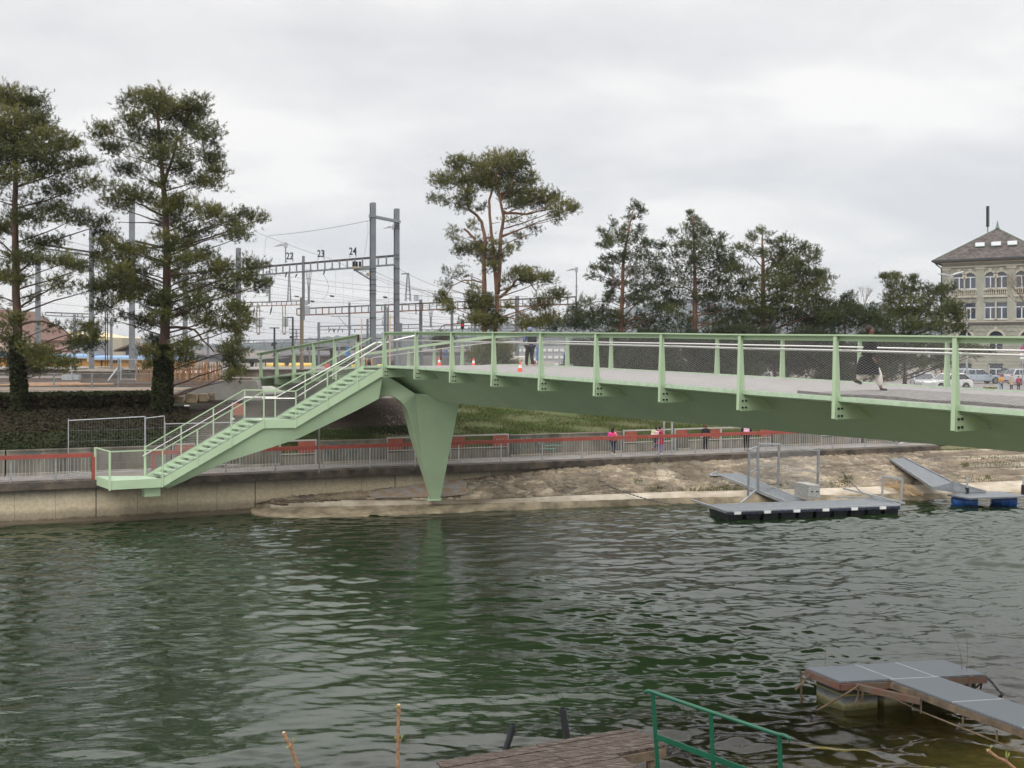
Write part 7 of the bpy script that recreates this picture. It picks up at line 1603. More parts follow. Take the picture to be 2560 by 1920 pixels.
# protective mats on the deck (right end)
def deck_at(px, y):   # ray with the deck surface, searched along stations
    best = None
    for k in np.linspace(9, 19.4, 210):
        for s in np.linspace(0, BW, 31):
            p = dk(k, s); x_, y_ = HX+p.x/p.y*F, HY+(CZ-p.z)/p.y*F; e = (x_-px)**2+(y_-y)**2
            if best is None or e < best[0]: best = (e, k, s)
    return best[1], best[2]
matm = mat('dark_mat', (.19, .18, .175), .9, var=.25, vscale=6, bump=.5, bscale=40)
ka, kb = 13.4, 19.0
mm_ = thing('deck_mat', 'dark grey protective mat with a curled edge lying along the right part of the deck', 'mat', dk(14, 3, .05)); m = MB(); n = 40; rr_ = random.Random(2); prev = None
for i in range(n+1):
    k = lerp(ka, kb, i/n); s0 = lerp(.5, 1.35, min(1, max(0, (k-13)/4)))+.04*math.sin(k*9)+(.5*max(0, 12.9-k)); s1 = 4.4+.1*math.sin(k*3); z0_ = .025+.035*abs(math.sin(k*4.1)); cur = [dk(k, s0, .006), dk(k, s0, z0_+.012), dk(k, s0+.5, .022), dk(k, s1, .02), dk(k, s1, .006)]
    if prev:
        for a in range(4): m.add([prev[a], cur[a], cur[a+1], prev[a+1]], [(0, 1, 2, 3)])
    prev = cur
m.build('mat_sheet', matm, mm_, smooth=False, fix=False)
# litter
m = MB(); m.box(W(467, 1014, 50.6), .24, .12, .06); tag(m.build('white_carton', WHITE), 'small white carton lying on the soil below the limestone blocks', 'carton')
m = MB(); q = st(5.0, .5, 4.42); m.box(st(5.9, .75, 4.3), .16, .12, .06)
tag(m.build('white_rag', WHITE), 'crumpled white rag on the stair', 'rag')
# ================================================================== SANDSTONE BUILDING
SSm = mat('green_sandstone', (.36, .35, .29), .9, col2=(.28, .285, .24), vscale=.9, bump=.2); SSl = mat('pale_sandstone', (.44, .415, .34), .9, var=.08, vscale=1.5); SSd = mat('stained_sandstone', (.25, .26, .215), .9, col2=(.19, .20, .18), vscale=1.2); PKS = mat('pink_sandstone', (.45, .33, .27), .9, var=.1, vscale=2, bump=.3)
bO = Vector((49.5, 115.0, 3.4)); bX = Vector((.845, -.535, 0)); bY = Vector((.535, .845, 0)); BRZ = math.atan2(-.535, .845)
def B(x, y, z): return bO+bX*x+bY*y+Vector((0, 0, z-3.4))
def bx_at(px, y=0):
    rx = (px-HX)/F # solve X = rx*D along facade
    a = bO.x+bY.x*y; b = bO.y+bY.y*y; return (rx*b-a)/(bX.x-rx*bX.y)
def bz_at(px, py, y=0): x = bx_at(px, y); D = bO.y+bY.y*y+bX.y*x; return CZ-(py-HY)*D/F
bd = thing('sandstone_building', 'three-storey greenish sandstone building with arched windows and hipped slate roof', 'building', bO)
def bbox_(x0, x1, y0, y1, z0, z1, name, m_, parent=bd):
    m = MB(); m.hexa([B(x0, y0, z0), B(x1, y0, z0), B(x1, y1, z0), B(x0, y1, z0), B(x0, y0, z1), B(x1, y0, z1), B(x1, y1, z1), B(x0, y1, z1)]); return m.build(name, m_, parent)
WT = 10.3; zE = 17.3; zS = bz_at(2490, 808); zF = bz_at(2400, 668)
xc = [bx_at(p) for p in (2397.6, 2425.6, 2475.8, 2503.8, 2554)]; pit_ = ((xc[2]-xc[0])+(xc[3]-xc[1])+(xc[4]-xc[2]))/3; hw = 0.62
wx = [xc[0], xc[1], xc[2], xc[3], xc[4], xc[4]+(xc[3]-xc[2])]
# wall with real window openings: built as strips around openings
rows_w = [('a', bz_at(2475, 721), bz_at(2475, 681), True), ('b', bz_at(2475, 798), bz_at(2475, 755), False)]
yo = [(z0, z1) for _, z0, z1, _ in rows_w]
gx_ = [(bx_at(2490)-.75, bx_at(2490)+.75), (bx_at(2490)-.75+pit_, bx_at(2490)+.75+pit_), (bx_at(2490)-.75-pit_, bx_at(2490)+.75-pit_)]
gz = [(bz_at(2490, 895-18), bz_at(2490, 828)), (3.5, bz_at(2490, 908))]
gz = [(bz_at(2490, 877), bz_at(2490, 828)), (3.5, bz_at(2490, 908))]
def wall_open(x0, x1, z0, z1, ops, m_, name, y0=0, y1=.45):
    xs_ = sorted({x0, x1, *[o[0] for o in ops], *[o[1] for o in ops]}); zs_ = sorted({z0, z1, *[o[2] for o in ops], *[o[3] for o in ops]}); m = MB()
    for a, b in zip(xs_[:-1], xs_[1:]):
        run = None
        for c_, d_ in zip(zs_[:-1], zs_[1:]):
            cx, cz_ = (a+b)/2, (c_+d_)/2; hole = any(o[0] < cx < o[1] and o[2] < cz_ < o[3] for o in ops)
            if hole:
                if run: m.hexa([B(a, y0, run[0]), B(b, y0, run[0]), B(b, y1, run[0]), B(a, y1, run[0]), B(a, y0, run[1]), B(b, y0, run[1]), B(b, y1, run[1]), B(a, y1, run[1])]); run = None
            else: run = (run[0], d_) if run else (c_, d_)
        if run: m.hexa([B(a, y0, run[0]), B(b, y0, run[0]), B(b, y1, run[0]), B(a, y1, run[0]), B(a, y0, run[1]), B(b, y0, run[1]), B(b, y1, run[1]), B(a, y1, run[1])])
    return m.build(name, m_, bd)
ops = [(x-hw, x+hw, z0, z1) for x in wx for _, z0, z1, _ in rows_w]
wall_open(0, WT, zS, zE, ops, SSm, 'wall')
gops = [(a, b, *g) for a, b in gx_ for g in gz]
wall_open(0, WT, 3.2, zS, gops, SSm, 'ground_floor_wall', -.08, .45)
bbox_(0.02, WT-.02, .46, 9.5, 3.2, zE, 'inner_mass', mat('dark_interior', (.02, .022, .025), .9))
bbox_(-.0, .02, 0, 9.6, 3.2, zE, 'side_wall', SSm); bbox_(WT-.02, WT, 0, 9.6, 3.2, zE, 'side_wall', SSm)
# windows
FRM = mat('white_window_frame', (.62, .64, .68), .5); PANE = mat('window_pane', (.06, .075, .10), .05, spec=1.0)
def window(x0, x1, z0, z1, arch, y=.22):
    m = MB(); sp_ = (x1-x0)/2
    zt = z1 if not arch else z1-sp_
    m.hexa([B(x0, y, z0), B(x1, y, z0), B(x1, y+.03, z0), B(x0, y+.03, z0), B(x0, y, z1), B(x1, y, z1), B(x1, y+.03, z1), B(x0, y+.03, z1)]); o = m.build('window', PANE, bd)
    m = MB(); f = .085; tr_ = lerp(z0, z1, .70) if arch else lerp(z0, z1, .66)
    def fr_(a, b, c_, d_): m.hexa([B(a, y-.06, c_), B(b, y-.06, c_), B(b, y-.005, c_), B(a, y-.005, c_), B(a, y-.06, d_), B(b, y-.06, d_), B(b, y-.005, d_), B(a, y-.005, d_)])
    fr_(x0, x0+f, z0, z1); fr_(x1-f, x1, z0, z1); fr_(x0+f, x1-f, z0, z0+f); fr_(x0+f, x1-f, tr_, tr_+f*1.4); fr_((x0+x1)/2-f*.7, (x0+x1)/2+f*.7, z0+f, tr_)
    if not arch: fr_(x0+f, x1-f, z1-f, z1)
    m.build('frame', FRM, o)
    if arch:   # spandrels that turn the square head into a round one, and an arched moulding
        m = MB(); cx = (x0+x1)/2
        for s in (-1, 1):
            arc = [(cx+s*sp_*math.cos(t), zt+sp_*math.sin(t)) for t in np.linspace(0, math.pi/2, 7)]; poly = arc+[(cx+s*sp_, z1+.001)]
            if s < 0: poly = poly[::-1]
            m.prism([B(a, -.0, b) for a, b in poly], [B(a, .20, b) for a, b in poly])
        m.build('arch_spandrel', SSl, o)
        m = MB(); ro, ri = sp_+.26, sp_+.02
        ts = np.linspace(0, math.pi, 15)
        for t0, t1 in zip(ts[:-1], ts[1:]): m.hexa([B(cx+ri*math.cos(t0), -.10, zt+ri*math.sin(t0)), B(cx+ro*math.cos(t0), -.10, zt+ro*math.sin(t0)), B(cx+ro*math.cos(t0), -.003, zt+ro*math.sin(t0)), B(cx+ri*math.cos(t0), -.003, zt+ri*math.sin(t0)), B(cx+ri*math.cos(t1), -.10, zt+ri*math.sin(t1)), B(cx+ro*math.cos(t1), -.10, zt+ro*math.sin(t1)), B(cx+ro*math.cos(t1), -.003, zt+ro*math.sin(t1)), B(cx+ri*math.cos(t1), -.003, zt+ri*math.sin(t1))])
        m.hexa([B(cx-.14, -.16, zt+sp_+.05), B(cx+.14, -.16, zt+sp_+.05), B(cx+.14, -.02, zt+sp_+.05), B(cx-.14, -.02, zt+sp_+.05), B(cx-.2, -.18, zt+sp_+.5), B(cx+.2, -.18, zt+sp_+.5), B(cx+.2, -.02, zt+sp_+.5), B(cx-.2, -.02, zt+sp_+.5)])
        m.build('arch_moulding', SSl, o)
    m = MB(); m.hexa([B(x0-.12, -.14, z0-.14), B(x1+.12, -.14, z0-.14), B(x1+.12, .2, z0-.14), B(x0-.12, .2, z0-.14), B(x0-.12, -.14, z0-.005), B(x1+.12, -.14, z0-.005), B(x1+.12, .2, z0-.005), B(x0-.12, .2, z0-.005)]); m.build('sill', SSl, o)
for x in wx:
    for nm, z0, z1, ar_ in rows_w: window(x-hw, x+hw, z0, z1, ar_)
for a, b in gx_:
    if a > -.5: window(a, b, gz[0][0], gz[0][1], True, .2); window(a, b, gz[1][0], gz[1][1], False, .2)
# small columns between paired windows, balustrades
for i in range(0, 6, 2):
    xm = (wx[i]+wx[i+1])/2
    for nm, z0, z1, ar_ in rows_w:
        m = MB(); zt = z1-hw-.05 if ar_ else z1; m.tube([B(xm, -.10, z0), B(xm, -.10, zt)], .10, 10); m.build('column', SSl, bd)
    bz0, bz1 = bz_at(2490, 737), bz_at(2490, 724)
    bbox_(wx[i]-hw-.15, wx[i+1]+hw+.15, -.16, -.02, bz1, bz1+.12, 'balustrade_rail', SSl); bbox_(wx[i]-hw-.15, wx[i+1]+hw+.15, -.18, -.02, bz0-.25, bz0, 'balustrade_base', SSl)
    bbox_(wx[i]-hw-.02, wx[i+1]+hw+.02, -.025, -.004, bz0, bz1, 'balustrade_shadow_plate', mat('painted_baluster_shade', (.10, .09, .06), .9))  # thin dark plate: shade behind the balusters painted as colour
    for j in range(2):
        x0_ = wx[i+j]-hw; m = MB()
        for k in range(6): x = x0_+.1+k*(2*hw-.2)/5; m.tube([B(x, -.11, bz0), B(x, -.11, bz0+.15), B(x, -.11, bz0+.35), B(x, -.11, bz1)], [.05, .085, .045, .06], 6)
        m.build('balusters', SSl, bd)
# pilasters
for x in (0.35, (wx[1]+wx[2])/2, (wx[3]+wx[4])/2, WT-.35):
    bbox_(x-.42, x+.42, -.12, -.002, zS+.25, zF-.35, 'pilaster', SSm); bbox_(x-.52, x+.52, -.18, -.004, zF-.34, zF-.1, 'pilaster_capital', SSl)
bbox_(-.12, WT+.12, -.2, 0, zF-.08, zF+.12, 'architrave', SSl); bbox_(-.03, WT+.03, -.06, -.003, zF+.13, zE-.75, 'frieze', SSd)
m = MB()
for k in range(48): m.hexa([B(.1+k*.212, -.22, zE-.62), B(.22+k*.212, -.22, zE-.62), B(.22+k*.212, -.02, zE-.62), B(.1+k*.212, -.02, zE-.62), B(.1+k*.212, -.22, zE-.42), B(.22+k*.212, -.22, zE-.42), B(.22+k*.212, -.02, zE-.42), B(.1+k*.212, -.02, zE-.42)])
m.build('dentils', SSl, bd)
bbox_(-.1, WT+.1, -.30, 0, zE-.40, zE-.2, 'cornice', SSl)
# string course and rustication joints
bbox_(-.05, WT+.05, -.28, 0, zS-.1, zS+.12, 'string_course', mat('dark_string_course', (.10, .09, .08), .8)); bbox_(-.02, WT+.02, -.16, 0, zS+.13, zS+.24, 'string_course', SSl)
m = MB(); 
for k in range(1, 13):
    z_ = 4.9+k*.42
    if z_ < zS-.2: m.hexa([B(0, -.083, z_), B(WT, -.083, z_), B(WT, -.079, z_), B(0, -.079, z_), B(0, -.083, z_+.035), B(WT, -.083, z_+.035), B(WT, -.079, z_+.035), B(0, -.079, z_+.035)])
m.build('masonry_joint', mat('joint_dark', (.13, .12, .09), .9), bd)
for a, b in ((-.03, gx_[2][0]), (gx_[2][1], gx_[0][0]), (gx_[0][1], gx_[1][0]), (gx_[1][1], WT)):
    if b > a: bbox_(max(a, -.03), b, -.18, -.085, 3.2, 4.8, 'plinth', PKS)
# voussoirs radiating over the ground floor arch
m = MB()
for a, b in gx_:
    cx = (a+b)/2; zc_ = gz[0][1]-.75
    for t in np.linspace(R(25), R(155), 8): p, q = B(cx+1.05*math.cos(t), -.085, zc_+1.05*math.sin(t)), B(cx+1.9*math.cos(t), -.085, zc_+1.9*math.sin(t)); m.bar(p, q, .035, .02)
m.build('voussoir_joint', mat('joint_dark', (.13, .12, .09), .9), bd)
# roof: hip with overhanging eaves
SL_ = mat('mottled_slate', (.14, .12, .11), .95, col2=(.045, .037, .035), vscale=2.2, bump=.4, bscale=8, vdetail=9); zR_ = bz_at(2491, 571, 5.15); ov_ = .95
e = [B(-ov_, -ov_, zE), B(WT+ov_, -ov_, zE), B(WT+ov_, 22, zE), B(-ov_, 22, zE)]; ap = B(WT/2, WT/2, zR_); ap2 = B(WT/2, 17, zR_)
m = MB(); m.add([*e, ap, ap2], [(0, 1, 4), (1, 2, 5, 4), (2, 3, 5), (3, 0, 4, 5)]); rf_ = m.build('roof', SL_, bd)
m = MB(); m.add([*[p+Vector((0, 0, -.06)) for p in e], B(0, 0, zE-.35), B(WT, 0, zE-.35), B(WT, 21, zE-.35), B(0, 21, zE-.35)], [(0, 1, 5, 4), (1, 2, 6, 5), (2, 3, 7, 6), (3, 0, 4, 7)]); m.build('soffit', mat('brown_soffit', (.17, .135, .10), .85), bd)
m = MB()
for a, b in zip(e, e[1:]+e[:1]): m.bar(a+Vector((0, 0, -.05)), b+Vector((0, 0, -.05)), .16, .2)
m.build('gutter', mat('dark_gutter', (.045, .05, .055), .6), bd)
COPG = mat('verdigris', (.13, .19, .145), .7); m = MB(); m.bar(e[0], ap, .14, .10); m.bar(e[1], ap, .14, .10); m.bar(ap, ap2, .14, .1); m.build('hip_flashing', COPG, bd)
m = MB(); m.tube([ap, ap+Vector((0, 0, .25)), ap+Vector((0, 0, .95))], [.28, .15, .01], 8); m.build('finial', COPG, bd)
for (p0, p1) in ((2437.5, 2462.5), (2477.5, 2503.5), (2518, 2544)):   # roof lights lying on the hip plane
    def rp(px, f): # f: height fraction on plane; find x s.t. column = px
        y_ = -ov_+f*(WT/2+ov_); z_ = lerp(zE, zR_, f); x_ = bx_at(px, y_); return B(x_, y_, z_)
    nrm_ = Vector((0, 0, 1)).lerp(-bY, .35).normalized(); P_ = [rp(p0, .36), rp(p1, .36), rp(p1, .50), rp(p0, .50)]
    m = MB(); m.prism([p+nrm_*.05 for p in P_], [p+nrm_*.16 for p in P_]); o = m.build('roof_light', COPG, bd); c_ = sum(P_, Vector())/4
    m = MB(); Q_ = [c_+(p-c_)*.9 for p in P_]; m.prism([p+nrm_*.163 for p in Q_], [p+nrm_*.18 for p in Q_]); m.build('pane', mat('sky_pane', (.42, .43, .44), .15, spec=.6), o)
m = MB(); m.tube([B(-.8, -.9, zE-.1), B(-.5, -.5, zE-.5), B(-.08, -.15, zE-.9), B(-.08, -.15, zE-2.3), B(-.08, -.15, 4)], .07, 6); m.build('downpipe', mat('dark_gutter', (.045, .05, .055), .6), bd)
# antenna behind the roof
t_ = thing('antenna_mast', 'striped black antenna mast rising behind the sandstone building roof', 'antenna', W(2469, 600, 160)); m = MB(); m.tube([W(2469, 605, 160), W(2470, 515, 160)], .10, 6); m.build('pole', STEELD, t_)
m = MB()
for k in range(11): m.box(W(2469.6, 517+k*4.7, 160), .42, .3, .17); m.box(W(2468.4, 519.4+k*4.7, 160), .30, .3, .10)
m.build('radiator_elements', BLACK, t_)
# street
ASP = mat('street_asphalt', (.21, .20, .20), .9, var=.1, vscale=1)
m = MB(); m.quad(Vector((20, 80, 3.64)), Vector((70, 80, 3.64)), Vector((70, 108, 3.64)), Vector((20, 108, 3.64))); tag(m.build('street', ASP), 'grey asphalt street in front of the sandstone building', kind='structure')
m = MB()
for k in range(12): a = Vector((26+k*3, 98-.0*k, 3.64)); m.box(a+Vector((1.5, 0, .05)), 2.96, .25, .12)
tag(m.build('kerb', CONCL), 'light kerb of the far pavement', kind='structure')
rg = np.random.default_rng(9); n = 16000; X = rg.uniform(28, 50, n); Y = rg.uniform(74, 83, n); P_ = np.stack([X, Y, np.full(n, 3.6)], 1)
th = rg.random(n)*6.28; hh = .18*(.5+rg.random(n)); tip = P_+np.stack([np.cos(th)*.06, np.sin(th)*.06, hh], 1); sdv = np.stack([-np.sin(th), np.cos(th), np.zeros(n)], 1)*.03
tag(np_mesh('lawn', np.stack([P_-sdv, P_+sdv, tip], 1).reshape(-1, 3), np.arange(3*n).reshape(-1, 3), attr_mat('lawn_grass', [(0, (.12, .13, .03)), (1, (.12, .19, .035))], rough=.8), attr=rg.random(n)), 'bright green lawn strip before the street', 'grass', kind='stuff')
m = MB(); m.quad(Vector((26, 72, 3.62)), Vector((60, 72, 3.62)), Vector((60, 83, 3.62)), Vector((26, 83, 3.62))); tag(m.build('lawn_ground', mat('lawn_soil', (.13, .15, .04), .95, var=.2)), 'lawn ground', kind='structure')
# daffodils
t_ = thing('daffodil_bed', 'clump of yellow daffodils at the lawn edge', 'flowers', W(2473, 978, 84)); m = MB(); m2 = MB(); rr_ = random.Random(6)
for k in range(90): x = rr_.uniform(2459, 2490); p = W(x, 977, 83.5+rr_.uniform(-.4, .4)); p.z = 3.62; q = p+Vector((rr_.uniform(-.1, .1), 0, rr_.uniform(.2, .42))); m.bar(p, q, .05, .02)
for k in range(45): x = rr_.uniform(2462, 2490); m2.box(W(x, rr_.uniform(968, 973), 83.4), .11, .09, .09)
m.build('leaves', mat('daffodil_green', (.03, .09, .03), .7), t_); m2.build('blooms', mat('daffodil_yellow', (.85, .62, .05), .6), t_)
# traffic sign
t_ = thing('parking_sign', 'round red and blue no-parking sign on a grey post at the right edge', 'traffic sign', W(2556, 965, 90)); m = MB(); m.tube([W(2557, 970, 90), W(2557, 860, 90)], .05, 8); m.build('pole', STEEL, t_); m = MB(); m.tube([W(2559, 873, 89.9), W(2559, 873, 89.85)], .30, 20); o = m.build('red_ring', mat('sign_red', (.55, .02, .03), .5), t_); m = MB(); m.tube([W(2559, 873, 89.84), W(2559, 873, 89.82)], .20, 20); m.build('blue_disc', mat('sign_mid_blue', (.03, .10, .40), .5), t_)
m = MB(); a = W(2559, 873, 89.80); m.bar(a+Vector((-.15, 0, .15)), a+Vector((.15, 0, -.15)), .045, .01, up=(0, 1, 0)); m.build('red_stroke', mat('sign_red', (.55, .02, .03), .5), t_); m = MB(); m.box(W(2557, 890, 89.9), .5, .04, .55); m.build('plate', WHITE, t_)
# small fire hydrant marker
m = MB(); p = W(2218, 946, 76); m.tube([p+Vector((0, 0, -.25)), p+Vector((0, 0, .3)), p+Vector((0, 0, .38))], [.10, .10, .05], 10); tag(m.build('hydrant', mat('hydrant_red', (.6, .03, .04), .5)), 'small red hydrant in the shade right of the walking woman', 'hydrant')

# ================================================================== VEHICLES
TYRE = mat('tyre', (.02, .02, .02), .85); RIM = mat('alloy_rim', (.33, .34, .36), .35, .7)
def car(name, label, loc, heading, L, H_, Wd, col, kind='hatch', grp='cars parked in front of the sandstone building', cat='car'):
    """built nose towards +x in local space"""
    t_ = thing(name, label, cat, loc, grp, heading); cm = mat('car_'+'_'.join(str(int(c*100)) for c in col), col, .28, .15, coat=.6); hl = L/2; wb = L*.31; wr = .32 if kind != 'van' else .34
    def arch(cx): return [(cx+math.cos(t)*(wr+.06), .30+math.sin(t)*(wr+.06)) for t in np.linspace(math.pi, 0, 9)]
    belt = H_*.60; hood = H_*.56
    top = {'hatch': [(hl*.98, .45), (hl*.97, hood-.12), (hl*.86, hood), (hl*.42, belt+.04), (-hl*.93, belt+.10), (-hl, belt-.05), (-hl, .5), (-hl*.97, .28)], 'wagon': [(hl*.99, .45), (hl*.96, hood-.14), (hl*.85, hood-.02), (hl*.40, belt+.04), (-hl*.96, belt+.08), (-hl, belt-.05), (-hl, .5), (-hl*.97, .28)], 'van': [(hl*.99, .45), (hl*.97, hood*.8), (hl*.80, hood*.92), (hl*.62, belt), (-hl, belt), (-hl, .5), (-hl*.98, .30)]}[kind]
    low = arch(-wb)+arch(wb)+[(hl*.94, .24)]
    poly = [(-hl*.95, .24)]+low+top[:-1]
    m = MB(); secs = [(-Wd/2, .93), (-Wd/2*.96, 1.0), (Wd/2*.96, 1.0), (Wd/2, .93)]
    cz0 = H_*.35; rings = []
    for y, s in ((-Wd/2, 1), (Wd/2, 1)): rings.append([Vector((x, y*(1-.07*max(0, (z_-.5))/H_*2), z_)) for x, z_ in poly])
    m.prism(rings[0], rings[1]); o = m.build('body', cm); local(o, t_); bv = o.modifiers.new('b', 'BEVEL'); bv.width = .05; bv.segments = 2; bv.limit_method = 'ANGLE'; bv.angle_limit = R(40)
    # greenhouse
    g = {'hatch': [(hl*.40, belt), (hl*.08, H_-.06), (-hl*.62, H_-.05), (-hl*.90, belt+.06)], 'wagon': [(hl*.38, belt), (hl*.08, H_-.06), (-hl*.76, H_-.08), (-hl*.92, belt+.06)], 'van': [(hl*.62, belt-.02), (hl*.38, H_-.1), (-hl*.98, H_-.02), (-hl*.99, belt-.02)]}[kind]
    ins = .93; tp_ = .80 if kind != 'van' else .94
    def gv(i, s): x, z_ = g[i]; f = ins if i in (0, 3) else tp_; return Vector((x, s*Wd/2*f, z_))
    m = MB(); m.prism([gv(i, -1) for i in range(4)], [gv(i, 1) for i in range(4)]); o = m.build('glasshouse', GLASS if kind != 'van' else cm); local(o, t_)
    m = MB()
    a, b = gv(1, 1), gv(2, 1); m.hexa([Vector((b.x-.03, -a.y-.01, b.z-.01)), Vector((a.x+.03, -a.y-.01, a.z-.01)), Vector((a.x+.03, a.y+.01, a.z-.01)), Vector((b.x-.03, a.y+.01, b.z-.01)), Vector((b.x, -a.y+.06, H_-.0)), Vector((a.x-.05, -a.y+.06, H_-.01)), Vector((a.x-.05, a.y-.06, H_-.01)), Vector((b.x, a.y-.06, H_-.0))])
    if kind != 'van':
        for s in (-1, 1):
            m.bar(gv(0, s)*1.0, gv(1, s), .07, .05); m.bar(gv(3, s), gv(2, s), .16 if kind == 'hatch' else .10, .06); xm = lerp(g[1][0], g[2][0], .42); m.bar(Vector((xm, s*Wd/2*ins*1.0, belt)), Vector((xm, s*Wd/2*tp_*1.01, H_-.05)), .07, .04)
            if kind == 'wagon': xm = lerp(g[1][0], g[2][0], .80); m.bar(Vector((xm, s*Wd/2*ins, belt)), Vector((xm, s*Wd/2*tp_*1.01, H_-.06)), .06, .04)
    o = m.build('roof', cm); local(o, t_)
    if kind == 'van':
        m = MB(); 
        for s in (-1, 1): m.add([Vector((hl*.56, s*Wd/2*.955, belt+.05)), Vector((hl*.12, s*Wd/2*.965, belt+.05)), Vector((hl*.12, s*Wd/2*.955, H_*.84)), Vector((hl*.36, s*Wd/2*.95, H_*.84))], [(0, 1, 2, 3)])
        o = m.build('side_window', GLASS); local(o, t_)
        m = MB(); m.add([Vector((hl*.62+.01, -Wd*.43, belt+.05)), Vector((hl*.62+.01, Wd*.43, belt+.05)), Vector((hl*.41+.02, Wd*.42, H_*.88)), Vector((hl*.41+.02, -Wd*.42, H_*.88))], [(0, 1, 2, 3)]); o = m.build('windscreen', GLASS); local(o, t_)
        m = MB(); m.box((-hl*.35, -Wd/2*.99, H_*.60), hl*.6, .02, H_*.36); m.box((-hl*.35, Wd/2*.99, H_*.60), hl*.6, .02, H_*.36); o = m.build('rear_side_glass', GLASS); local(o, t_)
    for cx in (-wb, wb):
        for s in (-1, 1):
            m = MB(); y0_ = s*(Wd/2-.20); y1_ = s*(Wd/2+.005); m.tube([Vector((cx, y0_, .31)), Vector((cx, y1_-s*.03, .31)), Vector((cx, y1_, .31))], [wr, wr, wr*.92], 20); wo = m.build('wheel', TYRE); local(wo, t_)
            m = MB(); m.tube([Vector((cx, y1_-s*.005, .31)), Vector((cx, y1_+s*.012, .31))], [wr*.62, wr*.55], 14)
            for k in range(5): a = k*1.2566; m.bar(Vector((cx, y1_+s*.016, .31)), Vector((cx+math.cos(a)*wr*.55, y1_+s*.016, .31+math.sin(a)*wr*.55)), .03, .05)
            o = m.build('rim', RIM); local(o, wo)
    for s in (-1, 1):
        m = MB(); m.box((hl*.90, s*Wd*.38, hood-.16), .28, .34, .16); o = m.build('headlight', mat('headlight_glass', (.75, .72, .62), .1)); local(o, t_)
        m = MB(); m.box((-hl*.975, s*Wd*.42, belt-.08), .14, .22, .26); o = m.build('tail_light', mat('tail_red', (.35, .01, .015), .3)); local(o, t_)
        m = MB(); m.box((hl*.36, s*(Wd/2+.09), belt+.05), .12, .2, .13); o = m.build('mirror', cm); local(o, t_)
    m = MB(); m.box((hl*.975, 0, .38), .08, Wd*.7, .16); m.box((-hl*.99, 0, .42), .05, Wd*.6, .12); o = m.build('bumper_insert', BLACK); local(o, t_)
    m = MB()
    for s in (-1, 1):
        for x in (hl*.38, lerp(g[1][0], g[2][0], .42), -hl*.5): m.box((x, s*Wd/2*.985, belt*.72), .012, .02, belt*.5)
    o = m.build('door_gap', BLACK); local(o, t_)
    return t_
# headings: nose direction
def vcar(px, yb, D, hd_, **k): p = W(px, yb, D); p.z = 3.64; car('parked_car', k.pop('label'), p, hd_, **k)
vcar(2368, 979, 85.5, R(194), label='white hatchback with its nose to the left, nearest of the parked cars', L=3.9, H_=1.47, Wd=1.75, col=(.80, .80, .80))
vcar(2444, 957, 102, R(4), label='light blue-grey estate car facing right behind the white hatchback', L=4.6, H_=1.50, Wd=1.8, col=(.36, .43, .50), kind='wagon')
vcar(2553, 953, 106, R(186+180), label='dark grey estate car with red tail light at the right edge', L=4.5, H_=1.55, Wd=1.8, col=(.10, .105, .115), kind='wagon')
vcar(2569, 960, 98.5, R(2), label='silver high-roofed car at the right edge behind the children', L=4.1, H_=1.60, Wd=1.8, col=(.48, .49, .51), kind='wagon')
vcar(2308, 974, 88, R(255), label='silver car facing the bridge, half hidden behind the spreading pine', L=4.2, H_=1.45, Wd=1.78, col=(.50, .51, .53))
vcar(1905, 957, 88, R(262), label='pale green-grey car front glimpsed under the bushy pine', L=4.2, H_=1.5, Wd=1.78, col=(.42, .47, .46))
p = W(1306, 930, 95); p.z = 4.0; van = car('white_van', 'white delivery van behind the hooded man, nose to the right', p, R(-6), 5.4, 2.5, 2.0, (.78, .76, .70), 'van', grp=None, cat='van')
p = W(1165, 930, 92); p.z = 4.1; car('parked_car', 'grey car with red trim glimpsed behind the middle cones', p, R(95), 4.2, 1.6, 1.8, (.30, .31, .33), 'hatch')
# lorry box behind trees
t_ = thing('lorry', 'large silver lorry box glimpsed between the pines with a red tail light', 'lorry', W(1680, 950, 92)); m = MB(); a, b = W(1652, 945, 92), W(1700, 900, 92); m.box(((a.x+b.x)/2, 95, (a.z+b.z)/2), b.x-a.x, 6, b.z-a.z); m.build('cargo_box', mat('silver_box', (.46, .47, .50), .5), t_); m = MB(); m.box(W(1693, 936, 91.9), .25, .06, .42); m.build('tail_light', mat('tail_red', (.35, .01, .015), .3), t_)
# works area colours beyond the net
for i, (x, y, D, sx, sz, c_, lab) in enumerate(((1332, 935-8, 88, .55, 1.8, (.50, .04, .09), 'pink-red board standing behind the hooded man'), (1350, 915, 96, 2.8, .9, (.60, .56, .54), 'white barrier element with a red edge right of the pink-red board'), (1393, 922, 92, 1.2, .5, (.62, .58, .56), 'short white and red barrier right of the man'), (1480, 925, 90, 1.5, .6, (.55, .06, .08), 'red mesh barrier behind the fourth deck post'))):
    m = MB(); m.box(W(x, y, D), sx, .08, sz); tag(m.build('site_barrier', mat('site_col_%d' % i, c_, .6)), lab, 'barrier', 'site barriers beyond the bridge')
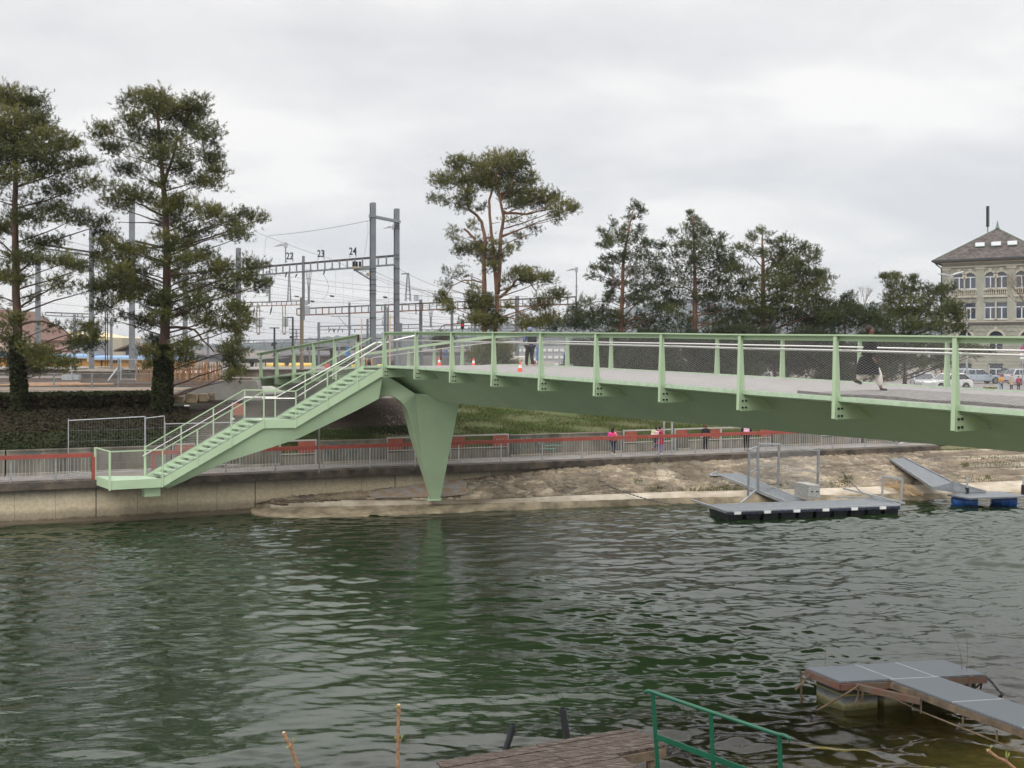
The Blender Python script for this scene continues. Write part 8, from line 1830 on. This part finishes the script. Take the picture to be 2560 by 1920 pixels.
# grandstand-like white and blue building beyond
t_ = thing('office_block', 'distant white and blue office block seen through the net', 'building', W(1400, 900, 190)); m = MB(); m.box(W(1400, 893, 190), 17, 8, 4.2); m.build('wall', mat('office_wall', (.36, .37, .39), .7), t_); m = MB()
for r_ in range(3):
    for k in range(14): m.box(W(1400, 893, 185.9)+Vector((-7.6+k*1.15, 0, -1.3+r_*1.3)), .85, .1, .5)
m.build('window', WHITE, t_); m = MB(); m.box(W(1346, 893, 185.8), .8, .1, 4.0); m.box(W(1415, 897, 185.8), .9, .1, 2.0); m.build('blue_panel', mat('panel_blue', (.06, .16, .40), .5), t_)
prismb('distant_station_wing', 'distant grey building row below the hills left of the orange pine', 'building', 1000, 1230, 175, 10, 900, 878, mat('distant_grey', (.24, .24, .26), .8), ridge_y=872, ridge='x', rm=mat('distant_roof', (.16, .14, .14), .9))
t_ = thing('chairlift_sign', 'two small blue parking signs far behind the cones', 'sign', W(1115, 900, 130)); m = MB(); m.bar(W(1115, 915, 130), W(1115, 875, 130), .06, .06, up=(0, 1, 0)); m.build('pole', DARK, t_); m = MB(); m.box(W(1116, 878, 129.9), .3, .04, .3); m.box(W(1116, 888, 129.9), .3, .04, .3); m.build('blue_plate', mat('sign_mid_blue', (.03, .10, .40), .5), t_)

# ================================================================== PEOPLE
SKIN = mat('skin', (.42, .24, .16), .6); SKIN2 = mat('skin_dark', (.16, .085, .055), .6)
def skinned(name, pts, edges, m_, parent, sub=1):
    me = bpy.data.meshes.new(name); names = list(pts); me.from_pydata([pts[k][0] for k in names], [(names.index(a), names.index(b)) for a, b in edges], []); me.materials.append(m_)
    o = bpy.data.objects.new(name, me); COL.objects.link(o); md = o.modifiers.new('skin', 'SKIN'); md.use_smooth_shade = True
    if not me.skin_vertices: 
        return o
    for i, k in enumerate(names):
        r_ = pts[k][1]; r_ = r_ if hasattr(r_, '__len__') else (r_, r_); me.skin_vertices[0].data[i].radius = r_; me.skin_vertices[0].data[i].use_root = (i == 0)
    s = o.modifiers.new('sub', 'SUBSURF'); s.levels = sub; s.render_levels = sub
    local(o, parent); return o
def blob(name, parts, m_, parent):
    bm = bmesh.new()
    for c_, r_ in parts:
        ret = bmesh.ops.create_icosphere(bm, subdivisions=2, radius=1.0)
        for v in ret['verts']: j = 1+.06*math.sin(v.co.x*9+v.co.z*7); v.co = Vector((c_[0]+v.co.x*r_[0]*j, c_[1]+v.co.y*r_[1]*j, c_[2]+v.co.z*r_[2]*j))
    me = bpy.data.meshes.new(name); bm.to_mesh(me); bm.free(); me.materials.append(m_); me.shade_smooth(); o = bpy.data.objects.new(name, me); COL.objects.link(o); local(o, parent); return o
def person(label, loc, heading, H_, stride=.3, arm=.3, top=(.1, .1, .1), legs=(.03, .03, .05), shoes=(.6, .6, .6), hair=(.03, .02, .015), skin=SKIN, coat=0.0, hood=None, pack=None, pack2=None, fur=None, longhair=False, hold=False, lean=0, wide=1.0, legw=1.0, back_lift=.06, grp=None, gloves=None, bag=None, head_fwd=0):
    t_ = thing('person', label, 'person', loc, grp, heading); h = H_
    tm, lm, sm, hm = mat('cloth_%d_%d_%d' % tuple(int(c*200) for c in top), top, .9, var=.12, vscale=9, bump=.2), mat('trouser_%d_%d_%d' % tuple(int(c*200) for c in legs), legs, .9, var=.1, vscale=9), mat('shoe_%d_%d_%d' % tuple(int(c*200) for c in shoes), shoes, .7), mat('hair_%d_%d_%d' % tuple(int(c*300) for c in hair), hair, .85, var=.2, vscale=30)
    hip = .51*h; sh = .815*h; S = stride*h; hx = .05*h; sx_ = .115*h*wide
    # x forward, y left
    ank = {1: (S*.5, hx*.9, .045*h), -1: (-S*.5, -hx*.9, .045*h+back_lift*h)}
    knee = {1: (S*.30+.03*h, hx, .285*h), -1: (-S*.12+.03*h, -hx, .275*h)}
    el = {1: (-arm*.25*h-.01*h, sx_+.03*h, .63*h), -1: (arm*.25*h, -sx_-.03*h, .63*h)}
    wr_ = {1: (-arm*.35*h+.03*h, sx_+.03*h, .49*h), -1: (arm*.5*h+.03*h, -sx_-.02*h, .505*h)}
    if hold: el = {1: (.02*h, sx_+.02*h, .64*h), -1: (.02*h, -sx_-.02*h, .64*h)}; wr_ = {1: (.15*h, sx_-.02*h, .66*h), -1: (.15*h, -sx_+.02*h, .66*h)}
    lx = lean*h
    P_ = {'hips': ((0, 0, hip), (.075*h, .085*h)), 'waist': ((lx*.3, 0, .62*h), (.06*h, .075*h)), 'chest': ((lx*.8, 0, .74*h), (.07*h, .095*h)), 'neckb': ((lx, 0, .825*h), .045*h), 'neck': ((lx+.005*h, 0, .865*h), .032*h), 'headl': ((lx+.012*h+head_fwd*h, 0, .90*h), (.048*h, .044*h)), 'head': ((lx+.008*h+head_fwd*h, 0, .945*h), (.058*h, .050*h)), 'crown': ((lx+head_fwd*h, 0, .975*h), (.045*h, .042*h))}
    E_ = [('hips', 'waist'), ('waist', 'chest'), ('chest', 'neckb'), ('neckb', 'neck'), ('neck', 'headl'), ('headl', 'head'), ('head', 'crown')]
    for s, n_ in ((1, 'l'), (-1, 'r')):
        P_['sh'+n_] = ((lx, s*sx_, sh), .040*h); P_['el'+n_] = (el[s], .028*h); P_['wr'+n_] = (wr_[s], .018*h); E_ += [('neckb', 'sh'+n_), ('sh'+n_, 'el'+n_), ('el'+n_, 'wr'+n_)]
        w0 = Vector(wr_[s]); d = (w0-Vector(el[s])).normalized(); pl_ = w0+d*.045*h; P_['pm'+n_] = (tuple(pl_), (.020*h, .012*h)); E_.append(('wr'+n_, 'pm'+n_))
        sd_ = Vector((1, 0, 0)) if abs(d.z) > .6 else Vector((0, 1, 0)); inw = Vector((0, -s, 0))
        for k, off, ln in (('a', -.015, .036), ('b', -.005, .042), ('c', .005, .040), ('d', .014, .031)):
            b0 = pl_+sd_*off*h+d*.01*h; b1 = b0+(d*ln*.55+inw*.004)*h; b2 = b1+(d*ln*.40+inw*.012)*h; P_['f'+k+n_] = (tuple(b0), .0058*h); P_['g'+k+n_] = (tuple(b1), .0052*h); P_['h'+k+n_] = (tuple(b2), .0042*h); E_ += [('pm'+n_, 'f'+k+n_), ('f'+k+n_, 'g'+k+n_), ('g'+k+n_, 'h'+k+n_)]
        b0 = w0+d*.015*h+sd_*.02*h; P_['t'+n_] = (tuple(b0), .006*h); P_['u'+n_] = (tuple(b0+(sd_*.012+d*.022)*h), .005*h); E_ += [('wr'+n_, 't'+n_), ('t'+n_, 'u'+n_)]
        P_['hp'+n_] = ((0, s*hx, .485*h), .062*h); P_['kn'+n_] = (knee[s], .040*h); P_['an'+n_] = (ank[s], .024*h); a_ = ank[s]; tilt = -.03*h if s < 0 else 0; P_['to'+n_] = ((a_[0]+.10*h, a_[1], a_[2]-.03*h+tilt), .018*h); E_ += [('hips', 'hp'+n_), ('hp'+n_, 'kn'+n_), ('kn'+n_, 'an'+n_), ('an'+n_, 'to'+n_)]
    skinned('body', P_, E_, skin, t_)
    # face: nose, eyes, mouth, ears
    hc = Vector((lx+.008*h+head_fwd*h, 0, .93*h)); m = MB(); m.tube([hc+Vector((.045, 0, .012))*h, hc+Vector((.062, 0, -.004))*h, hc+Vector((.048, 0, -.01))*h], [.004*h, .009*h, .005*h], 6)
    for s in (-1, 1): m.tube([hc+Vector((0, s*.046, .006))*h, hc+Vector((-.006, s*.054, -.002))*h, hc+Vector((.0, s*.046, -.016))*h], .006*h, 5)
    local(m.build('face', skin, smooth=True), t_)
    m = MB()
    for s in (-1, 1): m.box(hc+Vector((.050, s*.018, .008))*h, .01*h, .013*h, .006*h)
    m.box(hc+Vector((.050, 0, -.026))*h, .01*h, .024*h, .004*h); local(m.build('eyes_and_mouth', mat('dark_eye', (.03, .015, .012), .6)), t_)
    # clothes: slightly larger skins along the same joints
    def fat(k, f, g=None): c_, r_ = P_[k]; r_ = r_ if hasattr(r_, '__len__') else (r_, r_); return (c_, (r_[0]*f, r_[1]*(g or f)))
    J = {'waist': fat('waist', 1.28), 'chest': fat('chest', 1.22), 'neckb': fat('neckb', 1.15)}; JE = [('waist', 'chest'), ('chest', 'neckb')]
    J['hem0'] = ((0, 0, hip+.0*h), (.098*h*wide, .108*h*wide)); JE.append(('waist', 'hem0'))
    if coat > 0:
        m = MB(); rings = [(.80, .075, .105, lx), (.72, .085, .118, lx), (.60, .095, .118, lx*.4), (.51, .118, .125, 0), (.42, .140, .132, -.01*h), (.51-coat, .155+stride*.07, .138, -.02*h)]
        for zf, a_, b_, ox in rings:
            for j in range(20): t1 = j/20*2*math.pi; q_ = 1+.05*math.sin(5*t1)*(.8-zf); m.v.append((ox+a_*h*wide*q_*math.cos(t1), b_*h*wide*q_*math.sin(t1), zf*h))
        for i in range(len(rings)-1):
            for j in range(20): m.f.append((i*20+j, i*20+(j+1) % 20, (i+1)*20+(j+1) % 20, (i+1)*20+j))
        local(m.build('coat', tm, smooth=True), t_)
    for n_ in 'lr':
        J['sh'+n_] = fat('sh'+n_, 1.25); J['el'+n_] = fat('el'+n_, 1.55); c_ = Vector(P_['el'+n_][0]).lerp(Vector(P_['wr'+n_][0]), .93); J['wr'+n_] = (tuple(c_), .027*h); JE += [('neckb', 'sh'+n_), ('sh'+n_, 'el'+n_), ('el'+n_, 'wr'+n_)]
    skinned('jacket', J, JE, tm, t_)
    T = {'hips': fat('hips', 1.12)}; TE = []
    for n_ in 'lr':
        T['hp'+n_] = fat('hp'+n_, 1.08); T['kn'+n_] = fat('kn'+n_, 1.22*legw); c_ = Vector(P_['kn'+n_][0]).lerp(Vector(P_['an'+n_][0]), .90); T['an'+n_] = (tuple(c_), .031*h*legw); TE += [('hips', 'hp'+n_), ('hp'+n_, 'kn'+n_), ('kn'+n_, 'an'+n_)]
    skinned('trousers', T, TE, lm, t_)
    for n_ in 'lr':
        a_ = Vector(P_['an'+n_][0]); b_ = Vector(P_['to'+n_][0]); skinned('shoe', {'a': (tuple(a_+Vector((-.018*h, 0, -.012*h))), .030*h), 'm': (tuple(a_.lerp(b_, .5)+Vector((0, 0, -.004*h))), (.028*h, .026*h)), 'b': (tuple(b_), (.022*h, .026*h))}, [('a', 'm'), ('m', 'b')], sm, t_)
    top_c = Vector((lx-.008*h+head_fwd*h, 0, .95*h))
    if hood is not None: hd2 = mat('hood_%d_%d_%d' % tuple(int(c*200) for c in hood), hood, .9, var=.1, vscale=9); skinned('hood', {'a': (tuple(top_c+Vector((-.005, 0, -.085))*h), (.06*h, .06*h)), 'b': (tuple(top_c+Vector((-.012, 0, -.01))*h), (.068*h, .062*h)), 'c': (tuple(top_c+Vector((-.008, 0, .035))*h), (.045*h, .045*h))}, [('a', 'b'), ('b', 'c')], hd2, t_)
    else:
        blob('hair', [(top_c+Vector((-.012, 0, .006))*h, (.064*h, .062*h, .062*h))]+([(top_c+Vector((-.035, 0, -.08))*h, (.050*h, .072*h, .085*h))] if longhair else []), hm, t_)
    if fur is not None: skinned('fur_hood', {'a': (tuple(top_c+Vector((-.05, 0, -.09))*h), (.05*h, .085*h)), 'b': (tuple(top_c+Vector((-.045, 0, -.03))*h), (.06*h, .085*h))}, [('a', 'b')], mat('fur', fur, 1.0, var=.4, vscale=30, bump=1), t_)
    if pack is not None:
        pm_ = mat('pack_%d_%d_%d' % tuple(int(c*200) for c in pack), pack, .7, var=.08, vscale=6); m = MB(); m.box((lx-.145*h, 0, .715*h), .12*h, .20*h, .25*h); o = m.build('backpack', pm_); local(o, t_); bv = o.modifiers.new('b', 'BEVEL'); bv.width = .035*h; bv.segments = 3; bv.limit_method = 'NONE'
        m = MB(); m.box((lx-.215*h, 0, .67*h), .035*h, .15*h, .11*h); q = m.build('front_pocket', pm_ if pack2 is None else mat('pack_%d_%d_%d' % tuple(int(c*200) for c in pack2), pack2, .7)); local(q, o); bv = q.modifiers.new('b', 'BEVEL'); bv.width = .014*h
        m = MB()
        for s in (-1, 1): m.tube([Vector((lx-.09*h, s*.065*h, .80*h)), Vector((lx+.02*h, s*.072*h, .862*h)), Vector((lx+.095*h, s*.068*h, .77*h)), Vector((lx+.02*h, s*.115*h, .64*h))], .008*h, 5)
        q = m.build('strap', pm_); local(q, o)
    if bag is not None: m = MB(); m.box((-.10*h, sx_+.06*h, .58*h), .12*h, .08*h, .13*h); o = m.build('hanging_bag', mat('bag_%d' % int(bag[0]*100), bag, .7)); local(o, t_); bv = o.modifiers.new('b', 'BEVEL'); bv.width = .03*h; bv.segments = 2
    return t_
BDIR = math.atan2(BD.y, BD.x)
def onpath(px, n, y=None): u, D = PN(px, n); return U(u, n, 1.775)
p = W(1322, 921, 40.3); p.z = CZ-.79
person('man on the bridge in a grey-blue hooded top with a dark backpack', W(1325, 922, 42.6), BDIR+R(180)-R(8), 1.82, .16, .12, (.12, .15, .27), (.014, .014, .016), (.03, .03, .032), hood=(.20, .24, .36), pack=(.012, .012, .014), lean=.02, back_lift=.02, hold=True)
pw = W(2170, 978, 25.0)
person('woman in a black coat and pale wide trousers striding right across the bridge', pw, BDIR+R(22), 1.62, .36, .18, (.010, .010, .012), (.60, .55, .50), (.012, .012, .012), hair=(.035, .02, .018), skin=SKIN2, coat=.25, legw=1.35, back_lift=.13, lean=.04, longhair=False, wide=1.1)
PD = AL
cg = 'schoolchildren walking on the riverside path'
person('child with dark curly hair in a pink jacket and bright pink backpack', onpath(1533, 1.0), PD+R(25), 1.40, .22, .15, (.75, .17, .20), (.02, .03, .06), (.72, .70, .68), hair=(.02, .008, .008), pack=(.72, .05, .26), longhair=True, grp=cg)
person('running child with a black hood and yellow-green backpack', onpath(1640, 1.5), PD+R(10), 1.40, .42, .35, (.02, .022, .025), (.03, .045, .10), (.30, .06, .06), hood=(.02, .02, .024), pack=(.55, .58, .30), pack2=(.65, .65, .62), lean=.04, back_lift=.14, grp=cg)
person('child in a dark red coat and lilac leggings with a pale pink backpack', onpath(1651, .7), PD-R(4), 1.44, .10, .1, (.34, .025, .05), (.30, .20, .42), (.72, .70, .72), hair=(.018, .012, .012), pack=(.70, .42, .48), coat=.13, hold=True, back_lift=.01, longhair=False, grp=cg)
person('child with a brown fur-trimmed hood in black clothes carrying a small pink and blue bag', onpath(1764, 1.2), PD+R(70), 1.42, .10, .05, (.018, .018, .02), (.012, .012, .014), (.65, .65, .66), fur=(.22, .13, .08), hair=(.10, .05, .03), bag=(.62, .38, .46), back_lift=.0, grp=cg)
person('child in black with a pale pink backpack, head hidden by the girder', onpath(1866, .8), PD+R(60), 1.52, .06, .25, (.012, .012, .015), (.012, .012, .014), (.02, .02, .02), pack=(.72, .42, .58), back_lift=.0, wide=1.15, grp=cg)
# seated figure at the far end of the path
t_ = thing('person', 'person sitting on the ground at the far right end of the path', 'person', onpath(2228, 1.6)); t_.rotation_euler = (0, 0, PD-R(70))
sp_ = {'hips': ((0, 0, .12), (.11, .13)), 'chest': ((-.08, 0, .42), (.10, .14)), 'neck': ((-.04, 0, .56), .05), 'head': ((0, 0, .68), (.09, .08)), 'kl': ((.38, .12, .42), .07), 'kr': ((.38, -.12, .40), .07), 'al': ((.52, .12, .07), .045), 'ar': ((.55, -.12, .07), .045), 'tl': ((.66, .12, .04), .03), 'tr': ((.69, -.12, .04), .03), 'sl': ((-.06, .18, .50), .05), 'sr': ((-.06, -.18, .50), .05), 'el': ((.12, .22, .34), .04), 'er': ((.12, -.22, .34), .04), 'wl': ((.34, .1, .44), .025), 'wr': ((.34, -.1, .44), .025), 'hl': ((.40, .06, .42), .025), 'hr': ((.40, -.06, .42), .025)}
ed_ = [('hips', 'chest'), ('chest', 'neck'), ('neck', 'head'), ('hips', 'kl'), ('hips', 'kr'), ('kl', 'al'), ('kr', 'ar'), ('al', 'tl'), ('ar', 'tr'), ('neck', 'sl'), ('neck', 'sr'), ('sl', 'el'), ('sr', 'er'), ('el', 'wl'), ('er', 'wr'), ('wl', 'hl'), ('wr', 'hr')]
skinned('body', sp_, ed_, SKIN, t_)
skinned('jacket', {k: (sp_[k][0], tuple(x*1.25 for x in (sp_[k][1] if hasattr(sp_[k][1], '__len__') else (sp_[k][1],)*2))) for k in ('hips', 'chest', 'neck', 'sl', 'sr', 'el', 'er', 'wl', 'wr')}, [e_ for e_ in ed_ if all(k in ('hips', 'chest', 'neck', 'sl', 'sr', 'el', 'er', 'wl', 'wr') for k in e_)], mat('grey_jacket', (.40, .41, .43), .9), t_)
skinned('trousers', {k: (sp_[k][0], tuple(x*1.2 for x in (sp_[k][1] if hasattr(sp_[k][1], '__len__') else (sp_[k][1],)*2))) for k in ('hips', 'kl', 'kr', 'al', 'ar')}, [('hips', 'kl'), ('hips', 'kr'), ('kl', 'al'), ('kr', 'ar')], mat('navy_trousers', (.03, .04, .07), .9), t_)
skinned('shoe', {'a': ((.52, .12, .05), .055), 'b': ((.68, .12, .045), .04)}, [('a', 'b')], WHITE, t_); skinned('shoe', {'a': ((.55, -.12, .05), .055), 'b': ((.71, -.12, .045), .04)}, [('a', 'b')], WHITE, t_)
kg = 'children standing by the street'
def kid(px, yb, *a, **k): p = W(px, yb, 84.5); p.z = 3.66; return person(a[0], p, *a[1:], grp=kg, **k)
kid(2503, 980, 'child in an orange and black jacket holding a scooter by the lawn', R(-95), 1.28, .08, .15, (.80, .32, .03), (.06, .08, .13), (.05, .05, .05), hair=(.03, .018, .012), back_lift=0, hold=True, wide=1.15)
kid(2528, 981, 'child with a white hat and beige coat between the two other children by the street', R(-85), 1.24, .06, .05, (.42, .33, .24), (.02, .025, .04), (.60, .60, .60), hair=(.62, .60, .56), coat=.10, back_lift=0, wide=1.1)
kid(2546, 982, 'child in a magenta and maroon jacket, rightmost by the street', R(-100), 1.22, .06, .08, (.34, .03, .09), (.015, .015, .02), (.65, .65, .66), hair=(.05, .025, .018), back_lift=0, wide=1.1)
t_ = thing('kick_scooter', 'small scooter with a light blue stem held by the child in orange', 'scooter', W(2502, 981, 84.1)); b_ = W(2502, 981, 84.0); b_.z = 3.66
m = MB(); m.tube([b_+Vector((0, 0, .08)), b_+Vector((0, .1, .82))], .02, 6); m.build('stem', mat('light_blue', (.25, .50, .62), .4), t_); m = MB(); m.tube([b_+Vector((-.2, .1, .80)), b_+Vector((.2, .1, .80))], .02, 6); m.build('handlebar', BLACK, t_); m = MB(); m.box(b_+Vector((0, .25, .09)), .12, .5, .03); m.build('footboard', DARK, t_)
for dy in (0, .5): m = MB(); m.tube([b_+Vector((-.02, dy, .06)), b_+Vector((.02, dy, .06))], .06, 12); m.build('wheel', BLACK, t_)

# ================================================================== HAZE
vm = bpy.data.materials.new('haze'); vm.use_nodes = True; t = vm.node_tree; t.nodes.clear(); mo = N(t, 'ShaderNodeOutputMaterial'); pv = N(t, 'ShaderNodeVolumePrincipled'); pv.inputs['Color'].default_value = (.80, .85, .94, 1); pv.inputs['Density'].default_value = HAZE_D; pv.inputs['Anisotropy'].default_value = 0.2
t.links.new(pv.outputs[0], mo.inputs['Volume'])
if HAZE_D > 0:
    hb = MB(); hb.box((0, 1900, 170), 11000, 4200, 350); o = hb.build('haze', vm); tag(o, kind='stuff')
